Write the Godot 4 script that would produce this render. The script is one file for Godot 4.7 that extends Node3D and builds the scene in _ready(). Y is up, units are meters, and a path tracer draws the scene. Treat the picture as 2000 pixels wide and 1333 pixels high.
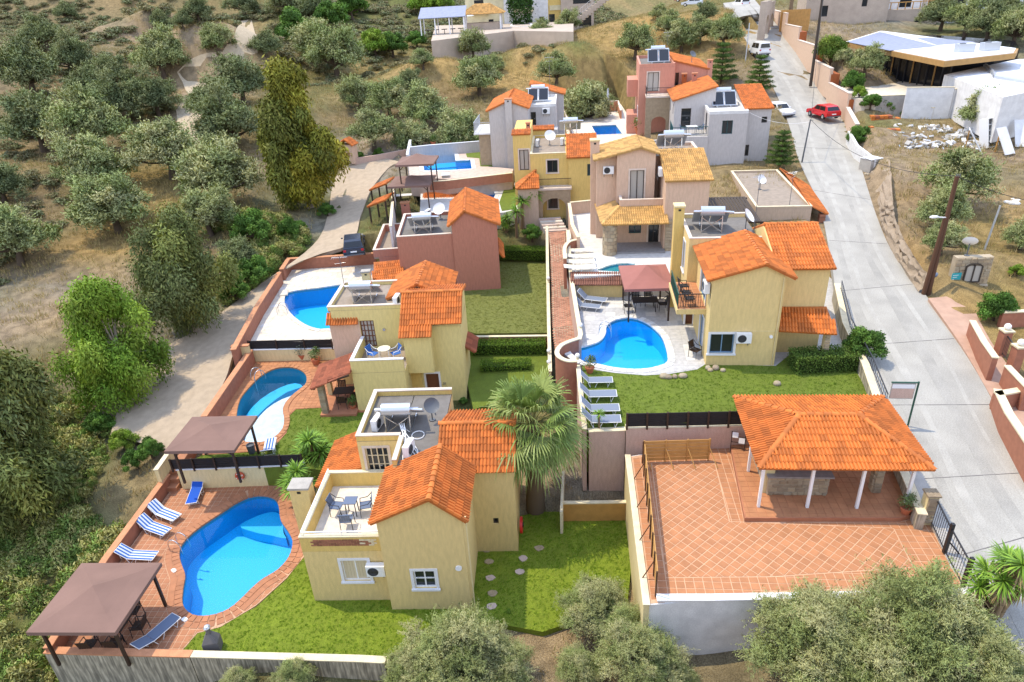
extends Node3D
# A hillside cluster of villas with pools, seen from a drone: every position is in metres, y up.

var rnd := RandomNumberGenerator.new()
var M := {}
var EYE := Vector3(0, 22.5, 0)

class MB:
	var v := PackedVector3Array()
	var n := PackedVector3Array()
	var c := PackedColorArray()
	var ix := PackedInt32Array()
	var col := Color(1, 1, 1)

	func put(p: Vector3, nn: Vector3) -> int:
		v.append(p)
		n.append(nn)
		c.append(col)
		return v.size() - 1

	func tri(a: Vector3, b: Vector3, d: Vector3) -> void:
		var m := (b - a).cross(d - a).normalized()
		var i := put(a, m)
		put(b, m)
		put(d, m)
		ix.append_array(PackedInt32Array([i, i + 2, i + 1]))

	func quad(a: Vector3, b: Vector3, d: Vector3, e: Vector3) -> void:
		var m := (d - a).cross(e - b).normalized()
		var i := put(a, m)
		put(b, m)
		put(d, m)
		put(e, m)
		ix.append_array(PackedInt32Array([i, i + 2, i + 1, i, i + 3, i + 2]))

	func obox(o: Vector3, x: Vector3, y: Vector3, z: Vector3) -> void:  # a corner and three edges, right handed
		quad(o + z, o + z + x, o + z + x + y, o + z + y)
		quad(o + x, o, o + y, o + x + y)
		quad(o, o + z, o + z + y, o + y)
		quad(o + x + z, o + x, o + x + y, o + x + y + z)
		quad(o + y + z, o + x + y + z, o + x + y, o + y)
		quad(o, o + x, o + x + z, o + z)

	func box(x0: float, x1: float, y0: float, y1: float, z0: float, z1: float) -> void:
		obox(Vector3(x0, y0, z0), Vector3(x1 - x0, 0, 0), Vector3(0, y1 - y0, 0), Vector3(0, 0, z1 - z0))

	func bar(a: Vector3, b: Vector3, w: float, h: float) -> void:  # a straight square bar
		var d := (b - a).normalized()
		var s := d.cross(Vector3.UP)
		s = Vector3.RIGHT if s.length() < 0.05 else s.normalized()
		var t := s.cross(d).normalized()
		obox(a - s * w / 2 - t * h / 2, b - a, t * h, s * w)

	func tube(a: Vector3, b: Vector3, r0: float, r1: float, sides := 8, caps := true) -> void:
		var d := (b - a).normalized()
		var s := d.cross(Vector3.UP)
		s = Vector3.RIGHT if s.length() < 0.02 else s.normalized()
		var t := d.cross(s)
		var base := v.size()
		for k in sides:
			var e := s * cos(TAU * k / sides) + t * sin(TAU * k / sides)
			put(a + e * r0, e)
			put(b + e * r1, e)
		for k in sides:
			var p := base + k * 2
			var q := base + (k + 1) % sides * 2
			ix.append_array(PackedInt32Array([p, p + 1, q, q, p + 1, q + 1]))
		if caps:
			for k in range(1, sides - 1):
				var e0 := s
				var e1 := s * cos(TAU * k / sides) + t * sin(TAU * k / sides)
				var e2 := s * cos(TAU * (k + 1) / sides) + t * sin(TAU * (k + 1) / sides)
				tri(b + e0 * r1, b + e1 * r1, b + e2 * r1)
				tri(a + e0 * r0, a + e2 * r0, a + e1 * r0)

	func path(pts: Array, r: float, sides := 6) -> void:
		for k in pts.size() - 1:
			tube(pts[k], pts[k + 1], r, r, sides, k == 0 or k == pts.size() - 2)

	func lathe(prof: Array, sides: int, at: Vector3) -> void:  # prof: Vector2(radius, height) from below to above
		for k in prof.size() - 1:
			var p: Vector2 = prof[k]
			var q: Vector2 = prof[k + 1]
			for s in sides:
				var a0 := TAU * s / sides
				var a1 := TAU * (s + 1) / sides
				var u0 := Vector3(cos(a0), 0, -sin(a0))
				var u1 := Vector3(cos(a1), 0, -sin(a1))
				quad(at + u0 * p.x + Vector3.UP * p.y, at + u1 * p.x + Vector3.UP * p.y, at + u1 * q.x + Vector3.UP * q.y, at + u0 * q.x + Vector3.UP * q.y)

	func ball(at: Vector3, r: Vector3, k := 6) -> void:
		var base := v.size()
		for i in k + 1:
			for j in k * 2:
				var d := Vector3(sin(PI * i / k) * cos(PI * j / k), cos(PI * i / k), sin(PI * i / k) * sin(PI * j / k))
				put(at + d * r, d)
		for i in k:
			for j in k * 2:
				var a := base + i * k * 2 + j
				var b := base + i * k * 2 + (j + 1) % (k * 2)
				ix.append_array(PackedInt32Array([a, a + k * 2, b, b, a + k * 2, b + k * 2]))

	func slab(pts: PackedVector2Array, y0: float, y1: float) -> void:  # a flat polygon with thickness
		var t := Geometry2D.triangulate_polygon(pts)
		for k in range(0, t.size(), 3):
			var a := pts[t[k]]
			var b := pts[t[k + 1]]
			var d := pts[t[k + 2]]
			if (b - a).cross(d - a) > 0:
				var s := b
				b = d
				d = s
			tri(Vector3(a.x, y1, a.y), Vector3(b.x, y1, b.y), Vector3(d.x, y1, d.y))
		var cw := Geometry2D.is_polygon_clockwise(pts)
		for k in pts.size():
			var a := pts[k]
			var b := pts[(k + 1) % pts.size()]
			if not cw:
				a = b
				b = pts[k]
			quad(Vector3(a.x, y0, a.y), Vector3(a.x, y1, a.y), Vector3(b.x, y1, b.y), Vector3(b.x, y0, b.y))

	func mesh() -> ArrayMesh:
		var arr := []
		arr.resize(Mesh.ARRAY_MAX)
		arr[Mesh.ARRAY_VERTEX] = v
		arr[Mesh.ARRAY_NORMAL] = n
		arr[Mesh.ARRAY_COLOR] = c
		arr[Mesh.ARRAY_INDEX] = ix
		var m := ArrayMesh.new()
		m.add_surface_from_arrays(Mesh.PRIMITIVE_TRIANGLES, arr)
		return m

func V(x: float, y: float, z: float) -> Vector3:
	return Vector3(x, y, z)

func put(called: String, what, mat: Material, parent: Node = null) -> MeshInstance3D:
	var o := MeshInstance3D.new()
	o.name = called
	o.mesh = what.mesh() if what is MB else what
	o.material_override = mat
	(parent if parent else self).add_child(o, true)
	return o

func tag(o: Node, label: String, category: String, group := "", kind := "") -> Node:
	if label:
		o.set_meta("label", label)
	if category:
		o.set_meta("category", category)
	if group:
		o.set_meta("group", group)
	if kind:
		o.set_meta("kind", kind)
	return o

func thing(called: String, label: String, category: String, at: Vector3, yaw := 0.0, group := "") -> Node3D:
	var o := Node3D.new()
	o.name = called
	add_child(o, true)
	o.position = at
	o.rotation.y = deg_to_rad(yaw)
	tag(o, label, category, group)
	return o

func again(src: Node3D, label: String, at: Vector3, yaw := 0.0, size := 1.0, group := "") -> Node3D:
	var o: Node3D = src.duplicate()
	o.name = String(src.name).rstrip("0123456789")
	add_child(o, true)
	o.position = at
	o.rotation = Vector3(0, deg_to_rad(yaw), 0)
	o.scale = Vector3.ONE * size
	o.set_meta("label", label)
	if group:
		o.set_meta("group", group)
	return o

func setting(called: String, what, mat: Material, label: String, kind := "structure") -> MeshInstance3D:
	var o := put(called, what, mat)
	tag(o, label, "", "", kind)
	return o

var tex_fine: Texture2D
var tex_stain: Texture2D
var tex_bump: Texture2D
var tex_streak: Texture2D
var tex_run: Texture2D

func noise_tex(freq: float, lo: float, hi: float, octaves: int, sd: int, size := 512, kind := FastNoiseLite.TYPE_SIMPLEX_SMOOTH) -> NoiseTexture2D:
	var n := FastNoiseLite.new()
	n.noise_type = kind
	n.seed = sd
	n.frequency = freq
	n.fractal_octaves = octaves
	var t := NoiseTexture2D.new()
	t.width = size
	t.height = size
	t.seamless = true
	t.noise = n
	var g := Gradient.new()
	g.set_color(0, Color(lo, lo, lo))
	g.set_color(1, Color(hi, hi, hi))
	t.color_ramp = g
	return t

func lin(r: float, g: float, b: float) -> Color:
	return Color(r, g, b).linear_to_srgb()

func mat(called: String, r: float, g: float, b: float, rough := 0.85, fine := 2.0, stain := 0.15, bump := 0.0, bscale := 3.0) -> StandardMaterial3D:
	var m := StandardMaterial3D.new()
	m.resource_name = called
	m.albedo_color = lin(r, g, b)
	m.roughness = rough
	if fine > 0.0:
		m.albedo_texture = tex_fine
		m.uv1_triplanar = true
		m.uv1_world_triplanar = true
		m.uv1_scale = Vector3.ONE * fine
	if stain > 0.0:
		m.detail_enabled = true
		m.detail_albedo = tex_stain
		m.detail_blend_mode = BaseMaterial3D.BLEND_MODE_MUL
		m.detail_uv_layer = BaseMaterial3D.DETAIL_UV_2
		m.uv2_triplanar = true
		m.uv2_world_triplanar = true
		m.uv2_scale = Vector3.ONE * stain
	if bump > 0.0:
		m.heightmap_enabled = true
		m.heightmap_texture = tex_bump
		m.heightmap_scale = bump
		if fine <= 0.0:
			m.uv1_triplanar = true
			m.uv1_world_triplanar = true
			m.uv1_scale = Vector3.ONE * bscale
	M[called] = m
	return m

func plain(called: String, r: float, g: float, b: float, rough := 0.6, metal := 0.0) -> StandardMaterial3D:
	var m := StandardMaterial3D.new()
	m.resource_name = called
	m.albedo_color = lin(r, g, b)
	m.roughness = rough
	m.metallic = metal
	M[called] = m
	return m

func vcol(called: String, rough := 0.8, back := 0.0) -> StandardMaterial3D:
	var m := StandardMaterial3D.new()
	m.resource_name = called
	m.vertex_color_use_as_albedo = true
	m.roughness = rough
	m.metallic_specular = 0.3
	if back > 0.0:
		m.backlight_enabled = true
		m.backlight = Color(back, back, back * 0.6)
	M[called] = m
	return m

func make_materials() -> void:
	tex_fine = noise_tex(0.03, 0.88, 1.04, 5, 3)
	tex_stain = noise_tex(0.012, 0.90, 1.03, 5, 9)
	tex_streak = noise_tex(0.02, 0.50, 1.15, 4, 15)
	tex_run = noise_tex(0.022, 0.93, 1.02, 5, 63)
	tex_bump = noise_tex(0.05, 0.0, 1.0, 4, 21)
	mat("cream", .77, .585, .255, .9, 1.5, .13)
	mat("cream_pale", .77, .635, .34, .9, 1.5, .13)
	mat("cream_green", .76, .63, .26, .9, 1.5, .13)
	mat("yellow", .74, .53, .17, .9, 1.5, .13)
	mat("salmon", .50, .205, .135, .9, 1.5, .13)
	mat("pink", .62, .285, .20, .9, 1.5, .13)
	mat("beige", .68, .48, .345, .9, 1.5, .13)
	mat("grey_wall", .53, .50, .485, .9, 1.5, .13)
	mat("grey_beige", .56, .43, .32, .9, 1.5, .13)
	mat("far_cream", .74, .66, .42, .9, .6, .1)
	mat("far_tan", .50, .41, .33, .9, .6, .1)
	mat("pink_plaster", .60, .42, .34, .9, 1.2, .3)
	mat("white_wall", .78, .78, .78, .9, 1.2, .2)
	mat("old_wall", .56, .50, .38, .95, 1.2, .33).albedo_texture = tex_streak
	M.old_wall.uv1_scale = Vector3(.7, .07, .7)
	mat("trim", .78, .78, .80, .7, 2.0, .0)
	mat("trim_pink", .74, .62, .52, .8, 2.0, .2)
	mat("cap_cream", .78, .68, .47, .85, 1.5, .3)
	mat("cap_terra", .60, .27, .135, .85, 1.5, .35)
	mat("brick_wall", .40, .165, .10, .9, 3.0, .4)
	for k in ["cream", "cream_pale", "cream_green", "yellow", "salmon", "pink", "beige", "grey_wall", "grey_beige", "pink_plaster"]:
		M[k].detail_albedo = tex_run
		M[k].uv2_scale = Vector3(.5, .12, .5)
	mat("road", .40, .385, .35, .95, .8, .06, .6)
	mat("road_dark", .365, .352, .322, .95, .8, .1, .6)
	mat("road_pale", .43, .415, .38, .95, .8, .1, .6)
	mat("sidewalk", .50, .32, .235, .95, 3.0, .2)
	mat("drive", .50, .395, .285, .95, 1.5, .22, 1.5)
	mat("gravel_path", .52, .42, .29, .95, 1.5, .3, 1.5)
	mat("flat_roof", .185, .17, .155, .95, 1.2, .3)
	mat("flat_roof_tan", .33, .27, .215, .95, 1.2, .3)
	mat("flat_roof_white", .74, .72, .69, .9, 1.2, .3)
	mat("terrace_floor", .78, .70, .60, .8, 2.0, .3)
	mat("deck_white", .70, .68, .645, .85, 1.5, .3)
	mat("deck_grey", .52, .51, .505, .85, 1.2, .5)
	mat("deck_cream", .70, .63, .52, .85, 1.5, .3)
	mat("deck_pink", .62, .48, .40, .85, 2.0, .3)
	mat("grout_deck", .62, .38, .24, .95, 2.0, .3)
	mat("grout", .64, .39, .24, .95, 2.0, .3)
	mat("terra_floor", .45, .185, .095, .85, 2.0, .3)
	for k in 3:
		var f: float = [1.0, .80, 1.14][k]
		var f2: float = [1.0, .94, 1.06][k]
		mat("terra_tile%d" % k, .47 * f2, .205 * f2, .09 * f2, .8, 3.0, .25)
		mat("deck_tile%d" % k, .44 * f2, .185 * f2, .090 * f2, .8, 3.0, .25)
		mat("orange%d" % k, .60 * f, .172 * f, .028 * f, .75, 3.0, .35)
		mat("ochre%d" % k, .60 * f, .355 * f, .115 * f, .75, 3.0, .35)
		mat("oldred%d" % k, .38 * f, .115 * f, .055 * f, .8, 3.0, .35)
		mat("brownred%d" % k, .25 * f, .105 * f, .07 * f, .85, 3.0, .35)
		mat("stone%d" % k, [.52, .44, .58][k], [.43, .34, .45][k], [.30, .225, .29][k], .95, 3.0, .4, 2.0)
		mat("paver%d" % k, .46 * f, .225 * f, .145 * f, .9, 3.0, .3)
		mat("brick%d" % k, .36 * f, .15 * f, .085 * f, .9, 3.0, .3)
	mat("mortar", .46, .38, .27, .95, 3.0, .3)
	mat("dark_reed", .022, .018, .018, .9, 6.0, .5)
	mat("dark_wood", .045, .022, .012, .7, 5.0, .0)
	mat("slat_wood", .56, .30, .085, .75, 4.0, .3)
	mat("pole_wood", .10, .045, .022, .9, 3.0, .0)
	mat("old_pole", .06, .045, .035, .9, 3.0, .0)
	mat("door_brown", .16, .055, .022, .6, 4.0, .0)
	mat("door_cream", .66, .56, .38, .6, 3.0, .0)
	plain("white", .8, .8, .8, .5)
	plain("pvc", .75, .76, .77, .4)
	plain("black", .012, .012, .014, .5)
	plain("dark_metal", .03, .03, .035, .45, .3)
	plain("green_metal", .02, .075, .05, .5)
	plain("steel", .62, .63, .65, .25, .9)
	plain("galvanised", .50, .54, .60, .35, .6)
	plain("grey_plastic", .10, .11, .125, .5)
	plain("rubber", .012, .012, .012, .8)
	plain("panel_glass", .012, .013, .018, .12)
	plain("red_paint", .50, .012, .016, .25)
	plain("white_paint", .72, .73, .75, .25)
	plain("silver_paint", .50, .53, .57, .3, .3)
	plain("blue_black_paint", .02, .028, .05, .25)
	plain("car_glass", .01, .012, .016, .08)
	plain("lamp_red", .45, .01, .01, .3)
	plain("window_glass", .018, .022, .026, .06)
	plain("curtain_glass", .40, .38, .34, .3)
	plain("blue_frame", .16, .27, .42, .5)
	plain("dark_frame", .045, .035, .03, .5)
	plain("teal_frame", .01, .07, .08, .5)
	plain("red", .55, .02, .015, .5)
	plain("orange_ring", .55, .09, .03, .6)
	plain("teal_board", .02, .32, .36, .5)
	plain("terracotta_pot", .42, .13, .06, .8)
	plain("cable_white", .8, .8, .8, .5)
	plain("cable_black", .02, .02, .02, .6)
	mat("canvas", .235, .14, .112, .95, 4.0, .07)
	mat("canvas_red", .36, .145, .12, .95, 4.0, .07)
	mat("cloth_blue", .035, .13, .42, .9, 5.0, .0)
	mat("cloth_royal", .008, .09, .52, .9, 5.0, .0)
	mat("cloth_white", .62, .67, .76, .9, 5.0, .0)
	mat("cloth_grey", .185, .22, .29, .9, 5.0, .0)
	mat("cloth_slate", .13, .17, .26, .9, 5.0, .0)
	mat("cloth_cream", .74, .68, .52, .9, 5.0, .0)
	mat("granite", .30, .29, .29, .5, 6.0, .5)
	mat("concrete_dark", .16, .15, .15, .95, 2.0, .4)
	mat("concrete", .46, .43, .39, .95, 1.5, .3, 1.0)
	mat("blue_roof", .27, .30, .42, .6, .8, .2)
	mat("white_roof", .78, .80, .83, .7, .8, .15)
	mat("ochre_trim", .42, .24, .075, .7, 1.0, .2)
	mat("red_soil", .42, .12, .035, .95, 2.0, .3, 2.0)
	mat("rock", .42, .33, .24, .95, 1.5, .3, 3.0)
	mat("pool_blue", .0, .44, .93, .5, .6, .0)
	mat("pool_cyan", .004, .42, .76, .5, .6, .0)
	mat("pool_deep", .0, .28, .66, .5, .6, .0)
	mat("pool_teal", .015, .23, .36, .5, .6, .0)
	mat("pool_white", .60, .72, .78, .6, 1.0, .3)
	mat("pool_mint", .16, .60, .58, .5, .6, .0)
	var w := StandardMaterial3D.new()
	w.resource_name = "water"
	w.transparency = BaseMaterial3D.TRANSPARENCY_ALPHA
	w.albedo_color = Color(.0, .5, .8, .06)
	w.roughness = 0.03
	w.metallic_specular = 0.28
	w.normal_enabled = true
	w.normal_texture = bump_tex()
	w.normal_scale = 0.045
	w.uv1_triplanar = true
	w.uv1_world_triplanar = true
	w.uv1_scale = Vector3.ONE * .45
	M["water"] = w
	var g := StandardMaterial3D.new()
	g.resource_name = "clear_glass"
	g.transparency = BaseMaterial3D.TRANSPARENCY_ALPHA
	g.albedo_color = Color(.6, .75, .8, .18)
	g.roughness = 0.05
	M["clear_glass"] = g
	vcol("leaves", .7, .5)
	vcol("leaf_gloss", .45, .35)
	vcol("bark", .95)
	var gm := vcol("earth", .98)
	gm.albedo_texture = noise_tex(0.035, 0.70, 1.1, 6, 33)
	gm.uv1_triplanar = true
	gm.uv1_world_triplanar = true
	gm.uv1_scale = Vector3.ONE * .55
	gm.heightmap_enabled = true
	gm.heightmap_texture = tex_bump
	gm.heightmap_scale = 6.0
	gm.detail_enabled = true
	gm.detail_albedo = noise_tex(0.02, 0.72, 1.1, 5, 51)
	gm.detail_blend_mode = BaseMaterial3D.BLEND_MODE_MUL
	gm.detail_uv_layer = BaseMaterial3D.DETAIL_UV_2
	gm.uv2_triplanar = true
	gm.uv2_world_triplanar = true
	gm.uv2_scale = Vector3.ONE * .09
	mat("turf", .20, .275, .022, .95, 1.1, .22, 4.0)
	mat("turf_bright", .27, .36, .020, .95, 1.1, .22, 4.0)
	mat("turf_dry", .24, .265, .055, .95, 1.1, .25, 4.0)
	for k in ["turf", "turf_bright", "turf_dry"]:
		M[k].albedo_texture = gm.albedo_texture
	vcol("tint", .8)

func bump_tex() -> NoiseTexture2D:
	var t := noise_tex(0.02, 0.0, 1.0, 3, 77)
	t.as_normal_map = true
	t.bump_strength = 3.0
	return t

func orange(which: String) -> Array:
	return [M[which + "0"], M[which + "1"], M[which + "2"]]

func ply(a: Array) -> PackedVector2Array:
	var p := PackedVector2Array()
	for k in range(0, a.size(), 2):
		p.append(Vector2(a[k], a[k + 1]))
	return p

func wall_face(mb: MB, o: Vector3, u: Vector3, w: float, h: float, holes: Array, deep: float) -> void:
	var nrm := u.cross(Vector3.UP)
	var xs := [0.0, w]
	var ys := [0.0, h]
	for r in holes:
		xs.append_array([r[0], r[1]])
		ys.append_array([r[2], r[3]])
	xs.sort()
	ys.sort()
	for i in xs.size() - 1:
		for j in ys.size() - 1:
			if xs[i + 1] - xs[i] < 1e-4 or ys[j + 1] - ys[j] < 1e-4:
				continue
			var cx: float = (xs[i] + xs[i + 1]) / 2
			var cy: float = (ys[j] + ys[j + 1]) / 2
			var open := false
			for r in holes:
				open = open or (cx > r[0] and cx < r[1] and cy > r[2] and cy < r[3])
			if not open:
				mb.quad(o + u * xs[i] + V(0, ys[j], 0), o + u * xs[i + 1] + V(0, ys[j], 0), o + u * xs[i + 1] + V(0, ys[j + 1], 0), o + u * xs[i] + V(0, ys[j + 1], 0))
	for r in holes:
		var a: Vector3 = o + u * r[0] + V(0, r[2], 0)
		var b: Vector3 = o + u * r[1] + V(0, r[2], 0)
		var d: Vector3 = o + u * r[1] + V(0, r[3], 0)
		var e: Vector3 = o + u * r[0] + V(0, r[3], 0)
		var k := nrm * -deep
		mb.quad(a, b, b + k, a + k)
		mb.quad(e + k, d + k, d, e)
		mb.quad(a, a + k, e + k, e)
		mb.quad(b + k, b, d, d + k)

func walls(house: Node3D, x0: float, x1: float, y0: float, y1: float, z0: float, z1: float, m: Material, ops := [], top := true) -> MeshInstance3D:
	var mb := MB.new()
	var by := {"F": [], "B": [], "L": [], "R": []}
	for p in ops:
		var a: float = p[1]
		var b: float = p[2]
		match p[0]:
			"F": by.F.append([a - x0, b - x0, p[3] - y0, p[4] - y0])
			"B": by.B.append([x1 - b, x1 - a, p[3] - y0, p[4] - y0])
			"L": by.L.append([a - z0, b - z0, p[3] - y0, p[4] - y0])
			"R": by.R.append([z1 - b, z1 - a, p[3] - y0, p[4] - y0])
	wall_face(mb, V(x0, y0, z1), V(1, 0, 0), x1 - x0, y1 - y0, by.F, .16)
	wall_face(mb, V(x1, y0, z0), V(-1, 0, 0), x1 - x0, y1 - y0, by.B, .16)
	wall_face(mb, V(x0, y0, z0), V(0, 0, 1), z1 - z0, y1 - y0, by.L, .16)
	wall_face(mb, V(x1, y0, z1), V(0, 0, -1), z1 - z0, y1 - y0, by.R, .16)
	if top:
		mb.quad(V(x0, y1, z1), V(x1, y1, z1), V(x1, y1, z0), V(x0, y1, z0))
	var o := put("wall", mb, m, house)
	for p in ops:
		var a: float = p[1]
		var b: float = p[2]
		var t := Transform3D()
		match p[0]:
			"F": t = Transform3D(Basis(), V((a + b) / 2, p[3], z1))
			"B": t = Transform3D(Basis(Vector3.UP, PI), V((a + b) / 2, p[3], z0))
			"L": t = Transform3D(Basis(Vector3.UP, -PI / 2), V(x0, p[3], (a + b) / 2))
			"R": t = Transform3D(Basis(Vector3.UP, PI / 2), V(x1, p[3], (a + b) / 2))
		opening(house, t, b - a, p[4] - p[3], p[5])
	return o

var STYLE := {}

func make_styles() -> void:
	STYLE = {
		"white": {"trim": M.trim, "frame": M.white, "pane": M.window_glass, "cols": 2, "rows": 2, "sill": true},
		"blue": {"trim": M.trim, "frame": M.blue_frame, "pane": M.window_glass, "cols": 2, "rows": 1, "sill": true},
		"dark": {"trim": null, "frame": M.teal_frame, "pane": M.window_glass, "cols": 2, "rows": 1, "sill": false},
		"dark_trim": {"trim": M.trim_pink, "frame": M.dark_frame, "pane": M.window_glass, "cols": 2, "rows": 1, "sill": true},
		"small": {"trim": null, "frame": M.dark_frame, "pane": M.window_glass, "cols": 1, "rows": 1, "sill": false},
		"shutter": {"trim": M.trim, "frame": M.white, "pane": M.door_cream, "cols": 2, "rows": 1, "sill": true, "boards": 8},
		"french": {"door": true, "trim": M.trim_pink, "frame": M.dark_frame, "pane": M.window_glass, "cols": 2, "rows": 1},
		"french_curtain": {"door": true, "trim": M.trim_pink, "frame": M.dark_frame, "pane": M.curtain_glass, "cols": 2, "rows": 1},
		"cream_door": {"door": true, "trim": M.trim_pink, "frame": M.door_cream, "pane": M.window_glass, "cols": 4, "rows": 4},
		"brown_door": {"door": true, "trim": null, "frame": M.door_brown, "pane": M.curtain_glass, "cols": 4, "rows": 5},
		"plain_door": {"door": true, "trim": M.trim, "frame": M.door_brown, "pane": M.door_brown, "cols": 1, "rows": 1},
		"blue_door": {"door": true, "trim": M.trim, "frame": M.blue_frame, "pane": M.curtain_glass, "cols": 2, "rows": 1},
		"far": {"trim": null, "frame": M.dark_frame, "pane": M.window_glass, "cols": 1, "rows": 1},
		"far_door": {"door": true, "trim": null, "frame": M.dark_frame, "pane": M.window_glass, "cols": 1, "rows": 1},
	}

func opening(house: Node3D, t: Transform3D, w: float, h: float, style: String) -> void:
	var s: Dictionary = STYLE[style]
	var mb := MB.new()
	var f := 0.06
	var d0 := -.13
	mb.box(-w / 2, -w / 2 + f, 0, h, d0, d0 + .07)
	mb.box(w / 2 - f, w / 2, 0, h, d0, d0 + .07)
	mb.box(-w / 2 + f, w / 2 - f, 0, f, d0, d0 + .07)
	mb.box(-w / 2 + f, w / 2 - f, h - f, h, d0, d0 + .07)
	for k in range(1, s.cols):
		var x: float = -w / 2 + w * k / s.cols
		mb.box(x - .025, x + .025, f, h - f, d0 + .005, d0 + .06)
	for k in range(1, s.rows):
		var y: float = h * k / s.rows
		mb.box(-w / 2 + f, w / 2 - f, y - .018, y + .018, d0 + .01, d0 + .055)
	var o := put("door" if s.has("door") else "window", mb, s.frame, house)
	o.transform = t
	var p := MB.new()
	if s.has("boards"):
		for k in s.boards:
			var x: float = -w / 2 + f + (w - 2 * f) * k / s.boards
			p.box(x, x + (w - 2 * f) / s.boards - .008, f, h - f, d0 + .015, d0 + .045)
	p.box(-w / 2, w / 2, 0, h, d0 - .03, d0 + .012)
	put("shutter_boards" if s.has("boards") else "pane", p, s.pane, o)
	if s.trim:
		var q := MB.new()
		var b := .11
		q.box(-w / 2 - b, -w / 2 + .004, -.0, h + b, -.02, .035)
		q.box(w / 2 - .004, w / 2 + b, -.0, h + b, -.02, .035)
		q.box(-w / 2 + .004, w / 2 - .004, h - .004, h + b, -.02, .033)
		if s.has("sill"):
			q.box(-w / 2 - b - .03, w / 2 + b + .03, -.09, -.001, -.02, .09)
		put("surround", q, s.trim, o)
	if s.has("door"):
		var q := MB.new()
		q.tube(V(.05, h * .48, d0 + .10), V(.16, h * .48, d0 + .10), .012, .012, 5)
		q.tube(V(.05, h * .48, d0 + .04), V(.05, h * .48, d0 + .11), .012, .012, 5)
		put("handle", q, M.steel, o)

func gable_fill(mb: MB, x0: float, x1: float, yl: float, yr: float, px: float, py: float, z0: float, z1: float, ybase: float) -> void:
	var a := [V(x0, ybase, z1), V(x1, ybase, z1), V(x1, yr, z1), V(px, py, z1), V(x0, yl, z1)]
	var k := V(0, 0, z0 - z1)
	mb.tri(a[0], a[1], a[2])
	mb.tri(a[0], a[2], a[3])
	mb.tri(a[0], a[3], a[4])
	mb.tri(a[0] + k, a[2] + k, a[1] + k)
	mb.tri(a[0] + k, a[3] + k, a[2] + k)
	mb.tri(a[0] + k, a[4] + k, a[3] + k)
	mb.quad(a[1], a[1] + k, a[2] + k, a[2])
	mb.quad(a[0] + k, a[0], a[4], a[4] + k)
	mb.quad(a[4], a[3], a[3] + k, a[4] + k)
	mb.quad(a[3], a[2], a[2] + k, a[3] + k)

func slope_fill(mb: MB, x0: float, x1: float, ybase: float, z0: float, y0: float, zm: float, ym: float, z1: float, y1: float) -> void:
	for q in [[x1, 1], [x0, -1]]:
		var x: float = q[0]
		var p := [V(x, ybase, z1), V(x, ybase, z0), V(x, y0, z0), V(x, ym, zm), V(x, y1, z1)]
		if q[1] < 0:
			p = [p[1], p[0], p[4], p[3], p[2]]
		mb.tri(p[0], p[1], p[2])
		mb.tri(p[0], p[2], p[3])
		mb.tri(p[0], p[3], p[4])
	mb.quad(V(x0, ybase, z1), V(x1, ybase, z1), V(x1, y1, z1), V(x0, y1, z1))
	mb.quad(V(x1, ybase, z0), V(x0, ybase, z0), V(x0, y0, z0), V(x1, y0, z0))
	mb.quad(V(x0, y1, z1), V(x1, y1, z1), V(x1, ym, zm), V(x0, ym, zm))
	mb.quad(V(x0, ym, zm), V(x1, ym, zm), V(x1, y0, z0), V(x0, y0, z0))

var TILE: ArrayMesh
var RIDGE: ArrayMesh
const TW := 0.30
const COURSE := 0.33

func make_tile() -> void:  # a clay roof tile with two rolls and two pans, 1 wide (scaled when laid), its lower edge at z = 0.40
	var mb := MB.new()
	var pr := []
	for r in 2:
		for q in [[.0, .005], [.075, .005], [.11, .052], [.25, .088], [.39, .052], [.425, .005]]:
			pr.append(Vector2(r * .5 + q[0], q[1]))
	pr.append(Vector2(1, .005))
	for k in pr.size() - 1:
		var a: Vector2 = pr[k]
		var b: Vector2 = pr[k + 1]
		mb.quad(V(a.x, a.y + .03, .40), V(b.x, b.y + .03, .40), V(b.x, b.y, 0), V(a.x, a.y, 0))
		if k % 6 in [1, 2, 3, 4]:
			mb.quad(V(a.x, .004, .40), V(b.x, .004, .40), V(b.x, b.y + .03, .40), V(a.x, a.y + .03, .40))
	mb.quad(V(0, 0, 0), V(0, .004, .40), V(0, .041, .40), V(0, .006, 0))
	mb.quad(V(1, .004, .40), V(1, 0, 0), V(1, .006, 0), V(1, .041, .40))
	TILE = mb.mesh()
	var rb := MB.new()
	for k in 6:
		var a := PI * k / 6
		var b := PI * (k + 1) / 6
		rb.quad(V(-cos(a) * .13, sin(a) * .11 + .02, .42), V(-cos(b) * .13, sin(b) * .11 + .02, .42), V(-cos(b) * .105, sin(b) * .085, 0), V(-cos(a) * .105, sin(a) * .085, 0))
		rb.tri(V(0, -.02, .42), V(-cos(b) * .13, sin(b) * .11 + .02, .42), V(-cos(a) * .13, sin(a) * .11 + .02, .42))
	RIDGE = rb.mesh()

func field(called: String, what: ArrayMesh, places: Array, pal: Array, parent: Node) -> void:
	var per := [[], [], []]
	for p in places:
		per[rnd.randi() % pal.size()].append(p)
	for k in pal.size():
		if per[k].is_empty():
			continue
		var mm := MultiMesh.new()
		mm.transform_format = MultiMesh.TRANSFORM_3D
		mm.mesh = what
		mm.instance_count = per[k].size()
		for i in per[k].size():
			mm.set_instance_transform(i, per[k][i])
		var o := MultiMeshInstance3D.new()
		o.name = called
		o.multimesh = mm
		o.material_override = pal[k]
		o.set_meta("kind", "stuff")
		parent.add_child(o, true)

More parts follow.
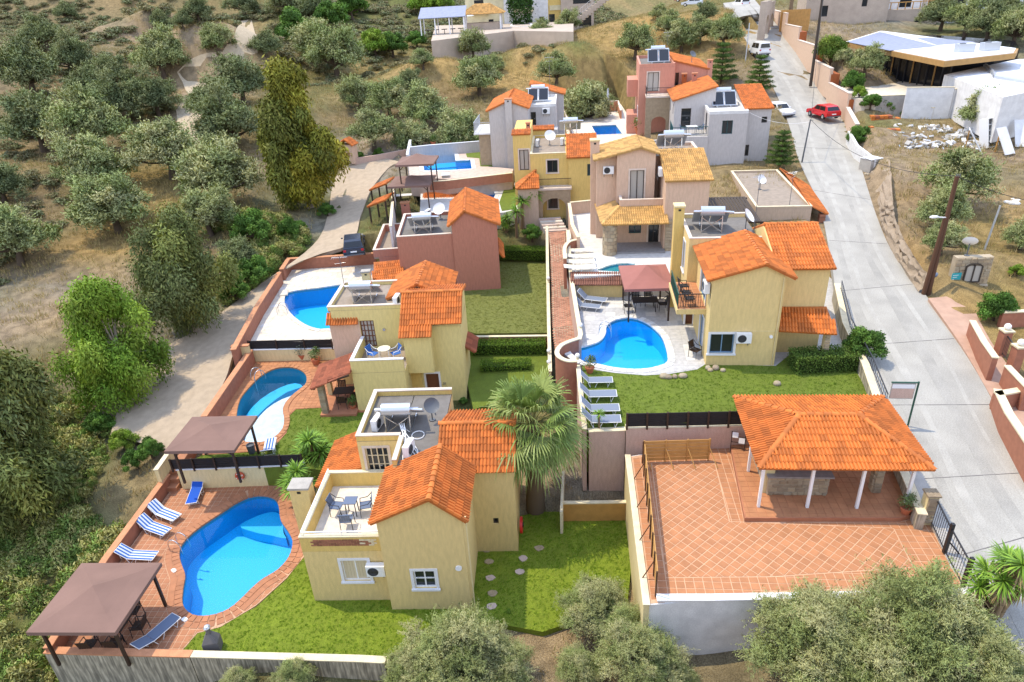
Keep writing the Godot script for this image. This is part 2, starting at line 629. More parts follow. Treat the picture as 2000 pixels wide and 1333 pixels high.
func tiled(house: Node3D, e0: Vector3, e1: Vector3, t1: Vector3, t0: Vector3, pal: Array, singles := 0, under: Material = null) -> int:
	var u := (e1 - e0).normalized()
	var n := u.cross((t0 + t1) / 2 - (e0 + e1) / 2).normalized()
	var w := n.cross(u)
	var mb := MB.new()
	var k := n * -.07
	var q := [e0, e1, t1, t0]
	if t0.distance_to(t1) < .01:
		mb.tri(e0, e1, t1)
		mb.tri(e0 + k, t1 + k, e1 + k)
		for pr in [[e0, e1], [e1, t1], [t1, e0]]:
			mb.quad(pr[0] + k, pr[1] + k, pr[1], pr[0])
	else:
		mb.quad(e0, e1, t1, t0)
		mb.quad(e1 + k, e0 + k, t0 + k, t1 + k)
		for i in 4:
			mb.quad(q[i] + k, q[(i + 1) % 4] + k, q[(i + 1) % 4], q[i])
	var roof := put("roof", mb, under if under else pal[1], house)
	var hgt: float = minf((t0 - e0).dot(w), (t1 - e0).dot(w))
	var rows := maxi(1, roundi(hgt / COURSE))
	var ch := hgt / rows
	var width := e0.distance_to(e1)
	var cols := maxi(1, roundi(width / TW))
	var tw := width / cols
	var a0 := (t0 - e0).dot(u) / maxf((t0 - e0).dot(w), .01)  # how far the left edge leans in per unit of slope
	var a1 := (width - (t1 - e0).dot(u)) / maxf((t1 - e0).dot(w), .01)
	var places := []
	for r in rows:
		var v := r * ch
		var lo: float = a0 * (v + ch * .5)
		var hi: float = width - a1 * (v + ch * .5)
		for c in cols:
			var x := c * tw
			if x + tw * .5 < lo or x + tw * .5 > hi:
				continue
			var jit := rg(-.006, .006)
			var p: Vector3 = e0 + u * (x + jit) + w * (v + ch + .02 + rg(-.01, .01)) + n * (.004 + rg(0, .006))
			var bas := Basis(u * tw, n, -w * ((ch + .06) / .40))
			places.append(Transform3D(bas.rotated(n, rg(-.012, .012)), p))
	var made := 0
	if singles > 0:
		var gl := house.global_transform
		places.sort_custom(func(a, b): return (gl * a.origin).distance_squared_to(EYE) < (gl * b.origin).distance_squared_to(EYE))
		for p in places.slice(0, singles):
			var o := put("roof_tile", TILE, pal[rnd.randi() % 3], roof)
			o.transform = p
			made += 1
		places = places.slice(singles)
	if places.size():
		field("roof_tiles", TILE, places, pal, roof)
	return singles - made

func ridge(house: Node3D, a: Vector3, b: Vector3, pal: Array) -> void:
	var d := b - a
	var n := maxi(1, roundi(d.length() / .36))
	var w := d.normalized()
	var s := Vector3.UP.cross(w).normalized()
	for k in n:
		var o := put("ridge_tile", RIDGE, pal[rnd.randi() % 3], house)
		o.transform = Transform3D(Basis(s, w.cross(s), w * (d.length() / n + .05) / .42), a + d * (float(k) / n) + V(0, .01, 0))

func gable(house: Node3D, x0: float, x1: float, z0: float, z1: float, yl: float, yr: float, px: float, py: float, pal: Array, singles := 0) -> int:
	var l := tiled(house, V(x0, yl, z0), V(x0, yl, z1), V(px, py, z1), V(px, py, z0), pal, singles)
	l = tiled(house, V(x1, yr, z1), V(x1, yr, z0), V(px, py, z0), V(px, py, z1), pal, l)
	ridge(house, V(px, py, z0), V(px, py, z1), pal)
	return l

func flat_roof(house: Node3D, x0: float, x1: float, z0: float, z1: float, y: float, floor_mat: Material, wall_mat: Material, cap_mat: Material, h := .25, sides := "FBLR") -> void:
	var s := MB.new()
	s.box(x0 + .02, x1 - .02, y - .12, y + .004, z0 + .02, z1 - .02)
	put("roof_slab", s, floor_mat, house)
	var p := MB.new()
	var c := MB.new()
	var t := .16
	if "F" in sides:
		p.box(x0, x1, y, y + h, z1 - t, z1)
		c.box(x0 - .02, x1 + .02, y + h, y + h + .05, z1 - t - .02, z1 + .02)
	if "B" in sides:
		p.box(x0, x1, y, y + h, z0, z0 + t)
		c.box(x0 - .02, x1 + .02, y + h, y + h + .05, z0 - .02, z0 + t + .02)
	var f := t if "F" in sides else 0.0
	var b := t if "B" in sides else 0.0
	if "L" in sides:
		p.box(x0, x0 + t, y, y + h, z0 + b, z1 - f)
		c.box(x0 - .02, x0 + t + .02, y + h, y + h + .05, z0 + b + .021, z1 - f - .021)
	if "R" in sides:
		p.box(x1 - t, x1, y, y + h, z0 + b, z1 - f)
		c.box(x1 - t - .02, x1 + .02, y + h, y + h + .05, z0 + b + .021, z1 - f - .021)
	put("parapet", p, wall_mat, house)
	put("coping", c, cap_mat, house)

func stones(parent: Node, o: Vector3, u: Vector3, w: float, h: float, size: float, pal: Array, called := "stone") -> void:
	var n := u.cross(Vector3.UP)
	var y := 0.0
	while y < h - .04:
		var rh := minf(size * rg(.7, 1.2), h - y)
		if h - y - rh < size * .4:
			rh = h - y
		var x := 0.0
		while x < w - .04:
			var rw := minf(size * rg(.9, 2.1), w - x)
			if w - x - rw < size * .5:
				rw = w - x
			var g := .012
			var d := rg(.03, .06)
			var mb := MB.new()
			var a := o + u * (x + g) + V(0, y + g, 0)
			var b := u * (rw - 2 * g)
			var k := V(0, rh - 2 * g, 0)
			var i0 := u * rg(.01, .03)
			var i1 := V(0, rg(.01, .03), 0)
			var f := n * d
			var p := [a + f + i0 + i1, a + b + f - i0 + i1, a + b + k + f - i0 - i1, a + k + f + i0 - i1]
			var q := [a, a + b, a + b + k, a + k]
			mb.quad(p[0], p[1], p[2], p[3])
			for e in 4:
				mb.quad(q[e], q[(e + 1) % 4], p[(e + 1) % 4], p[e])
			put(called, mb, pal[rnd.randi() % pal.size()], parent)
			x += rw
		y += rh

func wall_line(pts: PackedVector2Array, base, top, thick: float, m: Material, cap: Material = null, cap_h := .06, over := .03, called := "wall_run", closed := false) -> Array:
	var mb := MB.new()
	strip(mb, pts, base, top, thick, 0.0)
	var out := [mb, null]
	if cap:
		var cb := MB.new()
		var tops := []
		for k in pts.size():
			tops.append((top[k] if top is Array else top) + cap_h)
		strip(cb, pts, top, tops, thick + over * 2, over)
		out[1] = cb
	return out

func strip(mb: MB, pts: PackedVector2Array, base, top, thick: float, ext: float) -> void:
	var n := pts.size()
	var L := []
	var Rr := []
	for k in n:
		var d0 := (pts[k] - pts[maxi(k - 1, 0)]).normalized()
		var d1 := (pts[mini(k + 1, n - 1)] - pts[k]).normalized()
		if k == 0:
			d0 = d1
		if k == n - 1:
			d1 = d0
		var t := (d0 + d1).normalized()
		var nn := Vector2(t.y, -t.x)
		var mit := thick / 2 / maxf(.5, nn.dot(Vector2(d0.y, -d0.x)))
		var p := pts[k]
		if k == 0:
			p -= d1 * ext
		if k == n - 1:
			p += d0 * ext
		L.append(p + nn * mit)
		Rr.append(p - nn * mit)
	for k in n - 1:
		var b0: float = base[k] if base is Array else base
		var b1: float = base[k + 1] if base is Array else base
		var t0: float = top[k] if top is Array else top
		var t1: float = top[k + 1] if top is Array else top
		var l0: Vector2 = L[k]
		var l1: Vector2 = L[k + 1]
		var r0: Vector2 = Rr[k]
		var r1: Vector2 = Rr[k + 1]
		mb.quad(V(r0.x, b0, r0.y), V(r1.x, b1, r1.y), V(r1.x, t1, r1.y), V(r0.x, t0, r0.y))
		mb.quad(V(l1.x, b1, l1.y), V(l0.x, b0, l0.y), V(l0.x, t0, l0.y), V(l1.x, t1, l1.y))
		mb.quad(V(r0.x, t0, r0.y), V(r1.x, t1, r1.y), V(l1.x, t1, l1.y), V(l0.x, t0, l0.y))
		if k == 0:
			mb.quad(V(l0.x, b0, l0.y), V(r0.x, b0, r0.y), V(r0.x, t0, r0.y), V(l0.x, t0, l0.y))
		if k == n - 2:
			mb.quad(V(r1.x, b1, r1.y), V(l1.x, b1, l1.y), V(l1.x, t1, l1.y), V(r1.x, t1, r1.y))

func garden_wall(called: String, label: String, pts: PackedVector2Array, base, top, thick: float, m: Material, cap: Material = null, cap_h := .06, category := "wall") -> Node3D:
	var o := thing(called, label, category, Vector3.ZERO)
	var r := wall_line(pts, base, top, thick, m, cap, cap_h)
	put("masonry", r[0], m, o)
	if r[1]:
		put("coping", r[1], cap, o)
	return o

func smooth(pts: PackedVector2Array, per := 4, closed := true) -> PackedVector2Array:
	var out := PackedVector2Array()
	var n := pts.size()
	for k in n if closed else n - 1:
		var a := pts[(k - 1 + n) % n] if closed else pts[maxi(k - 1, 0)]
		var b := pts[k]
		var d := pts[(k + 1) % n]
		var e := pts[(k + 2) % n] if closed else pts[mini(k + 2, n - 1)]
		for i in per:
			out.append(b.cubic_interpolate(d, a, e, float(i) / per))
	if not closed:
		out.append(pts[n - 1])
	return out

func slab_holed(pts: PackedVector2Array, hole: PackedVector2Array, y0: float, y1: float) -> MB:
	var mb := MB.new()
	var c := Vector2.ZERO
	for p in hole:
		c += p / hole.size()
	for s in [-1, 1]:
		var half := PackedVector2Array([Vector2(c.x, -900), Vector2(c.x + s * 900, -900), Vector2(c.x + s * 900, 900), Vector2(c.x, 900)])
		for piece in Geometry2D.intersect_polygons(pts, half):
			for part in Geometry2D.clip_polygons(piece, hole):
				mb.slab(part, y0, y1)
	return mb

func inside(p: Vector2, poly: PackedVector2Array) -> bool:
	return Geometry2D.is_point_in_polygon(p, poly)

func pave(parent: Node, poly: PackedVector2Array, hole: PackedVector2Array, y: float, yaw: float, sx: float, sz: float, gap: float, pal: Array, called: String, limit := 300, stagger := false) -> void:
	var mb := MB.new()
	var hx := (sx - gap) / 2
	var hz := (sz - gap) / 2
	var t := .012
	var b := .006
	var lo := [V(-hx, 0, hz), V(hx, 0, hz), V(hx, 0, -hz), V(-hx, 0, -hz)]
	var hi := [V(-hx + b, t, hz - b), V(hx - b, t, hz - b), V(hx - b, t, -hz + b), V(-hx + b, t, -hz + b)]
	mb.quad(hi[0], hi[1], hi[2], hi[3])
	for k in 4:
		mb.quad(lo[k], lo[(k + 1) % 4], hi[(k + 1) % 4], hi[k])
	var piece := mb.mesh()
	var a := deg_to_rad(yaw)
	var ux := Vector2(cos(a), -sin(a))
	var uz := Vector2(sin(a), cos(a))
	var r := Rect2(poly[0], Vector2.ZERO)
	for p in poly:
		r = r.expand(p)
	var mid := r.get_center()
	var reach := r.size.length() / 2
	var places := []
	var cut := MB.new()
	var ni := ceili(reach / sx)
	var nj := ceili(reach / sz)
	for j in range(-nj, nj + 1):
		for i in range(-ni, ni + 1):
			var p := mid + ux * ((i + (.5 if stagger and j % 2 else 0.0)) * sx) + uz * (j * sz)
			var ok := true
			var some := false
			for q in [Vector2(-hx, -hz), Vector2(hx, -hz), Vector2(hx, hz), Vector2(-hx, hz)]:
				var w: Vector2 = p + ux * q.x + uz * q.y
				var good: bool = inside(w, poly) and (hole.is_empty() or not inside(w, hole))
				ok = ok and good
				some = some or good
			if some and not ok:
				var cell := PackedVector2Array([p - ux * hx - uz * hz, p + ux * hx - uz * hz, p + ux * hx + uz * hz, p - ux * hx + uz * hz])
				for c in Geometry2D.intersect_polygons(cell, poly):
					for e in ([c] if hole.is_empty() else Geometry2D.clip_polygons(c, hole)):
						cut.slab(e, y, y + .010)
			if ok:
				places.append(Transform3D(Basis(Vector3.UP, a), V(p.x, y + rg(-.002, .002), p.y)))
	lay(parent, piece, places, pal, called, limit)
	if cut.ix.size():
		put("cut_" + called, cut, pal[0], parent).set_meta("kind", "stuff")

func lay(parent: Node, piece: ArrayMesh, places: Array, pal: Array, called: String, limit: int) -> void:
	places.sort_custom(func(p, q): return p.origin.distance_squared_to(EYE) < q.origin.distance_squared_to(EYE))
	for p in places.slice(0, limit):
		var o := put(called, piece, pal[rnd.randi() % pal.size()], parent)
		o.transform = p
	if places.size() > limit:
		field(called + "_field", piece, places.slice(limit), pal, parent)

func offset(poly: PackedVector2Array, d: float) -> PackedVector2Array:
	var r := Geometry2D.offset_polygon(poly, d, Geometry2D.JOIN_ROUND)
	return r[0] if r.size() else poly

func pool(label: String, poly: PackedVector2Array, y: float, deep: float, m_wall: Material, m_floor: Material, pal: Array, piece_w := .28, piece_d := .3, rings := 1, limit := 150, water := -.10) -> Node3D:
	var o := thing("swimming_pool", label, "pool", Vector3.ZERO)
	var cw := Geometry2D.is_polygon_clockwise(poly)
	var w := MB.new()
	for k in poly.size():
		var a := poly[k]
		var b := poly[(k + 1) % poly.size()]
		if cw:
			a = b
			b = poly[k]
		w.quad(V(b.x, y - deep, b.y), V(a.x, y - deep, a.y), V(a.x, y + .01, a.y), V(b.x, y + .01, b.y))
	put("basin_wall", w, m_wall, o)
	var f := MB.new()
	f.slab(offset(poly, .02), y - deep - .15, y - deep)
	put("basin_floor", f, m_floor, o)
	var wl := MB.new()
	for k in poly.size():
		var a := poly[k]
		var b := poly[(k + 1) % poly.size()]
		var d := (b - a).normalized()
		var n := (Vector2(-d.y, d.x) if not cw else Vector2(d.y, -d.x)) * .008
		a += n
		b += n
		wl.quad(V(a.x, y - .22, a.y), V(b.x, y - .22, b.y), V(b.x, y - .03, b.y), V(a.x, y - .03, a.y))
	put("waterline_tiles", wl, M.pool_teal, o)
	var t := MB.new()
	var tri := Geometry2D.triangulate_polygon(poly)
	for k in range(0, tri.size(), 3):
		var a := poly[tri[k]]
		var b := poly[tri[k + 1]]
		var d := poly[tri[k + 2]]
		if (b - a).cross(d - a) > 0:
			var s := b
			b = d
			d = s
		t.tri(V(a.x, y + water, a.y), V(b.x, y + water, b.y), V(d.x, y + water, d.y))
	put("water", t, M.water, o)
	var per := 0.0
	for k in poly.size():
		per += poly[k].distance_to(poly[(k + 1) % poly.size()])
	for ring in rings:
		var n := maxi(8, roundi(per / piece_w))
		var step := per / n
		var mb := MB.new()
		var hx := step / 2 * (1.0 + .20 * ring) - .008
		var z0 := ring * piece_d + .004 - (.03 if ring == 0 else 0.0)
		var z1 := (ring + 1) * piece_d - .012
		mb.box(-hx, hx, -.06, .035 - .012 * ring, z0, z1)
		var piece := mb.mesh()
		var places := []
		var at := 0.0
		var k := 0
		var run := 0.0
		while places.size() < n:
			var want := (places.size() + .5) * step
			var seg := poly[k % poly.size()].distance_to(poly[(k + 1) % poly.size()])
			while run + seg < want:
				run += seg
				k += 1
				seg = poly[k % poly.size()].distance_to(poly[(k + 1) % poly.size()])
			var a := poly[k % poly.size()]
			var b := poly[(k + 1) % poly.size()]
			var d := (b - a).normalized()
			var out := Vector2(d.y, -d.x) if not cw else Vector2(-d.y, d.x)
			var p := a + d * (want - run)
			places.append(Transform3D(Basis(Vector3.UP, atan2(out.x, out.y)), V(p.x, y + rg(0, .003), p.y)))
		lay(o, piece, places, pal, "coping_stone", limit)
	return o

func ladder(parent: Node, at: Vector3, yaw: float) -> void:
	var mb := MB.new()
	for s in [-.25, .25]:
		var pts := []
		for k in 9:
			var a := PI * k / 8
			pts.append(V(s, .30 + sin(a) * .48, cos(a) * .36))
		pts.push_front(V(s, 0, .36))
		pts.append(V(s, -.9, -.36))
		mb.path(pts, .024)
	for k in 3:
		mb.tube(V(-.25, -.25 - k * .25, -.36), V(.25, -.25 - k * .25, -.36), .022, .022, 6)
	var o := put("ladder", mb, M.steel, parent)
	o.position = at
	o.rotation.y = deg_to_rad(yaw)

func ribbon(left: Array, right: Array, per: int, thick: float) -> MB:
	var mb := MB.new()
	var l := []
	var r := []
	for k in left.size() - 1:
		for i in per:
			var t := float(i) / per
			l.append(cub(left, k, t))
			r.append(cub(right, k, t))
	l.append(left[-1])
	r.append(right[-1])
	var n := 4
	for k in l.size() - 1:
		for i in n:
			var a: Vector3 = l[k].lerp(r[k], float(i) / n)
			var b: Vector3 = l[k].lerp(r[k], float(i + 1) / n)
			var d: Vector3 = l[k + 1].lerp(r[k + 1], float(i + 1) / n)
			var e: Vector3 = l[k + 1].lerp(r[k + 1], float(i) / n)
			mb.quad(a, b, d, e)
		var dn := V(0, -thick, 0)
		mb.quad(l[k], l[k + 1], l[k + 1] + dn, l[k] + dn)
		mb.quad(r[k + 1], r[k], r[k] + dn, r[k + 1] + dn)
	return mb

func cub(p: Array, k: int, t: float) -> Vector3:
	return p[k].cubic_interpolate(p[k + 1], p[maxi(k - 1, 0)], p[mini(k + 2, p.size() - 1)], t)

func leaf_cloud(mb: MB, lobes: Array, count: int, ll: float, lw: float, droop: float, cols: Array, shell := .45) -> void:
	var total := 0.0
	var acc := []
	for l in lobes:
		total += pow(l[1].x * l[1].y * l[1].z, .6667)
		acc.append(total)
	var tone := []
	for l in lobes:
		tone.append([rnd.randi() % cols.size(), rg(.72, 1.28)])
	for i in count:
		var pick := rnd.randf() * total
		var k := 0
		while acc[k] < pick and k < acc.size() - 1:
			k += 1
		var d := V(gn(), gn(), gn()).normalized()
		if d.y < -.3 and rnd.randf() < .55:
			d.y = -d.y
		var rr := shell + (1.04 - shell) * sqrt(rnd.randf())
		var p: Vector3 = lobes[k][0] + d * lobes[k][1] * (rr + gn() * .16)
		var ax := (V(gn(), gn(), gn()).normalized() + d * .7 + V(0, -droop, 0)).normalized()
		var sd := ax.cross(V(gn(), gn(), gn())).normalized()
		var c: Color = cols[tone[k][0]]
		var f: float = tone[k][1] * rg(.72, 1.28)
		mb.col = Color(c.r * f * rg(.92, 1.08), c.g * f, c.b * f * rg(.85, 1.15))
		var s := rg(.7, 1.3)
		var a := p - ax * ll * .5 * s
		var b := p + ax * ll * .5 * s
		var w := sd * lw * .5 * s
		var m := ax.cross(sd)
		var turned := m.dot(d) < 0
		if turned:
			m = -m
		m = (m * .6 + d * .5).normalized()
		var v0 := mb.put(a, m)
		mb.put(p + w, m)
		mb.put(b, m)
		mb.put(p - w, m)
		mb.ix.append_array(PackedInt32Array([v0, v0 + 2, v0 + 1, v0, v0 + 3, v0 + 2] if turned else [v0, v0 + 1, v0 + 2, v0, v0 + 2, v0 + 3]))

func spray_cloud(mb: MB, lobes: Array, twigs: int, per: int, ll: float, lw: float, cols: Array) -> void:
	for l in lobes:
		var tone: Color = cols[rnd.randi() % cols.size()]
		var tf := rg(.82, 1.18)
		for t in int(twigs * rg(.6, 1.3)):
			var d := V(gn(), gn() * .8 + .35, gn()).normalized()
			var o: Vector3 = l[0] + V(gn(), gn(), gn()) * l[1] * .28
			var e: Vector3 = o + d * l[1] * rg(.7, 1.35)
			var bend: Vector3 = V(gn(), rg(-1.6, .6), gn()) * .12 * l[1].x
			var f := tf * rg(.85, 1.15)
			for k in per:
				var s := rg(.15, 1.0)
				var p: Vector3 = o.lerp(e, s) + bend * s * s + V(gn(), gn(), gn()) * ll * .35
				var ax := (d + V(gn(), gn(), gn()) * .55).normalized()
				var sd := ax.cross(V(gn(), gn() + .8, gn())).normalized() * lw * .5
				var m := ax.cross(sd).normalized()
				var turned := m.dot(d + V(0, .6, 0)) < 0
				if turned:
					m = -m
				m = (m * .5 + d * .35 + V(0, .3, 0)).normalized()
				var g := f * rg(.85, 1.15)
				mb.col = Color(tone.r * g * rg(.95, 1.05), tone.g * g, tone.b * g * rg(.9, 1.1))
				var h := ax * ll * rg(.35, .6)
				var v0 := mb.put(p - h, m)
				mb.put(p + sd, m)
				mb.put(p + h, m)
				mb.put(p - sd, m)
				mb.ix.append_array(PackedInt32Array([v0, v0 + 2, v0 + 1, v0, v0 + 3, v0 + 2] if turned else [v0, v0 + 1, v0 + 2, v0, v0 + 2, v0 + 3]))

func limbs(mb: MB, lobes: Array, from: Vector3, r: float, c: Color) -> void:
	mb.col = c
	var foot := V(from.x * .2, -.15, from.z * .2)
	mb.tube(foot, from * V(.6, .5, .6), r * 1.5, r, 7, false)
	mb.tube(from * V(.6, .5, .6), from, r, r * .8, 7, false)
	for l in lobes:
		var e: Vector3 = l[0]
		var m := from.lerp(e, .5) + V(rg(-.06, .06), rg(-.08, .02), rg(-.06, .06)) * from.distance_to(e)
		mb.tube(from, m, r * .5, r * .3, 5, false)
		mb.tube(m, e, r * .3, r * .08, 4, false)

var TREE := {}  # kind -> list of [crown mesh, trunk mesh]

func dome(n: int, r: float, y0: float, y1: float, lr: float, flat := .8) -> Array:
	var out := []
	for k in n:
		var a := TAU * k * .382 + rg(-.4, .4)
		var t := sqrt((k + .5) / n)
		var rr := r * t * rg(.85, 1.05)
		var y := lerpf(y1, y0, t * t) + rg(-.08, .08)
		var s := lr * rg(.75, 1.2)
		out.append([V(cos(a) * rr, y, sin(a) * rr), V(s, s * flat, s)])
	return out

func make_trees() -> void:
	var olive := [Color(.27, .30, .13), Color(.23, .27, .115), Color(.32, .33, .165), Color(.20, .25, .095)]
	var near_cols := [Color(.30, .32, .135), Color(.26, .29, .115), Color(.35, .35, .17), Color(.22, .265, .095)]
	var olive_dark := [Color(.165, .20, .085), Color(.14, .175, .08), Color(.20, .225, .105)]
	var lime := [Color(.18, .29, .03), Color(.14, .24, .028), Color(.23, .33, .045)]
	var green := [Color(.085, .175, .03), Color(.07, .145, .026), Color(.115, .21, .038)]
	var euc := [Color(.17, .195, .055), Color(.135, .165, .048), Color(.23, .24, .06), Color(.15, .18, .065)]
	var gold := [Color(.25, .235, .03), Color(.19, .19, .028), Color(.30, .27, .038), Color(.14, .155, .032)]
	var pine := [Color(.08, .14, .03), Color(.11, .17, .035), Color(.065, .12, .03)]
	for spec in [
		["olive", 5, 30, olive, 13, .085, .024, 45.0], ["olive_dark", 4, 30, olive_dark, 13, .085, .024, 45.0],
		["olive_near", 4, 52, near_cols, 26, .044, .0085, 62.0], ["bush_lime", 2, 14, lime, 9000, .10, .04, .0], ["bush_green", 3, 16, green, 10000, .10, .045, .0],
	]:
		TREE[spec[0]] = []
		for k in spec[1]:
			var near: bool = spec[0] == "olive_near"
			var l := dome(spec[2], .74, .50, 1.16, .20 if near else .25, .85)
			for q in l:
				q[0] *= V(rg(.82, 1.16), rg(.85, 1.15), rg(.82, 1.16))
			for j in spec[2] / 3:
				l.append([V(rg(-.5, .5), rg(.5, .9), rg(-.5, .5)), V(.24, .2, .24)])
			var c := MB.new()
			if spec[7] > 1.0:
				for q in l:
					if rnd.randf() < .22:
						q[0] = q[0] * rg(1.05, 1.22)
				spray_cloud(c, l, int(spec[7]), spec[4], spec[5], spec[6], spec[3])
			else:
				leaf_cloud(c, l, spec[4], spec[5], spec[6], spec[7], spec[3], .3)
			var t := MB.new()
			limbs(t, l, V(rg(-.1, .1), .38, rg(-.1, .1)), .075, Color(.10, .075, .055))
			TREE[spec[0]].append([c.mesh(), t.mesh()])
	for spec in [["eucalyptus", 3, euc, .36], ["golden_eucalyptus", 1, gold, .235]]:
		TREE[spec[0]] = []
		for k in spec[1]:
			var l := []
			for j in 46:
				var y := rg(.12, .99)
				var w: float = spec[3] * sin(clampf((1.06 - y) * 2.1, .12, 1.6)) * rg(.25, 1.15) * (1.0 if y > .25 else .75)
				var a := rnd.randf() * TAU
				var s: float = rg(.06, .12) * (spec[3] / .3)
				l.append([V(cos(a) * w, y - .04, sin(a) * w), V(s, s * 1.5, s)])
			var c := MB.new()
			leaf_cloud(c, l, 50000, .032, .0095, 1.2, lime if spec[0] == "eucalyptus" and k == 1 else spec[2], .2)
			var t := MB.new()
			limbs(t, l, V(.02, .42, .0), .022, Color(.33, .28, .22))
			TREE[spec[0]].append([c.mesh(), t.mesh()])
	var lp := dome(12, .6, 1.5, 1.95, .36, .7)
	var cp := MB.new()
	leaf_cloud(cp, lp, 9000, .11, .03, -.2, [Color(.13, .20, .028), Color(.10, .17, .025), Color(.16, .22, .035)], .2)
	var tp := MB.new()
	limbs(tp, lp, V(.05, 1.0, 0), .07, Color(.16, .10, .06))
	TREE["stone_pine"] = [[cp.mesh(), tp.mesh()]]
	TREE["tiered_pine"] = []
	for k in 2:
		var l := []
		for tier in 7:
			var y := .35 + tier * .30
			var w := .95 - tier * .115
			for j in 8 - tier / 2:
				var a := TAU * j / (8 - tier / 2) + tier * .7 + rg(-.2, .2)
				for s in 3:
					l.append([V(cos(a) * w * (s + 1) / 3.2, y + s * .03, sin(a) * w * (s + 1) / 3.2), V(.20, .085, .20)])
		var c := MB.new()
		leaf_cloud(c, l, 15000, .10, .022, -.3, pine, .2)
		var t := MB.new()
		t.col = Color(.09, .06, .04)
		t.tube(V(0, -.2, 0), V(0, 2.4, 0), .07, .015, 7, false)
		for q in range(2, l.size(), 3):
			t.tube(V(0, l[q][0].y - .04, 0), l[q][0], .018, .006, 4, false)
		TREE["tiered_pine"].append([c.mesh(), t.mesh()])
	TREE["yucca"] = []
	for k in 3:
		var c := MB.new()
		var t := MB.new()
		t.col = Color(.20, .14, .08)
		var heads := [V(0, .95, 0), V(.28, .75, .12), V(-.25, .7, .18), V(.05, .62, -.28), V(-.12, 1.15, -.1)]
		if k == 2:
			heads = [V(0, 1.2, 0)]
		for h in heads:
			t.tube(V(h.x * .3, -.2, h.z * .3), h, .075, .05, 6, false)
			for j in 70:
				var d := V(gn(), rg(-.35, 1.2), gn()).normalized()
				blade(c, h, d, .52 * rg(.8, 1.1), .05, .18, [Color(.15, .28, .035), Color(.20, .33, .045), Color(.11, .21, .03)][j % 3])
		TREE["yucca"].append([c.mesh(), t.mesh()])
	var yb := MB.new()
	var yt := MB.new()
	yt.col = Color(.26, .19, .11)
	for h in [V(.1, 3.0, 0), V(-.4, 2.6, .2), V(.45, 2.5, -.1), V(.05, 2.2, .4), V(-.1, 2.35, -.45), V(.5, 1.9, .35), V(-.5, 1.95, -.1), V(.35, 3.25, -.35)]:
		yt.tube(V(h.x * .2, -.3, h.z * .2), h * V(.5, .45, .5), .12, .10, 7, false)
		yt.tube(h * V(.5, .45, .5), h, .09, .06, 6, false)
		for j in 95:
			var d := V(gn(), rg(-.5, 1.2), gn()).normalized()
			blade(yb, h, d, .62 * rg(.75, 1.1), .045, .14, [Color(.17, .30, .04), Color(.23, .37, .05), Color(.12, .23, .03)][j % 3])
		for j in 25:
			blade(yb, h - V(0, .25, 0), V(gn(), -1.2, gn()).normalized(), .55, .05, .1, Color(.34, .25, .12))
	TREE["tall_yucca"] = [[yb.mesh(), yt.mesh()]]
	var c2 := MB.new()
	var t2 := MB.new()
	t2.col = Color(.16, .115, .075)
	var y := 0.0
	for k in 19:
		t2.tube(V(0, y, 0), V(0, y + .26, 0), .42 - k * .008, .38 - k * .008, 12, false)
		y += .24
	for j in 56:
		var el := lerpf(1.35, -.72, pow(float(j) / 55, .8)) + rg(-.08, .08)
		var az := j * 2.399 + rg(-.2, .2)
		var d := V(cos(az) * cos(el), sin(el), sin(az) * cos(el))
		fan_leaf(c2, V(0, 4.55, 0), d, rg(1.15, 1.65), [Color(.17, .24, .055), Color(.13, .19, .045), Color(.24, .29, .09)][j % 3])
	for j in 26:  # the dry skirt
		var az := j * 2.399
		var el := rg(-1.35, -1.0)
		fan_leaf(c2, V(0, 4.4, 0), V(cos(az) * cos(el), sin(el), sin(az) * cos(el)), rg(.6, .85), Color(.28, .20, .09))
	TREE["fan_palm"] = [[c2.mesh(), t2.mesh()]]
	var c3 := MB.new()
	var t3 := MB.new()
	t3.col = Color(.22, .16, .10)
	t3.tube(V(0, -.3, 0), V(0, 5, 0), .28, .22, 9, false)
	for j in 34:
		var az := j * 2.399
		var el := lerpf(1.2, -.5, float(j) / 33)
		var prev := V(0, 5, 0)
		var d := V(cos(az) * cos(el), sin(el), sin(az) * cos(el))
		for s in 7:
			var nx := prev + d * .42
			d = (d + V(0, -.16, 0)).normalized()
			for e in 4:
				var sd := d.cross(Vector3.UP).normalized() * (1 if e % 2 else -1)
				blade(c3, prev.lerp(nx, e / 4.0), (sd + d * .6 + V(0, .1, 0)).normalized(), .5 * (1.0 - s * .09), .05, .1, Color(.13, .17, .055))
			prev = nx
	TREE["date_palm"] = [[c3.mesh(), t3.mesh()]]

func blade(mb: MB, o: Vector3, d: Vector3, length: float, w: float, sag: float, c: Color) -> void:
	var s := d.cross(Vector3.UP)
	s = (Vector3.RIGHT if s.length() < .05 else s.normalized()) * w / 2
	var f := rg(.8, 1.2)
	mb.col = Color(c.r * f, c.g * f, c.b * f)
	var m := o + d * length * .55
	var e := o + d * length - V(0, sag * length, 0)
	mb.quad(o - s * .5, o + s * .5, m + s, m - s)
	mb.tri(m - s, m + s, e)

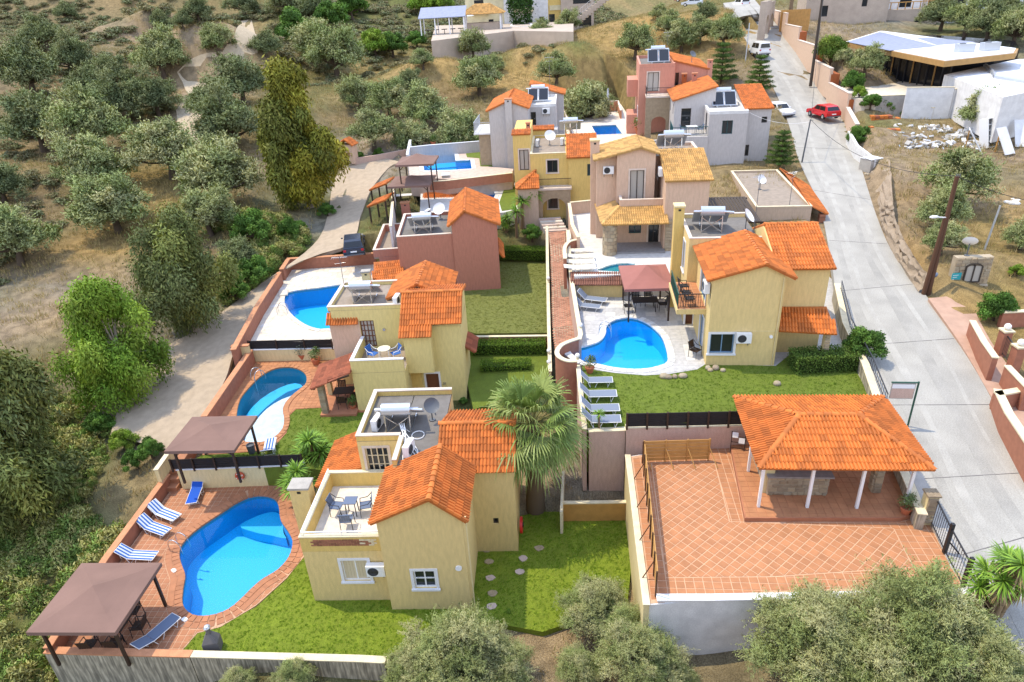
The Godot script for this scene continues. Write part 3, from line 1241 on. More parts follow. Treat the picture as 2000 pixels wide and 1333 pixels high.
func fan_leaf(mb: MB, o: Vector3, d: Vector3, r: float, c: Color) -> void:
	var s := d.cross(Vector3.UP)
	s = Vector3.RIGHT if s.length() < .05 else s.normalized()
	var n := s.cross(d).normalized()
	mb.col = Color(.17, .17, .06)
	var hub := o + d * r * rg(.6, .95)
	mb.tube(o, hub, .03, .018, 4, false)
	var k := 26
	var f0 := rg(.8, 1.2)
	for j in k:
		var a := lerpf(-1.45, 1.45, float(j) / (k - 1))
		var dir := (d * cos(a) + s * sin(a) + n * .12 * absf(sin(a))).normalized()
		var ln := r * (1.0 - .30 * absf(a) / 1.45) * rg(.7, 1.15)
		var w := d.cross(n) if absf(a) > 1.3 else n.cross(dir).normalized()
		w = w * .028
		var f := f0 * rg(.8, 1.2)
		mb.col = Color(c.r * f, c.g * f, c.b * f)
		var m1 := hub + dir * ln * .55 - V(0, ln * .05, 0)
		var m2 := hub + dir * ln * .82 - V(0, ln * .20, 0)
		var e := hub + dir * ln * .95 - V(0, ln * .45, 0)
		mb.quad(hub - w * .4, hub + w * .4, m1 + w, m1 - w)
		mb.quad(m1 - w, m1 + w, m2 + w * .7, m2 - w * .7)
		mb.tri(m2 - w * .7, m2 + w * .7, e)

func tree(kind: String, which: int, called: String, label: String, category: String, x: float, z: float, size: float, group := "", y := INF) -> Node3D:
	var o := thing(called, label, category, V(x, ground(x, z) if y == INF else y, z), rnd.randf() * 360.0, group)
	var m: Array = TREE[kind][which % TREE[kind].size()]
	put("trunk", m[1], M.bark, o)
	put("crown", m[0], M.leaf_gloss if kind in ["yucca", "tall_yucca", "fan_palm", "date_palm"] else M.leaves, o)
	o.scale = V(size, size * rg(.92, 1.06), size)
	return o

func hedge(label: String, a: Vector2, b: Vector2, w: float, h: float, y: float, cols: Array) -> void:
	var o := thing("clipped_hedge", label, "hedge", V(a.x, y, a.y))
	var d := V(b.x - a.x, 0, b.y - a.y)
	var s := V(-d.z, 0, d.x).normalized()
	var mb := MB.new()
	var k := MB.new()
	k.col = Color(.035, .05, .015)
	k.obox(s * -(w - .3) / 2 + d * .03, d * .94, V(0, h - .2, 0), s * (w - .3))
	put("branches", k, M.bark, o)
	var area := d.length() * (w + 2 * h) + 2 * w * h
	for i in int(area * 420):
		var p := d * rnd.randf() + s * w * (rnd.randf() - .5) + V(0, h * rnd.randf(), 0)
		var nn := V(0, 1, 0)
		var pick := rnd.randf() * area
		if pick < d.length() * w:
			p.y = h
		elif pick < d.length() * (w + 2 * h):
			nn = s * (1 if rnd.randf() < .5 else -1)
			p += s * (nn.dot(s) * w / 2 - p.dot(s))
		else:
			var e := 1.0 if rnd.randf() < .5 else 0.0
			nn = d.normalized() * (e * 2 - 1)
			p += d * (e - p.dot(d) / d.length_squared())
		p -= nn * rnd.randf() * .14 - V(gn(), gn(), gn()) * .03
		var ax := (V(gn(), gn(), gn()).normalized() + nn * .6).normalized()
		var sd := ax.cross(V(gn(), gn(), gn())).normalized() * .026
		var c: Color = cols[rnd.randi() % cols.size()]
		var f := rg(.7, 1.3)
		mb.col = Color(c.r * f, c.g * f, c.b * f)
		mb.quad(p - ax * .05, p + sd, p + ax * .05, p - sd)
	put("foliage", mb, M.leaves, o)

func scatter(called: String, label: String, piece: ArrayMesh, spots: Array, m: Material, parent: Node = null) -> void:
	var mm := MultiMesh.new()
	mm.transform_format = MultiMesh.TRANSFORM_3D
	mm.mesh = piece
	mm.instance_count = spots.size()
	for i in spots.size():
		mm.set_instance_transform(i, spots[i])
	var o := MultiMeshInstance3D.new()
	o.name = called
	o.multimesh = mm
	o.material_override = m
	o.set_meta("kind", "stuff")
	if label:
		o.set_meta("label", label)
	(parent if parent else self).add_child(o, true)

func tuft(n: int, h: float, w: float, spread: float, cols: Array) -> ArrayMesh:
	var mb := MB.new()
	for k in n:
		var a := rnd.randf() * TAU
		var o := V(cos(a), 0, sin(a)) * rnd.randf() * spread
		var d := V(rg(-.6, .6), 1, rg(-.6, .6)).normalized()
		var s := V(cos(a * 3), 0, sin(a * 3)) * w / 2
		var c: Color = cols[rnd.randi() % cols.size()]
		var f := rg(.75, 1.25)
		mb.col = Color(c.r * f, c.g * f, c.b * f)
		mb.tri(o - s, o + s, o + d * h * rg(.6, 1.2))
	return mb.mesh()

func lawn_tufts(label: String, poly: PackedVector2Array, y: float, per: float, cols: Array, keep_out := []) -> void:
	var r := Rect2(poly[0], Vector2.ZERO)
	for p in poly:
		r = r.expand(p)
	var spots := []
	for i in int(r.get_area() * per):
		var p := r.position + Vector2(rnd.randf(), rnd.randf()) * r.size
		if not inside(p, poly):
			continue
		var bad := false
		for k in keep_out:
			bad = bad or inside(p, k)
		if not bad:
			spots.append(Transform3D(Basis(Vector3.UP, rnd.randf() * TAU).scaled(Vector3.ONE * rg(.6, 1.2)), V(p.x, y, p.y)))
	scatter("grass", label, tuft(9, .075, .016, .10, cols), spots, M.leaves)

var LAND := []      # [x, height, z, class of ground]
var BANDS := []     # road strips that the land is pressed under: [Vector3 left, Vector3 right, ...]
var PADS := []      # [polygon, level]: yards that the land stays under
var CLASS := [Color(.54, .36, .135), Color(.29, .22, .125), Color(.18, .20, .06), Color(.45, .34, .22), Color(.38, .34, .28), Color(.10, .11, .04), Color(.36, .27, .13)]
var hill_noise := FastNoiseLite.new()

func raw(x: float, z: float) -> Array:
	var h := 0.0
	var t := 0.0
	var c := Color(0, 0, 0)
	for p in LAND:
		var dx: float = p[0] - x
		var dz: float = p[2] - z
		var d := dx * dx + dz * dz + 5.0
		var w := 1.0 / (d * d)
		h += w * p[1]
		c += CLASS[p[3]] * w
		t += w
	return [h / t, c / t]

func ground(x: float, z: float) -> float:
	var h: float = raw(x, z)[0]
	return carve(x, z, h)

func carve(x: float, z: float, h: float) -> float:
	var p := Vector2(x, z)
	for b in BANDS:
		if inside(p, b[0]):
			h = minf(h, band_h(b, p) - .12)
	for q in PADS:
		if q[2].has_point(p) and inside(p, q[0]):
			h = minf(h, q[1] - .25)
	return h

func band_h(b: Array, p: Vector2) -> float:
	var best := 1e9
	var h := 0.0
	for s in b[1]:
		var d: float = p.distance_squared_to(Vector2(s.x, s.z))
		if d < best:
			best = d
			h = s.y
	return h

func add_pad(poly: PackedVector2Array, level: float) -> void:
	var g := offset(poly, .5)
	var r := Rect2(g[0], Vector2.ZERO)
	for p in g:
		r = r.expand(p)
	PADS.append([g, level, r])

func add_band(left: Array, right: Array) -> void:
	var poly := PackedVector2Array()
	var mids := []
	for k in left.size():
		poly.append(Vector2(left[k].x, left[k].z))
	for k in range(right.size() - 1, -1, -1):
		poly.append(Vector2(right[k].x, right[k].z))
	for k in left.size() - 1:
		for i in 8:
			mids.append(cub(left, k, i / 8.0).lerp(cub(right, k, i / 8.0), .5))
			mids.append(cub(left, k, i / 8.0))
			mids.append(cub(right, k, i / 8.0))
	BANDS.append([offset(poly, .9), mids])

func make_land() -> void:
	var xs := []
	var zs := []
	var x := -420.0
	while x < 420.0:
		xs.append(x)
		x += .8 if x > -34 and x < 44 else (2.5 if x > -90 and x < 90 else 12.0)
	var z := -560.0
	while z < 4.0:
		zs.append(z)
		z += .8 if z > -72 and z < -6 else (2.0 if z > -170 else 10.0)
	var mb := MB.new()
	var w := xs.size()
	var hs := PackedFloat32Array()
	var n2 := FastNoiseLite.new()
	n2.seed = 5
	n2.frequency = .09
	n2.fractal_octaves = 4
	for zz in zs:
		for xx in xs:
			var r := raw(xx, zz)
			var h: float = r[0] + n2.get_noise_2d(xx, zz) * .35
			hs.append(carve(xx, zz, h))
			var c: Color = r[1]
			var g := n2.get_noise_2d(xx * 1.7 + 50, zz * 1.7)
			var g2 := n2.get_noise_2d(xx * .5 - 90, zz * .5)
			c = c.lerp(Color(.12, .14, .045), clampf(g2 * 1.3, 0, .4))
			c = c.lerp(Color(.40, .27, .13), clampf(g * 1.3, 0, .45))
			mb.c.append(c * (1.0 + g * .25))
	for j in zs.size():
		for i in w:
			var k := j * w + i
			mb.v.append(V(xs[i], hs[k], zs[j]))
			var a := hs[j * w + maxi(i - 1, 0)]
			var b := hs[j * w + mini(i + 1, w - 1)]
			var d := hs[maxi(j - 1, 0) * w + i]
			var e := hs[mini(j + 1, zs.size() - 1) * w + i]
			mb.n.append(V((a - b) / maxf(.1, xs[mini(i + 1, w - 1)] - xs[maxi(i - 1, 0)]), 1, (d - e) / maxf(.1, zs[mini(j + 1, zs.size() - 1)] - zs[maxi(j - 1, 0)])).normalized())
			if i < w - 1 and j < zs.size() - 1:
				mb.ix.append_array(PackedInt32Array([k, k + 1, k + w + 1, k, k + w + 1, k + w]))
	setting("terrain", mb, M.earth, "dry hillside ground of golden grass, bare soil and scrub")

func lounger(called: String, label: String, at: Vector3, yaw: float, base: Material, stripe: Material, group := "", raised := 38.0) -> Node3D:
	var o := thing(called, label, "sun lounger", at, yaw, group)
	var f := MB.new()
	var h := .33
	var a := deg_to_rad(raised)
	var hd := V(0, h + sin(a) * .72, -.45 - cos(a) * .72)
	for s in [-.31, .31]:
		f.tube(V(s, h, -.45), V(s, h, .92), .018, .018, 6)
		f.tube(V(s, h, -.45), V(s, hd.y, hd.z), .018, .018, 6)
		f.tube(V(s, h, .75), V(s, 0, .62), .016, .016, 6)
		f.tube(V(s, h, .05), V(s, 0, -.1), .016, .016, 6)
		f.tube(V(s, h, -.5), V(s, 0, -.36), .016, .016, 6)
		f.tube(V(s, lerpf(h, hd.y, .6), lerpf(-.45, hd.z, .6)), V(s, h - .02, -.75), .012, .012, 5)
	f.tube(V(-.31, h, .92), V(.31, h, .92), .018, .018, 6)
	f.tube(V(-.31, hd.y, hd.z), V(.31, hd.y, hd.z), .018, .018, 6)
	f.tube(V(-.31, .02, .62), V(.31, .02, .62), .014, .014, 5)
	f.tube(V(-.31, .02, -.36), V(.31, .02, -.36), .014, .014, 5)
	put("frame", f, M.white, o)
	var n := 7
	for part in [["seat_cloth", V(0, h + .012, -.44), V(0, h + .012, .90)], ["backrest_cloth", V(0, h + .012, -.46), V(0, hd.y + .012, hd.z + .01)]]:
		var p: Vector3 = part[1]
		var d: Vector3 = part[2] - p
		var up := d.cross(V(1, 0, 0)) if d.z < 0 else V(1, 0, 0).cross(d) * -1.0
		up = up.normalized()
		if up.y < 0:
			up = -up
		var m0 := MB.new()
		var m1 := MB.new()
		for k in n:
			var x := -.29 + .58 * k / n
			var q := m1 if k % 2 else m0
			if d.z > 0:
				q.obox(p + V(x, 0, 0), V(.58 / n, 0, 0), up * .012, d)
			else:
				q.obox(p + V(x + .58 / n, 0, 0), V(-.58 / n, 0, 0), up * .012, d)
		var c := put(part[0], m0, base, o)
		put("stripes", m1, stripe, c)
	o.scale = Vector3.ONE * .9
	return o

func armchair(called: String, label: String, at: Vector3, yaw: float, seat_m: Material, frame_m: Material, group := "") -> Node3D:
	var o := thing(called, label, "chair", at, yaw, group)
	for s in [-.25, .25]:
		for e in [-.22, .24]:
			var l := MB.new()
			l.tube(V(s, 0, e * 1.1), V(s * .96, .44 if e > 0 else .62, e), .017, .015, 6)
			put("leg", l, frame_m, o)
		var r := MB.new()
		r.path([V(s, .44, .24), V(s * 1.05, .63, .22), V(s * 1.05, .65, -.1), V(s, .84, -.30)], .017)
		put("armrest", r, frame_m, o)
	var q := MB.new()
	q.box(-.24, .24, .42, .45, -.24, .25)
	put("seat", q, seat_m, o)
	var b := MB.new()
	for k in 5:
		b.obox(V(-.23 + k * .094, .48, -.235), V(.08, 0, 0), V(0, .38, -.09), V(0, .004, .018))
	b.obox(V(-.25, .86, -.325), V(.5, 0, 0), V(0, .045, -.01), V(0, .004, .025))
	put("backrest", b, seat_m, o)
	return o

func table(called: String, label: String, at: Vector3, yaw: float, w: float, d: float, m: Material, frame_m: Material, round := false) -> Node3D:
	var o := thing(called, label, "table", at, yaw)
	var t := MB.new()
	if round:
		t.lathe([Vector2(0, .70), Vector2(w / 2, .70), Vector2(w / 2, .73), Vector2(0, .73)], 18, Vector3.ZERO)
	else:
		t.box(-w / 2, w / 2, .70, .735, -d / 2, d / 2)
	put("tabletop", t, m, o)
	for s in [-1, 1]:
		for e in [-1, 1]:
			var l := MB.new()
			l.tube(V(s * w * .40, 0, e * d * .38), V(s * w * .36, .70, e * d * .34), .025, .02, 6)
			put("leg", l, frame_m, o)
	return o

func gazebo(label: String, at: Vector3, yaw: float, hx: float, hz: float, h: float, rise: float, m: Material) -> Node3D:
	var o := thing("gazebo", label, "gazebo", at, yaw)
	for s in [-1, 1]:
		for e in [-1, 1]:
			var p := MB.new()
			p.box(s * (hx - .3) - .05, s * (hx - .3) + .05, 0, h - .03, e * (hz - .3) - .05, e * (hz - .3) + .05)
			put("post", p, M.dark_wood, o)
			var b := MB.new()
			b.bar(V(s * (hx - .3), h - .55, e * (hz - .3)), V(s * (hx - .8), h - .06, e * (hz - .3)), .05, .05)
			b.bar(V(s * (hx - .3), h - .55, e * (hz - .3)), V(s * (hx - .3), h - .06, e * (hz - .8)), .05, .05)
			put("brace", b, M.dark_wood, o)
	var bm := MB.new()
	for e in [-1, 1]:
		bm.box(-hx + .12, hx - .12, h - .14, h - .035, e * (hz - .3) - .035, e * (hz - .3) + .035)
		bm.box(e * (hx - .3) - .03, e * (hx - .3) + .03, h - .135, h - .04, -hz + .35, hz - .35)
	put("beam", bm, M.dark_wood, o)
	var c := MB.new()
	var n := 10
	var grid := []
	for i in n + 1:
		for j in n + 1:
			var u := float(i) / n * 2 - 1
			var w := float(j) / n * 2 - 1
			var t := 1.0 - maxf(absf(u), absf(w))
			var sag := sin(PI * clampf(t, 0, 1)) * -.07 * rise * 2.0
			grid.append(V(u * hx, h + rise * t + sag + rg(-.008, .008) * (1 if t > 0 else 0), w * hz))
	for i in n:
		for j in n:
			var k := i * (n + 1) + j
			var a: Vector3 = grid[k]
			var b: Vector3 = grid[k + n + 1]
			var d: Vector3 = grid[k + n + 2]
			var e: Vector3 = grid[k + 1]
			if (i < n / 2) == (j < n / 2):
				c.tri(a, d, b)
				c.tri(a, e, d)
			else:
				c.tri(a, e, b)
				c.tri(b, e, d)
	put("canopy", c, m, o)
	var v := MB.new()
	for q in [[V(-hx, h, hz), V(hx, h, hz)], [V(hx, h, hz), V(hx, h, -hz)], [V(hx, h, -hz), V(-hx, h, -hz)], [V(-hx, h, -hz), V(-hx, h, hz)]]:
		var dn := V(0, -.17, 0)
		v.quad(q[0] + dn, q[1] + dn, q[1], q[0])
	put("valance", v, m, o)
	return o

func solar_heater(label: String, at: Vector3, yaw: float, size := 1.0, panels := 2) -> Node3D:
	var o := thing("solar_water_heater", label, "water heater", at, yaw)
	var t := MB.new()
	t.tube(V(-.62, 1.18, .15), V(.62, 1.18, .15), .27, .27, 18)
	var tank := put("tank", t, M.galvanised, o)
	var c := MB.new()
	c.tube(V(-.98, 1.14, .12), V(-.60, 1.14, .12), .07, .07, 8)
	c.tube(V(.60, 1.14, .12), V(1.15, 1.10, .12), .07, .07, 8)
	for s in [-.63, .63]:
		c.tube(V(s - .012, 1.18, .15), V(s + .012, 1.18, .15), .275, .275, 18)
	put("end_pipe", c, M.steel, tank)
	var f := MB.new()
	for s in [-.55, .55]:
		f.bar(V(s, 0, .35), V(s, 1.0, .20), .045, .045)
		f.bar(V(s, 0, .35), V(s, .02, -1.25), .045, .045)
		f.bar(V(s, .1, -1.25), V(s, 1.0, .0), .045, .045)
	f.bar(V(-.55, .05, .35), V(.55, .85, .24), .03, .03)
	f.bar(V(.55, .05, .35), V(-.55, .85, .24), .03, .03)
	put("stand", f, M.steel, o)
	for k in panels:
		var x := -1.0 + 2.0 * k / panels
		var w := 2.0 / panels - .06
		var p := MB.new()
		var d := V(0, .95, 1.15)
		var n := V(0, 1.15, -.95).normalized() * .07
		p.obox(V(x + w, .14, -1.15), V(-w, 0, 0), n, d)
		var b := put("collector", p, M.galvanised, o)
		var g := MB.new()
		g.obox(V(x + w - .04, .14, -1.15) + n * 1.0 + d * .03, V(-w + .08, 0, 0), n * .06, d * .94)
		put("collector_glass", g, M.panel_glass, b)
	o.scale = Vector3.ONE * size
	return o

func dish(label: String, at: Vector3, yaw: float, r := .42, tilt := 38.0) -> Node3D:
	var o := thing("satellite_dish", label, "satellite dish", at, yaw)
	var m := MB.new()
	m.tube(V(0, 0, 0), V(0, .75, 0), .03, .03, 8)
	m.tube(V(0, 0, 0), V(0, .03, 0), .16, .14, 10)
	put("mast", m, M.grey_plastic, o)
	var d := MB.new()
	var prof := []
	for k in 7:
		var t := k / 6.0
		prof.append(Vector2(r * t, .16 * r * t * t * 2.0))
	d.lathe(prof, 20, Vector3.ZERO)
	prof.reverse()
	var back := []
	for p in prof:
		back.append(p - Vector2(0, .012))
	d.lathe(back, 20, Vector3.ZERO)
	var q := put("reflector", d, M.grey_plastic if r < .4 else M.pvc, o)
	q.position = V(0, .80, .05)
	q.rotation = Vector3(deg_to_rad(90 - tilt), 0, 0)
	var a := MB.new()
	a.tube(V(0, .55, .1), V(0, .62, .62), .012, .012, 5)
	a.tube(V(0, .60, .60), V(0, .70, .56), .035, .03, 8)
	put("receiver_arm", a, M.grey_plastic, o)
	return o

func ac_unit(label: String, at: Vector3, yaw: float, on_wall := true) -> Node3D:
	var o := thing("air_conditioner", label, "air conditioner", at, yaw)
	var b := MB.new()
	b.box(-.38, .38, .06, .60, -.12, .14)
	put("casing", b, M.pvc, o)
	var g := MB.new()
	for k in 5:
		var r := .05 + k * .042
		for s in 16:
			var a0 := TAU * s / 16
			var a1 := TAU * (s + 1) / 16
			g.tube(V(-.10 + cos(a0) * r, .33 + sin(a0) * r, .15), V(-.10 + cos(a1) * r, .33 + sin(a1) * r, .15), .006, .006, 4, false)
	put("fan_grille", g, M.grey_plastic, o)
	var f := MB.new()
	f.lathe([Vector2(0, 0), Vector2(.22, 0), Vector2(.22, .006), Vector2(0, .006)], 18, Vector3.ZERO)
	var fp := put("fan_opening", f, M.black, o)
	fp.position = V(-.10, .33, .139)
	fp.rotation.x = PI / 2
	var k := MB.new()
	if on_wall:
		for s in [-.3, .3]:
			k.box(s - .02, s + .02, .02, .059, -.18, .14)
			k.box(s - .02, s + .02, -.22, .02, -.20, -.17)
	else:
		for s in [-.3, .3]:
			k.box(s - .03, s + .03, 0, .059, -.14, .16)
	put("bracket", k, M.grey_plastic, o)
	return o

func antenna(label: String, at: Vector3, h: float, yaw := 0.0, called := "aerial") -> Node3D:
	var o := thing(called, label, "aerial", at, yaw)
	var m := MB.new()
	m.tube(V(0, 0, 0), V(0, h, 0), .02, .016, 6)
	put("mast", m, M.grey_plastic, o)
	var a := MB.new()
	a.tube(V(-.5, h - .1, 0), V(.5, h - .1, 0), .012, .012, 5)
	for k in 7:
		var l := .36 - k * .035
		a.tube(V(-.45 + k * .14, h - .1, -l), V(-.45 + k * .14, h - .1, l), .007, .007, 4)
	a.tube(V(-.35, h - .5, 0), V(.3, h - .45, 0), .01, .01, 5)
	put("elements", a, M.steel, o)
	return o

func potted(label: String, at: Vector3, size: float, cols: Array, called := "potted_plant") -> Node3D:
	var o := thing(called, label, "potted plant", at)
	var p := MB.new()
	p.lathe([Vector2(0, 0), Vector2(.16, 0), Vector2(.24, .30), Vector2(.26, .30), Vector2(.26, .36), Vector2(.22, .36), Vector2(.21, .31), Vector2(0, .31)], 14, Vector3.ZERO)
	put("pot", p, M.terracotta_pot, o)
	var l := MB.new()
	leaf_cloud(l, [[V(0, .62, 0), V(.34, .30, .34)], [V(.1, .8, -.05), V(.22, .25, .22)]], 500, .12, .035, .2, cols, .2)
	put("foliage", l, M.leaves, o)
	var s := MB.new()
	s.col = Color(.12, .09, .05)
	s.tube(V(0, .3, 0), V(.03, .7, 0), .02, .012, 5)
	put("stem", s, M.bark, o)
	o.scale = Vector3.ONE * size
	return o

func car(called: String, label: String, at: Vector3, yaw: float, paint: Material, van := false) -> Node3D:
	var o := thing(called, label, "van" if van else "car", at, yaw)
	var hood := 1.0 if van else .86
	var roof := 1.85 if van else 1.46
	var prof := [Vector2(-2.05, .36), Vector2(-2.08, .62), Vector2(-1.95, hood - .10), Vector2(-1.05, hood + .02), Vector2(1.75, hood + .06), Vector2(2.02, hood), Vector2(2.08, .60), Vector2(2.02, .34)]
	var cab := [Vector2(-1.05, hood + .01), Vector2(-.35, roof - .06), Vector2(.0, roof), Vector2(1.30, roof - .02), Vector2(1.60, roof - .10), Vector2(1.98, hood + .03)]
	if van:
		cab = [Vector2(-1.35, hood + .01), Vector2(-.75, roof - .06), Vector2(-.4, roof), Vector2(1.75, roof), Vector2(1.95, roof - .10), Vector2(2.03, hood + .03)]
	var b := MB.new()
	side_profile(b, prof, .86, .80, .70)
	var body := put("body", b, paint, o)
	var c := MB.new()
	side_profile(c, cab, .80, .66, hood + .02, roof)
	put("cabin", c, paint, body)
	var g := MB.new()
	var hw := func(y: float) -> float: return lerpf(.80, .66, clampf((y - hood) / (roof - hood), 0, 1))
	for q in [[cab[0], cab[1], -1.0], [cab[5], cab[4], 1.0]]:
		var p0: Vector2 = q[0].lerp(q[1], .16)
		var p1: Vector2 = q[0].lerp(q[1], .93)
		var nn := V(0, absf(p1.x - p0.x), q[2] * absf(p1.y - p0.y)).normalized() * .014
		var w0: float = hw.call(p0.y) - .07
		var w1: float = hw.call(p1.y) - .07
		var aa := V(-w0, p0.y, p0.x) + nn
		var bb := V(w0, p0.y, p0.x) + nn
		var dd := V(w1, p1.y, p1.x) + nn
		var ee := V(-w1, p1.y, p1.x) + nn
		if q[2] > 0:
			g.quad(aa, bb, dd, ee)
		else:
			g.quad(bb, aa, ee, dd)
	put("windscreen", g, M.car_glass, o)
	for s in [-1, 1]:
		var w := MB.new()
		var y0 := hood + .08
		var y1 := roof - .12
		var z0: float = cab[0].x + .38
		for k in 2:
			var za: float = lerpf(z0, 1.5, k * .5) + (.03 if k else 0.0)
			var zb: float = lerpf(z0, 1.5, (k + 1) * .5) - .03
			var w0: float = (hw.call(y0) + .012) * s
			var w1: float = (hw.call(y1) + .012) * s
			var z2: float = za + (.32 if k == 0 else 0.0)
			w.quad(V(w0, y0, zb), V(w0, y0, za), V(w1, y1, z2), V(w1, y1, zb - (.0 if k == 0 else .12)))
		put("side_window", w, M.car_glass, o)
		for z in [-1.28, 1.30]:
			var t := MB.new()
			t.tube(V(s * .70, .31, z), V(s * .885, .31, z), .31, .31, 18)
			var wh := put("wheel", t, M.rubber, o)
			var r := MB.new()
			r.tube(V(s * .80, .31, z), V(s * .892, .31, z), .19, .18, 12)
			put("rim", r, M.steel, wh)
		var l := MB.new()
		l.box(s * .72 - .11, s * .72 + .11, hood - .22, hood - .06, 2.0, 2.09)
		put("rear_lamp", l, M.lamp_red, o)
		var hl := MB.new()
		hl.box(s * .66 - .15, s * .66 + .15, .62, .74, -2.10, -1.98)
		put("headlight", hl, M.pvc, o)
		var mi := MB.new()
		mi.ball(V(s * .95, hood + .12, -.72), V(.10, .07, .07), 4)
		put("mirror", mi, paint, o)
	var n := MB.new()
	n.box(-.25, .25, .56, .67, 2.07, 2.095)
	put("number_plate", n, M.pvc, o)
	var bu := MB.new()
	bu.box(-.82, .82, .30, .42, 2.0, 2.11)
	bu.box(-.82, .82, .30, .42, -2.11, -2.0)
	put("bumper", bu, M.grey_plastic, o)
	return o

func side_profile(mb: MB, p: Array, w0: float, w1: float, y0: float, y1 := 0.0) -> void:
	var ytop := y1
	if y1 == 0.0:
		for q in p:
			ytop = maxf(ytop, q.y)
	var wid := func(y: float) -> float: return lerpf(w0, w1, clampf((y - y0) / maxf(.01, ytop - y0), 0, 1))
	for k in p.size() - 1:
		var a: Vector2 = p[k]
		var b: Vector2 = p[k + 1]
		var wa: float = wid.call(a.y)
		var wb: float = wid.call(b.y)
		mb.quad(V(-wa, a.y, a.x), V(-wb, b.y, b.x), V(wb, b.y, b.x), V(wa, a.y, a.x))
	var pts := PackedVector2Array(p)
	var t := Geometry2D.triangulate_polygon(pts)
	for k in range(0, t.size(), 3):
		for s in [-1, 1]:
			var q := []
			for i in 3:
				var c: Vector2 = pts[t[k + i]]
				var w: float = wid.call(c.y)
				q.append(V(w * s, c.y, c.x))
			var nn: Vector3 = (q[1] - q[0]).cross(q[2] - q[0])
			if nn.x * s < 0:
				mb.tri(q[0], q[2], q[1])
			else:
				mb.tri(q[0], q[1], q[2])

func chimney(house: Node3D, x0: float, x1: float, z0: float, z1: float, y0: float, y1: float, m: Material, cap: Material) -> void:
	var c := MB.new()
	c.box(x0, x1, y0, y1, z0, z1)
	var o := put("chimney", c, m, house)
	var t := MB.new()
	t.box(x0 - .05, x1 + .05, y1, y1 + .10, z0 - .05, z1 + .05)
	put("chimney_cap", t, cap, o)
	var h := MB.new()
	var mx := (x0 + x1) / 2
	h.box(mx - .08, mx + .08, y1 - .22, y1 - .10, z1 - .05, z1 + .012)
	put("flue", h, M.black, o)

func railing(parent: Node, pts: Array, h: float, m: Material, gap := .13, called := "railing") -> void:
	for k in pts.size() - 1:
		var a: Vector3 = pts[k]
		var b: Vector3 = pts[k + 1]
		var mb := MB.new()
		mb.bar(a + V(0, h, 0), b + V(0, h, 0), .05, .04)
		mb.bar(a + V(0, .10, 0), b + V(0, .10, 0), .03, .03)
		var n := maxi(1, roundi(a.distance_to(b) / gap))
		for i in n + 1:
			var p := a.lerp(b, float(i) / n)
			mb.tube(p + V(0, 0 if i == 0 or i == n else .10, 0), p + V(0, h, 0), .012, .012, 4, false)
		put(called, mb, m, parent)

func reed_fence(label: String, a: Vector3, b: Vector3, h: float, posts: int) -> void:
	var o := thing("reed_fence", label, "fence", Vector3.ZERO)
	for i in posts + 1:
		var p := a.lerp(b, float(i) / posts)
		var mb := MB.new()
		mb.box(p.x - .04, p.x + .04, p.y - .12, p.y + h + .06, p.z + .02, p.z + .10)
		put("post", mb, M.dark_wood, o)
	for i in posts:
		var p := a.lerp(b, float(i) / posts)
		var q := a.lerp(b, float(i + 1) / posts)
		var n := 5
		for k in n:
			var y := h * k / n
			var mb := MB.new()
			mb.bar(p + V(0, y + h / n * .5, rg(-.012, .012)), q + V(0, y + h / n * .5 + rg(-.01, .01), rg(-.012, .012)), .035, h / n - .012)
			put("reed_slat", mb, M.dark_reed, o)

func cable(called: String, label: String, a: Vector3, b: Vector3, sag: float, r: float, m: Material) -> void:
	var mb := MB.new()
	var pts := []
	for k in 13:
		var t := k / 12.0
		pts.append(a.lerp(b, t) - V(0, sag * 4 * t * (1 - t), 0))
	mb.path(pts, r, 5)
	var o := put(called, mb, m)
	tag(o, label, "cable")

func text_on(parent: Node, words: String, size: float, at: Transform3D, m: Material, called := "lettering") -> void:
	var t := TextMesh.new()
	var f := SystemFont.new()
	f.font_names = PackedStringArray(["Droid Sans"])
	t.font = f
	t.text = words
	t.font_size = 32
	t.pixel_size = size / 32.0
	t.depth = .008
	var o := MeshInstance3D.new()
	o.name = called
	o.mesh = t
	o.material_override = m
	parent.add_child(o, true)
	o.transform = at

func arch_wall(parent: Node, x0: float, x1: float, y0: float, y1: float, a0: float, a1: float, spring: float, z0: float, z1: float, m: Material, called := "arch_wall") -> void:
	var pts := PackedVector2Array([Vector2(x0, y0), Vector2(a0, y0), Vector2(a0, spring)])
	var r := (a1 - a0) / 2
	for k in range(1, 10):
		var a := PI - PI * k / 10
		pts.append(Vector2((a0 + a1) / 2 + cos(a) * r, spring + sin(a) * r * .8))
	pts.append_array(PackedVector2Array([Vector2(a1, spring), Vector2(a1, y0), Vector2(x1, y0), Vector2(x1, y1), Vector2(x0, y1)]))
	var mb := MB.new()
	var t := Geometry2D.triangulate_polygon(pts)
	for k in range(0, t.size(), 3):
		var a := pts[t[k]]
		var b := pts[t[k + 1]]
		var d := pts[t[k + 2]]
		if (b - a).cross(d - a) < 0:
			var s := b
			b = d
			d = s
		mb.tri(V(a.x, a.y, z1), V(b.x, b.y, z1), V(d.x, d.y, z1))
		mb.tri(V(a.x, a.y, z0), V(d.x, d.y, z0), V(b.x, b.y, z0))
	for k in pts.size():
		var a := pts[k]
		var b := pts[(k + 1) % pts.size()]
		mb.quad(V(b.x, b.y, z1), V(a.x, a.y, z1), V(a.x, a.y, z0), V(b.x, b.y, z0))
	put(called, mb, m, parent)

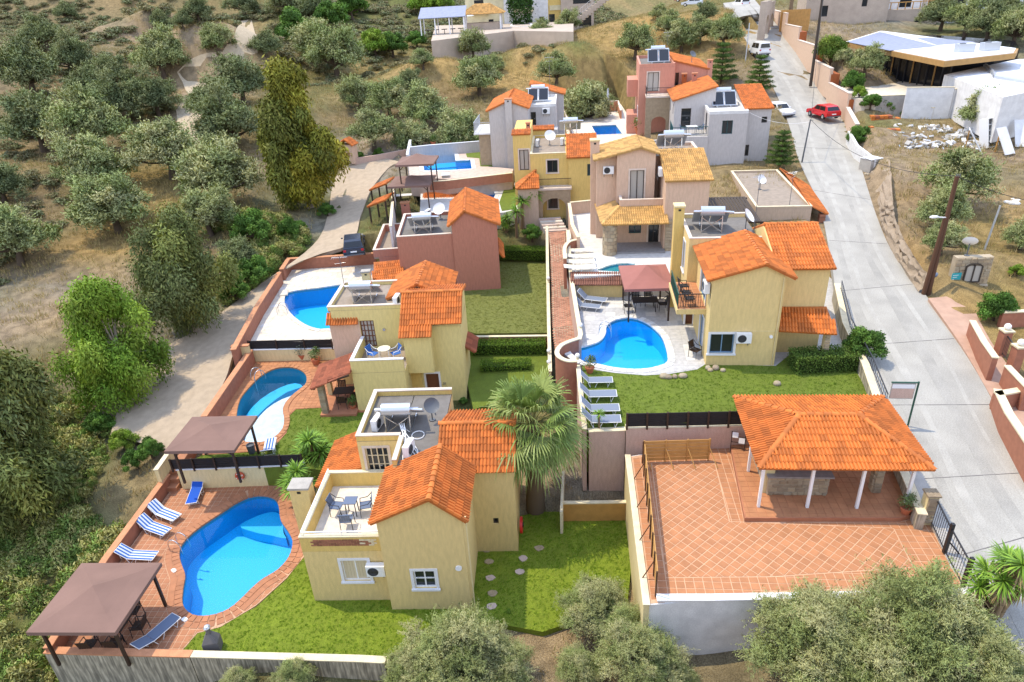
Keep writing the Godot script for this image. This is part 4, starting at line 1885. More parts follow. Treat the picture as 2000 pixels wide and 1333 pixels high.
func _ready() -> void:
	rnd.seed = 20240611
	var cam := Camera3D.new()
	cam.name = "camera"
	cam.transform = Transform3D(Basis(Vector3(.99831417, -.0515839, .02660675), Vector3(.05804152, .88724311, -.45763614), Vector3(0, .45840894, .88874138)), EYE)
	cam.fov = 53.13
	cam.near = 0.5
	cam.far = 2000.0
	cam.current = true
	add_child(cam)
	var sky_mat := ProceduralSkyMaterial.new()
	sky_mat.sky_top_color = Color(.65, .72, .85)
	sky_mat.sky_horizon_color = Color(.95, .93, .90)
	sky_mat.sky_curve = .18
	sky_mat.ground_bottom_color = Color(.42, .36, .28)
	sky_mat.ground_horizon_color = Color(.70, .72, .72)
	sky_mat.sky_energy_multiplier = 1.6
	sky_mat.sun_angle_max = 12.0
	var sky := Sky.new()
	sky.sky_material = sky_mat
	var env := Environment.new()
	env.background_mode = Environment.BG_SKY
	env.sky = sky
	env.tonemap_mode = Environment.TONE_MAPPER_LINEAR
	env.tonemap_exposure = 1.0
	env.sdfgi_enabled = true
	env.ssao_enabled = true
	env.ssil_enabled = true
	var we := WorldEnvironment.new()
	we.name = "world"
	we.environment = env
	add_child(we)
	var sun := DirectionalLight3D.new()
	sun.name = "sun"
	sun.light_color = Color(1.0, .94, .82)
	sun.light_energy = 1.4
	sun.light_angular_distance = 0.55
	sun.shadow_enabled = true
	sun.look_at_from_position(V(-.40, 1.0, -.20) * 100.0, Vector3.ZERO)
	add_child(sun)

	make_materials()
	make_styles()
	make_tile()
	make_trees()
	LAND = [
		[-21.09, -2.00, -19.78, 2], [-19.03, -2.30, -19.39, 2], [-26.01, -2.00, -26.24, 2], [-26.34, -1.00, -31.06, 5],
		[-23.94, -0.40, -32.40, 2], [-21.13, 0.20, -31.81, 6], [-21.25, 0.40, -33.53, 4], [-23.15, 1.00, -40.59, 4],
		[-25.03, 0.80, -37.24, 4], [-20.99, 1.70, -46.89, 4], [-20.44, 1.30, -41.89, 4], [-19.11, 2.90, -56.61, 2],
		[-16.63, 3.70, -62.32, 4], [-15.06, 5.20, -71.25, 4], [-12.28, 6.20, -75.53, 4], [-17.33, 6.60, -78.89, 4],
		[-20.43, 2.00, -48.97, 2], [-20.01, 2.40, -53.23, 2], [-17.58, 4.30, -67.28, 2], [-12.90, 4.90, -64.22, 2],
		[-13.28, 4.20, -60.12, 2], [-28.11, 0.00, -35.88, 5], [-30.06, 1.40, -42.13, 6], [-36.86, 2.20, -47.99, 3],
		[-38.92, 2.60, -52.32, 4], [-34.44, 2.30, -49.32, 3], [-36.63, 3.70, -60.04, 0], [-38.61, 2.90, -54.87, 1],
		[-38.20, 5.00, -69.11, 0], [-30.19, 6.30, -77.16, 1], [-25.02, 4.20, -56.59, 1], [-22.76, 4.90, -61.23, 2],
		[-46.00, 4.30, -65.99, 1], [-50.88, 7.60, -79.20, 6], [-51.40, 5.20, -71.15, 1], [-44.11, 8.50, -90.77, 1],
		[-39.08, 6.60, -78.08, 0], [-64.45, 12.00, -105.60, 1], [-56.31, 11.40, -106.73, 1], [-41.13, 11.80, -102.58, 3],
		[-40.71, 9.60, -94.50, 3], [-50.63, 14.00, -129.49, 3], [-51.41, 14.80, -154.80, 3], [-68.01, 14.60, -156.32, 3],
		[-84.91, 17.50, -129.33, 1], [-89.17, 18.80, -173.27, 1], [-0.00, 22.50, -0.00, 3], [-170.02, 25.00, -266.71, 1],
		[-70.24, 23.30, -159.87, 3], [-68.77, 17.20, -210.67, 6], [-46.40, 20.50, -122.66, 3], [-45.43, 21.50, -188.14, 2],
		[-35.47, 14.00, -140.82, 2], [-28.88, 10.60, -96.47, 2], [-36.96, 16.30, -167.82, 2], [-23.70, 14.90, -161.47, 2],
		[-35.75, 19.50, -203.16, 2], [-23.30, 18.60, -213.52, 2], [-18.09, 8.20, -91.38, 1], [-12.90, 7.80, -81.72, 3],
		[-7.82, 7.70, -85.55, 3], [-7.51, 8.80, -91.87, 1], [-3.61, 9.30, -95.76, 1], [2.26, 11.00, -106.95, 0],
		[6.71, 8.60, -88.01, 3], [8.93, 10.30, -97.85, 0], [-9.91, 10.50, -117.89, 0], [-15.96, 10.60, -120.04, 0],
		[-21.99, 10.60, -115.95, 2], [18.18, 12.50, -112.36, 0], [15.98, 10.50, -98.46, 0], [14.12, 8.40, -95.17, 3],
		[27.60, 17.20, -128.07, 0], [22.48, 15.30, -123.62, 0], [30.39, 16.50, -121.51, 0], [26.81, 12.30, -109.07, 0],
		[35.80, 17.60, -126.28, 0], [6.65, 14.20, -115.52, 0], [-1.42, 13.20, -114.93, 2], [-9.38, 14.00, -110.38, 0],
		[2.08, 10.20, -101.83, 0], [12.26, 15.00, -111.94, 2], [-14.42, 12.60, -116.16, 2], [3.57, 6.30, -68.76, 4],
		[9.32, 6.50, -73.48, 4], [16.89, 7.20, -91.36, 4], [18.29, 9.40, -95.69, 0], [26.82, 8.80, -87.28, 1],
		[31.21, 8.00, -86.96, 4], [35.09, 11.60, -103.81, 1], [33.87, 13.80, -112.73, 0], [25.99, 6.40, -62.75, 6],
		[4.92, 4.40, -56.04, 4], [1.94, 4.00, -57.86, 2], [0.87, 3.00, -54.23, 2], [3.34, 3.40, -45.14, 4],
		[3.22, 2.70, -39.91, 4], [-0.23, 2.00, -45.17, 2], [-1.42, 0.80, -35.84, 2], [-0.26, 0.50, -32.81, 2],
		[0.58, 0.30, -26.67, 3], [2.90, 0.90, -26.90, 4], [3.93, 0.50, -25.20, 3], [0.59, 0.00, -22.81, 2],
		[2.95, 0.00, -23.26, 2], [1.43, -0.20, -19.54, 3], [3.83, 0.00, -18.95, 3], [1.24, -0.60, -17.49, 3],
		[-2.74, -0.90, -17.98, 2], [5.35, 0.20, -16.82, 3], [8.45, 0.60, -16.10, 3], [11.57, 1.20, -15.24, 3],
		[14.24, 2.00, -15.65, 3], [18.81, 4.00, -34.54, 6], [20.63, 4.40, -40.15, 6], [33.32, 7.50, -57.13, 3],
		[35.47, 7.20, -63.04, 3], [39.44, 7.20, -64.21, 3], [28.31, 7.00, -46.76, 3], [27.23, 6.00, -42.87, 0],
		[27.74, 5.20, -48.58, 3], [34.28, 5.90, -50.94, 3], [34.64, 5.50, -48.19, 0], [33.55, 5.20, -43.54, 0],
		[26.47, 5.40, -38.95, 6], [28.87, 5.70, -42.93, 3], [41.87, 7.00, -56.22, 3], [48.67, 8.00, -64.66, 3],
		[44.09, 7.60, -65.67, 3], [44.34, 7.30, -79.19, 3], [37.87, 7.60, -73.11, 2], [51.11, 8.30, -75.58, 2],
		[53.23, 9.90, -97.28, 4], [52.23, 9.20, -82.49, 4], [61.98, 10.00, -85.75, 2], [61.10, 11.50, -104.54, 4],
		[54.49, 12.20, -109.43, 3], [57.68, 14.20, -123.94, 4], [63.79, 14.70, -122.67, 4], [71.81, 13.20, -113.07, 2],
		[77.72, 14.40, -110.70, 2], [29.94, 4.30, -35.87, 0], [27.57, 4.20, -33.65, 0], [22.29, 3.60, -24.63, 3],
		[54.90, 16.60, -126.32, 3], [36.20, 8.20, -68.80, 3], [38.67, 9.90, -78.60, 3], [41.51, 11.90, -89.57, 3],
		[42.24, 13.70, -96.91, 3], [-0.66, -0.06, -18.92, 3], [1.39, -0.06, -19.00, 3], [3.10, -0.06, -19.50, 3],
		[-2.68, -0.15, -18.27, 2], [-200.00, 50.00, -270.00, 1], [-110.00, 40.00, -260.00, 1], [-60.00, 35.00, -255.00, 2],
		[0.00, 33.00, -260.00, 2], [60.00, 30.00, -250.00, 2], [130.00, 30.00, -250.00, 2], [-330.00, 80.00, -420.00, 6],
		[-120.00, 70.00, -430.00, 6], [60.00, 60.00, -430.00, 6], [250.00, 60.00, -420.00, 6], [-150.00, 24.00, -130.00, 6],
		[-95.00, 10.00, -60.00, 6], [-80.00, 2.00, -25.00, 2], [-40.00, -2.00, -10.00, 2], [0.00, -1.00, -5.00, 3],
		[30.00, 2.00, -8.00, 3], [60.00, 5.00, -30.00, 0], [90.00, 8.00, -70.00, 0], [120.00, 15.00, -120.00, 2],
		[70.00, 3.00, -15.00, 0], [110.00, 20.00, -160.00, 2], [60.00, 20.00, -160.00, 2]]
	site()
	houses()
	objects()
	gardens()

var POOL := {}

func site() -> void:
	var rl: Array = [V(14.77, 2.50, -12.19), V(15.84, 2.90, -17.17), V(16.39, 3.10, -21.10), V(17.56, 3.50, -26.07), V(18.43, 4.10, -30.78), V(19.78, 4.50, -36.86), V(22.28, 5.00, -43.95), V(25.45, 5.70, -53.47), V(28.48, 6.60, -65.48), V(32.68, 7.40, -79.15), V(36.07, 9.30, -93.77), V(38.22, 11.80, -107.65), V(41.06, 15.00, -125.77), V(55.16, 18.00, -184.30), V(219.87, 20.50, -783.47)]
	var rr: Array = [V(20.33, 2.50, -13.33), V(21.27, 2.90, -18.75), V(21.61, 3.10, -21.43), V(22.56, 3.50, -25.55), V(23.83, 4.10, -30.69), V(25.44, 4.50, -37.50), V(26.37, 5.00, -43.27), V(28.56, 5.60, -50.36), V(32.81, 6.60, -62.21), V(38.52, 7.50, -78.25), V(42.63, 9.30, -93.40), V(44.40, 12.20, -107.19), V(46.59, 15.20, -123.25), V(49.88, 18.20, -143.65), V(82.55, 20.50, -251.67)]
	add_band(rl, rr)
	setting("road", ribbon(rl, rr, 6, .5), M.road, "pale grey concrete lane climbing past the villas")
	for q in [[.14, .23, "road_dark"], [.30, .36, "road_pale"], [.56, .66, "road_dark"], [.74, .79, "road_pale"]]:
		var pl2 := []
		var pr2 := []
		for k in rl.size():
			pl2.append(rl[k].lerp(rr[k], q[0] + rg(-.02, .02)) + V(0, .006, 0))
			pr2.append(rl[k].lerp(rr[k], q[1] + rg(-.02, .02)) + V(0, .006, 0))
		setting("road_wear", ribbon(pl2, pr2, 6, .001), M[q[2]], "long worn wheel track in the concrete lane")
	for k in 9:
		var i := 1 + k
		var t0 := rg(.0, .5)
		var a: Vector3 = cub(rl, i, .3)
		var b: Vector3 = cub(rr, i, .3)
		var jm := MB.new()
		jm.bar(a.lerp(b, .02) + V(0, -.006, 0), b.lerp(a, .02) + V(0, -.006, 0), .035, .03)
		setting("road_joint", jm, M.concrete_dark, "dark joint across the concrete lane")
	var drive_l: Array = [V(-23.88, 0.45, -33.72), V(-24.56, 0.80, -36.59), V(-25.18, 1.10, -42.09), V(-22.72, 1.70, -45.37), V(-20.63, 2.30, -49.81), V(-17.08, 3.30, -57.78), V(-17.08, 4.00, -64.69), V(-17.93, 4.80, -71.36), V(-17.35, 6.30, -75.16), V(-14.13, 6.45, -78.74)]
	var drive_r: Array = [V(-19.66, 0.40, -31.88), V(-18.50, 0.90, -34.54), V(-18.36, 1.40, -38.00), V(-18.85, 1.90, -42.83), V(-18.51, 2.80, -54.30), V(-13.72, 3.50, -56.89), V(-13.45, 4.40, -62.65), V(-13.41, 5.10, -69.21), V(-12.07, 6.10, -74.70), V(-10.48, 6.40, -74.67)]
	add_band(drive_l, drive_r)
	setting("driveway", ribbon(drive_l, drive_r, 6, .3), M.drive, "dusty pale driveway running behind the villas' garden walls")
	var trail_c: Array = []
	var trail_l: Array = []
	var trail_r: Array = []
	for q in [[-35.22, -83.71, .9], [-36.22, -86.44, 1.0], [-39.23, -90.79, 1.3], [-42.18, -97.89, 1.2], [-41.61, -100.93, .9], [-45.22, -110.27, 1.5], [-45.09, -112.24, 2.6], [-43.88, -113.10, 2.2], [-40.37, -114.58, 1.1], [-38.90, -117.23, 1.2], [-39.03, -121.53, 1.2], [-57.99, -177.69, 1.2]]:
		var from: Vector3 = V(q[0], q[2], q[1]) if trail_c.is_empty() else trail_c[-1]
		for k in 6:
			trail_c.append(from.lerp(V(q[0], q[2], q[1]), (k + 1) / 6.0))
	for p in trail_c:
		for s in [-1.3, 1.3]:
			var x: float = p.x + p.y * s
			(trail_l if s < 0 else trail_r).append(V(x, raw(x, p.z)[0] + .05, p.z))
	add_band(trail_l, trail_r)
	setting("footpath", ribbon(trail_l, trail_r, 1, .4), M.gravel_path, "pale trodden footpath winding up through the olive trees")

	var grass_a := ply([-13.77,-18.57,-13.66,-19.43,-12.75,-19.66,-11.38,-20.65,-10.48,-22.10,-10.06,-23.34,-9.82,-24.29,-8.05,-26.25,-2.19,-24.34,-0.37,-25.23,1.00,-25.48,5.03,-25.13,4.81,-22.48,4.07,-19.69,0.54,-18.57,-1.68,-19.21,-4.37,-18.26,-5.48,-17.65])
	var deck_a := ply([-18.70,-18.81,-18.66,-22.48,-18.38,-28.63,-18.11,-28.90,-12.25,-28.75,-10.32,-26.44,-9.21,-24.58,-9.72,-23.89,-10.03,-23.40,-10.49,-22.16,-11.40,-20.71,-12.55,-19.70,-13.40,-19.46,-13.57,-18.98,-13.73,-18.57])
	var pool_a := smooth(ply([-13.23,-27.90,-12.58,-27.60,-12.17,-27.00,-11.78,-25.95,-11.21,-25.14,-10.78,-24.37,-10.71,-23.42,-11.00,-22.66,-11.52,-22.16,-11.85,-21.66,-12.15,-21.07,-12.52,-20.56,-13.06,-20.31,-13.67,-20.29,-14.22,-20.54,-14.67,-21.06,-14.97,-21.89,-15.19,-22.65,-15.64,-23.35,-15.98,-23.95,-16.12,-24.55,-15.99,-25.21,-15.62,-25.89,-15.07,-26.63,-14.50,-27.41,-13.89,-27.85]), 3)
	var deck_b := ply([-17.65,-33.68,-17.64,-41.00,-11.74,-40.64,-8.93,-36.02,-8.66,-33.38,-10.90,-33.51,-11.28,-34.15,-12.91,-34.15,-13.27,-33.12,-12.82,-31.80,-13.09,-30.71,-13.70,-30.13,-16.89,-30.07])
	var grass_b := ply([-13.70,-30.13,-13.09,-30.71,-12.82,-31.80,-13.27,-33.12,-12.91,-34.15,-11.28,-34.15,-10.90,-33.51,-8.50,-33.36,-7.64,-30.55,-8.12,-27.74,-11.14,-28.44,-17.76,-29.18,-16.89,-30.07])
	var pool_b := smooth(ply([-15.00,-39.42,-14.07,-39.10,-13.34,-38.29,-13.02,-37.22,-13.19,-36.50,-13.51,-35.76,-13.69,-35.02,-13.67,-34.18,-13.30,-33.12,-13.14,-32.13,-13.36,-31.36,-13.78,-30.97,-14.39,-30.94,-15.09,-31.19,-15.88,-32.56,-16.36,-33.92,-16.70,-35.58,-16.61,-36.88,-16.32,-38.24,-15.77,-39.17]), 3)
	var deck_c := ply([-19.02,-56.09,-11.14,-56.06,-9.71,-52.06,-9.93,-46.54,-11.88,-41.14,-17.88,-41.90])
	var pool_c := smooth(ply([-17.48,-50.45,-15.32,-50.97,-12.08,-51.22,-10.51,-46.62,-10.68,-43.17,-12.80,-43.21,-13.62,-43.32,-14.73,-44.21,-15.94,-45.75,-16.94,-47.52,-17.47,-49.04]), 3)
	var lawn_c := ply([-4.48,-48.14,-0.69,-54.72,3.51,-54.40,2.49,-40.66,-2.38,-41.14,-3.81,-42.27])
	var lawn_b := ply([-3.00,-42.61,2.56,-41.89,2.19,-36.13,-0.19,-34.02,-2.41,-32.88,-3.18,-37.71])
	var deck_e := ply([4.38,-42.12,7.48,-41.50,11.64,-42.46,11.75,-36.14,10.33,-31.81,9.76,-31.32,8.27,-31.01,6.91,-31.00,5.36,-31.45,4.45,-31.84,3.77,-32.60,2.72,-34.03,2.93,-34.75,3.88,-35.28,4.27,-37.13])
	var pool_e := smooth(ply([7.55,-37.99,8.08,-37.48,8.47,-36.64,8.75,-35.38,8.70,-33.97,8.53,-32.72,8.27,-32.12,7.44,-31.71,6.54,-31.65,5.49,-31.94,4.62,-32.44,3.83,-32.88,3.23,-34.21,4.22,-34.66,5.05,-35.13,5.54,-35.99,5.75,-37.00,6.19,-37.66,6.82,-38.02]), 3)
	var lawn_e := ply([3.77,-32.60,4.45,-31.84,5.36,-31.45,6.91,-31.00,8.27,-31.01,9.76,-31.32,10.33,-31.81,13.90,-31.22,15.84,-33.02,18.01,-31.58,17.23,-27.78,16.70,-26.70,10.99,-26.64,10.69,-25.95,5.07,-26.36,4.73,-26.31,3.26,-26.46,3.49,-30.03])
	var grounds_e := ply([11.61,-36.16,15.68,-35.62,21.95,-44.65,21.72,-40.95,17.23,-27.78,12.51,-27.15,10.33,-31.81])
	var terrace_k := ply([5.06,-25.49,9.07,-26.14,11.33,-26.24,16.14,-28.30,18.54,-29.19,16.24,-20.62,15.50,-16.87,8.50,-17.04,4.17,-16.97])
	var deck_f := ply([6.03,-59.00,7.86,-59.11,7.34,-52.12,9.19,-51.77,12.77,-47.43,10.78,-40.71,8.28,-41.46,4.35,-41.71,4.19,-45.62,4.64,-47.94])
	var pool_f := smooth(ply([5.99,-42.37,6.33,-42.88,6.96,-43.35,7.69,-43.53,8.62,-43.28,8.36,-41.90]), 2)
	var yard_d := ply([-8.26,-68.49,1.33,-67.91,1.21,-58.60,-0.02,-57.76,-3.80,-57.76,-7.50,-59.26])
	var pool_d := ply([-3.26,-65.42,-0.98,-65.48,-0.74,-63.57,-1.04,-61.53,-2.55,-61.85,-3.79,-63.51])
	var yard_j := ply([-10.39,-76.94,-10.72,-82.71,-2.22,-81.43,-1.43,-68.52,1.12,-66.79,0.93,-65.16,-5.13,-64.21,-8.95,-66.12])
	var pool_j := ply([-9.08,-78.76,-5.32,-78.82,-4.76,-71.91,-3.21,-71.74,-2.95,-67.80,-5.07,-67.68,-7.74,-68.12])
	var yard_i := ply([9.49,-104.45,17.82,-105.78,16.09,-80.94,14.75,-73.44,10.91,-73.21,7.43,-76.36])
	var pool_i := ply([11.29,-86.52,14.28,-86.25,14.08,-80.30,11.11,-80.58])
	POOL = {"a": pool_a, "b": pool_b, "e": pool_e, "grass_a": grass_a, "grass_b": grass_b, "lawn_c": lawn_c, "lawn_b": lawn_b, "lawn_e": lawn_e, "terrace": terrace_k}
	for q in [[grass_a, 0.0], [deck_a, -1.8], [deck_b, -.6], [grass_b, 1.2], [deck_c, .2], [lawn_c, 2.0], [lawn_b, 1.3], [deck_e, 2.2], [lawn_e, 4.0], [grounds_e, 4.0], [terrace_k, 3.0], [deck_f, 4.0], [yard_d, 4.2], [yard_j, 5.6], [yard_i, 5.8]]:
		add_pad(q[0], q[1])
	make_land()
	var none := PackedVector2Array()
	var s := MB.new()
	s.slab(grass_a, -3.2, 0.0)
	setting("lawn", s, M.turf_bright, "bright front lawn round the nearest yellow villa")
	var d := setting("pool_deck", slab_holed(deck_a, offset(pool_a, .05), -3.4, .02), M.grout_deck, "terracotta tiled deck round the nearest blue pool")
	pave(d, offset(deck_a, -.05), offset(pool_a, .62), .02, -4.0, .30, .30, .03, orange("deck_tile"), "paving_tile", 300)
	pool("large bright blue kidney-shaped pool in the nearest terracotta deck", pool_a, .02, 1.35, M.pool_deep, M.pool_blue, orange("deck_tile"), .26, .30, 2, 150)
	var shelf := MB.new()
	shelf.slab(offset(smooth(ply([-14.23,-26.59,-13.43,-27.32,-12.65,-27.49,-12.15,-26.90,-11.80,-25.91,-11.57,-25.46,-12.45,-25.75,-13.29,-26.03]), 3), -.02), -1.3, -.75)
	put("shallow_step", shelf, M.pool_cyan, get_node("swimming_pool"))
	ladder(get_node("swimming_pool"), V(-16.08, 0.00, -24.36), 72)
	var sk := MB.new()
	sk.slab(smooth(ply([-15.94,-22.99,-15.81,-23.07,-15.66,-22.94,-15.75,-22.82]), 2), .02, .075)
	sk.slab(smooth(ply([-14.33,-20.15,-14.23,-20.28,-14.05,-20.16,-14.15,-20.04]), 2), .02, .075)
	put("skimmer_lid", sk, M.white, get_node("swimming_pool"))

	s = MB.new()
	s.slab(grass_b, -2.0, 1.2)
	setting("lawn", s, M.turf, "small mid-green lawn beside the crescent pool")
	d = setting("pool_deck", slab_holed(deck_b, offset(pool_b, .05), -2.2, 1.22), M.terra_floor, "plain terracotta deck round the crescent pool")
	pave(d, offset(deck_b, -.05), offset(pool_b, .32), 1.22, -4.0, .32, .32, .016, orange("terra_tile"), "paving_tile", 120)
	var pb := pool("crescent pool with a white shallow shelf below the second villa", pool_b, 1.22, 1.5, M.pool_teal, M.pool_teal, orange("terra_tile"), .30, .30, 1, 90, -.14)
	var st := MB.new()
	st.slab(smooth(ply([-13.50,-36.48,-13.86,-35.46,-13.87,-34.66,-13.48,-33.58,-13.33,-32.58,-13.55,-31.80,-13.98,-31.41,-14.59,-31.37,-15.17,-31.57,-15.32,-32.23,-15.29,-33.45,-14.98,-35.00,-14.33,-36.03]), 2), -.2, .82)
	put("shallow_shelf", st, M.pool_white, pb)
	st = MB.new()
	st.slab(smooth(ply([-13.69,-38.22,-14.54,-37.68,-15.38,-36.07,-15.77,-34.31,-15.79,-33.05,-16.15,-33.60,-16.38,-35.26,-16.03,-36.98,-15.19,-38.26,-14.32,-38.74]), 2), -.28, .35)
	put("pool_step", st, M.pool_cyan, pb)
	ladder(pb, V(-16.27, 1.20, -37.97), 135)
	d = setting("pool_deck", slab_holed(deck_c, offset(pool_c, .05), -1.2, 2.0), M.deck_cream, "cream paved deck round the half-round blue pool")
	pave(d, offset(deck_c, -.1), offset(pool_c, .35), 2.0, -4.0, .5, .5, .01, [M.deck_cream, M.deck_white, M.deck_cream], "paving_slab", 150)
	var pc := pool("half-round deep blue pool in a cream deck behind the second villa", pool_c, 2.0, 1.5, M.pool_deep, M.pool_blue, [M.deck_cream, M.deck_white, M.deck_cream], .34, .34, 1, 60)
	ladder(pc, V(-16.83, 2.00, -46.40), 95)
	st = MB.new()
	for k in 3:
		st.slab(ply([-18.28,-50.67,-17.66,-50.79,-17.37,-49.72,-18.03,-49.62]), 2.0 + k * .12, 2.0 + k * .12 + .11)
		break
	put("step", st, M.deck_cream, pc)

	s = MB.new()
	s.slab(lawn_c, 0.5, 2.0)
	setting("lawn", s, M.turf_dry, "pale mown lawn beside the salmon villa")
	s = MB.new()
	s.slab(lawn_b, -.5, 1.3)
	setting("lawn", s, M.turf, "narrow green strip with two hedges below the brick kerb")
	s = MB.new()
	s.slab(lawn_e, 1.5, 4.0)
	setting("lawn", s, M.turf, "mown lawn in front of the tall cream villa with loungers")
	s = MB.new()
	s.slab(grounds_e, 2.0, 3.985)
	setting("yard", s, M.deck_grey, "grey concrete apron beside the tall cream villa")
	d = setting("pool_deck", slab_holed(deck_e, offset(pool_e, .05), 1.6, 4.02), M.deck_grey, "pale grey stone deck round the heart-shaped pool")
	pave(d, offset(deck_e, -.1), offset(pool_e, .35), 4.02, -8.0, .62, .62, .008, [M.deck_grey, M.deck_white, M.deck_grey], "paving_slab", 200)
	var pe := pool("heart-shaped bright blue pool beside the tall cream villa", pool_e, 4.02, 1.2, M.pool_blue, M.pool_blue, [M.deck_white, M.white_wall, M.deck_white], .36, .38, 1, 90)
	ladder(pe, V(5.53, 4.00, -35.93), 80)

	var tb := MB.new()
	tb.slab(terrace_k, -1.6, 2.985)
	setting("terrace_base", tb, M.white_wall, "rendered base of the tiled terrace")
	tb = MB.new()
	tb.slab(offset(terrace_k, -.05), 2.9, 3.0)
	d = setting("tiled_terrace", tb, M.grout, "large terracotta tiled terrace with a diagonal tile pattern")
	var diag := ply([6.05,-24.89,8.82,-24.71,8.30,-20.84,14.45,-19.95,14.12,-17.98,8.93,-17.93,5.17,-18.17])
	pave(d, diag, none, 3.0, 45 - 6.2, .33, .33, .034, orange("terra_tile"), "paving_tile", 300)
	var pav_step := ply([9.89,-25.97,11.33,-26.24,16.14,-28.30,18.54,-29.19,16.12,-20.60,14.90,-20.29,8.90,-20.79])
	var border := []
	for s2 in [-1, 1]:
		var cx := (diag[0].x + diag[3].x) / 2
		for q in Geometry2D.intersect_polygons(offset(terrace_k, -.22), PackedVector2Array([Vector2(cx, -90), Vector2(cx + s2 * 90, -90), Vector2(cx + s2 * 90, 90), Vector2(cx, 90)])):
			for q2 in Geometry2D.clip_polygons(q, offset(diag, .05)):
				border.append_array(Geometry2D.clip_polygons(q2, offset(pav_step, .03)))
	for b in border:
			pave(d, b, none, 3.0, -6.2, .33, .33, .032, orange("terra_tile"), "border_tile", 150)
	tb = MB.new()
	tb.slab(pav_step, 2.9, 3.2)
	d = setting("pavilion_floor", tb, M.terra_floor, "terracotta step that carries the roofed pavilion")
	pave(d, offset(pav_step, -.06), none, 3.2, -6.2, .33, .33, .018, orange("terra_tile"), "paving_tile", 150)

	d = setting("pool_deck", slab_holed(deck_f, offset(pool_f, .05), 3.2, 5.5), M.deck_white, "white terrace beside the beige villa with the ochre roof")
	pool("small mint green pool on the white terrace of the beige villa", pool_f, 5.5, .9, M.pool_mint, M.pool_mint, [M.deck_white, M.white_wall, M.deck_white], .4, .3, 1, 30)
	d = setting("yard", slab_holed(yard_d, offset(pool_d, .05), 3.0, 5.3), M.deck_white, "white paved yard of the mid yellow villa")
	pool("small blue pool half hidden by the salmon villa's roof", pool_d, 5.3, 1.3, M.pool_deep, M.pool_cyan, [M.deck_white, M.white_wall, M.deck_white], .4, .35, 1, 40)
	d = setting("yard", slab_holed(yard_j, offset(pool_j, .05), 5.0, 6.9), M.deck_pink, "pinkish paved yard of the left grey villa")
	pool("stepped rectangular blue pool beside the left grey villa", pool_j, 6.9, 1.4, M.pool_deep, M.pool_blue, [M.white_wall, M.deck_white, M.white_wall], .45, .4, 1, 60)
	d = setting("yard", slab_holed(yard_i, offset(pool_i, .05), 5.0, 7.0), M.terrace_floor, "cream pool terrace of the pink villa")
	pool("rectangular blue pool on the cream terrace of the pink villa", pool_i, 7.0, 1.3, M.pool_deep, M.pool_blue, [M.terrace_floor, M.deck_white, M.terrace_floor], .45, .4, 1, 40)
	for q in [[ply([-4.00,-79.20,-2.19,-79.54,-2.16,-77.27,-3.80,-76.64]), "first small green lawn patch beside the left grey villa"], [ply([-3.80,-75.05,-2.14,-75.38,-2.05,-73.06,-1.02,-71.80,-0.92,-68.30,-2.15,-68.61,-2.31,-72.39,-3.63,-73.23]), "stepped green lawn patch beside the left grey villa's pool"], [ply([0.12,-65.69,1.38,-66.18,1.03,-58.54,-0.23,-58.17,-0.43,-60.96]), "green lawn patch between the yellow villa and its pool"]]:
		s = MB.new()

		s.slab(q[0], 4.0, 5.33 if "yellow" in q[1] else 6.93)
		setting("lawn", s, M.turf, q[1])

	var al: Array = [V(3.60, 4.25, -54.67), V(3.43, 3.75, -50.52), V(3.11, 3.25, -45.53), V(2.72, 2.75, -39.88), V(2.68, 2.35, -37.10), V(2.67, 1.70, -35.08)]
	var ar: Array = [V(4.98, 4.25, -54.83), V(4.62, 3.75, -50.32), V(4.57, 3.25, -45.31), V(4.40, 2.80, -39.93), V(4.11, 2.35, -36.92), V(4.06, 1.70, -34.92)]
	add_band(al, ar)
	d = setting("alley", ribbon(al, ar, 6, 1.2), M.mortar, "narrow brick paved alley between two garden walls")
	var piece := MB.new()
	piece.box(-.145, .145, 0, .02, -.062, .062)
	var spots := []
	for k in al.size() - 1:
		var n := int(cub(al, k, 0).distance_to(al[k + 1]) / .14)
		for i in n:
			var t := float(i) / n
			var l := cub(al, k, t)
			var r := cub(ar, k, t)
			var l2 := cub(al, k, t + .01)
			var w := l.distance_to(r)
			var cnt := int(w / .31)
			for j in cnt:
				var p := l.lerp(r, (j + (.75 if i % 2 else .25)) / cnt)
				var x := (r - l).normalized()
				var zz := (l2 - l).normalized()
				var y := zz.cross(x).normalized()
				if y.y < 0:
					y = -y
				spots.append(Transform3D(Basis(x, y, x.cross(y)), p + V(0, .002, 0)))
	lay(d, piece.mesh(), spots, orange("paver"), "paving_brick", 260)

	var pl: Array = [V(22.02, 3.55, -23.87), V(23.03, 3.80, -27.61), V(24.06, 4.30, -31.84), V(25.20, 4.65, -37.04)]
	var pr: Array = [V(24.54, 3.55, -24.08), V(24.94, 3.80, -27.49), V(25.82, 4.30, -32.10), V(27.71, 4.65, -37.29)]
	add_band(pl, pr)
	setting("pavement", ribbon(pl, pr, 5, .3), M.sidewalk, "pink paved footway across the lane")
	var bl: Array = [V(34.04, 6.50, -62.75), V(29.72, 5.75, -52.41), V(28.06, 5.40, -48.51), V(26.27, 4.95, -42.92), V(25.27, 4.55, -38.12)]
	var br: Array = [V(33.50, 7.70, -58.71), V(29.08, 7.10, -49.46), V(27.67, 6.60, -46.23), V(26.35, 6.00, -41.71), V(25.63, 5.50, -37.90)]
	var bm := MB.new()
	var cols := 7
	var rows := 44
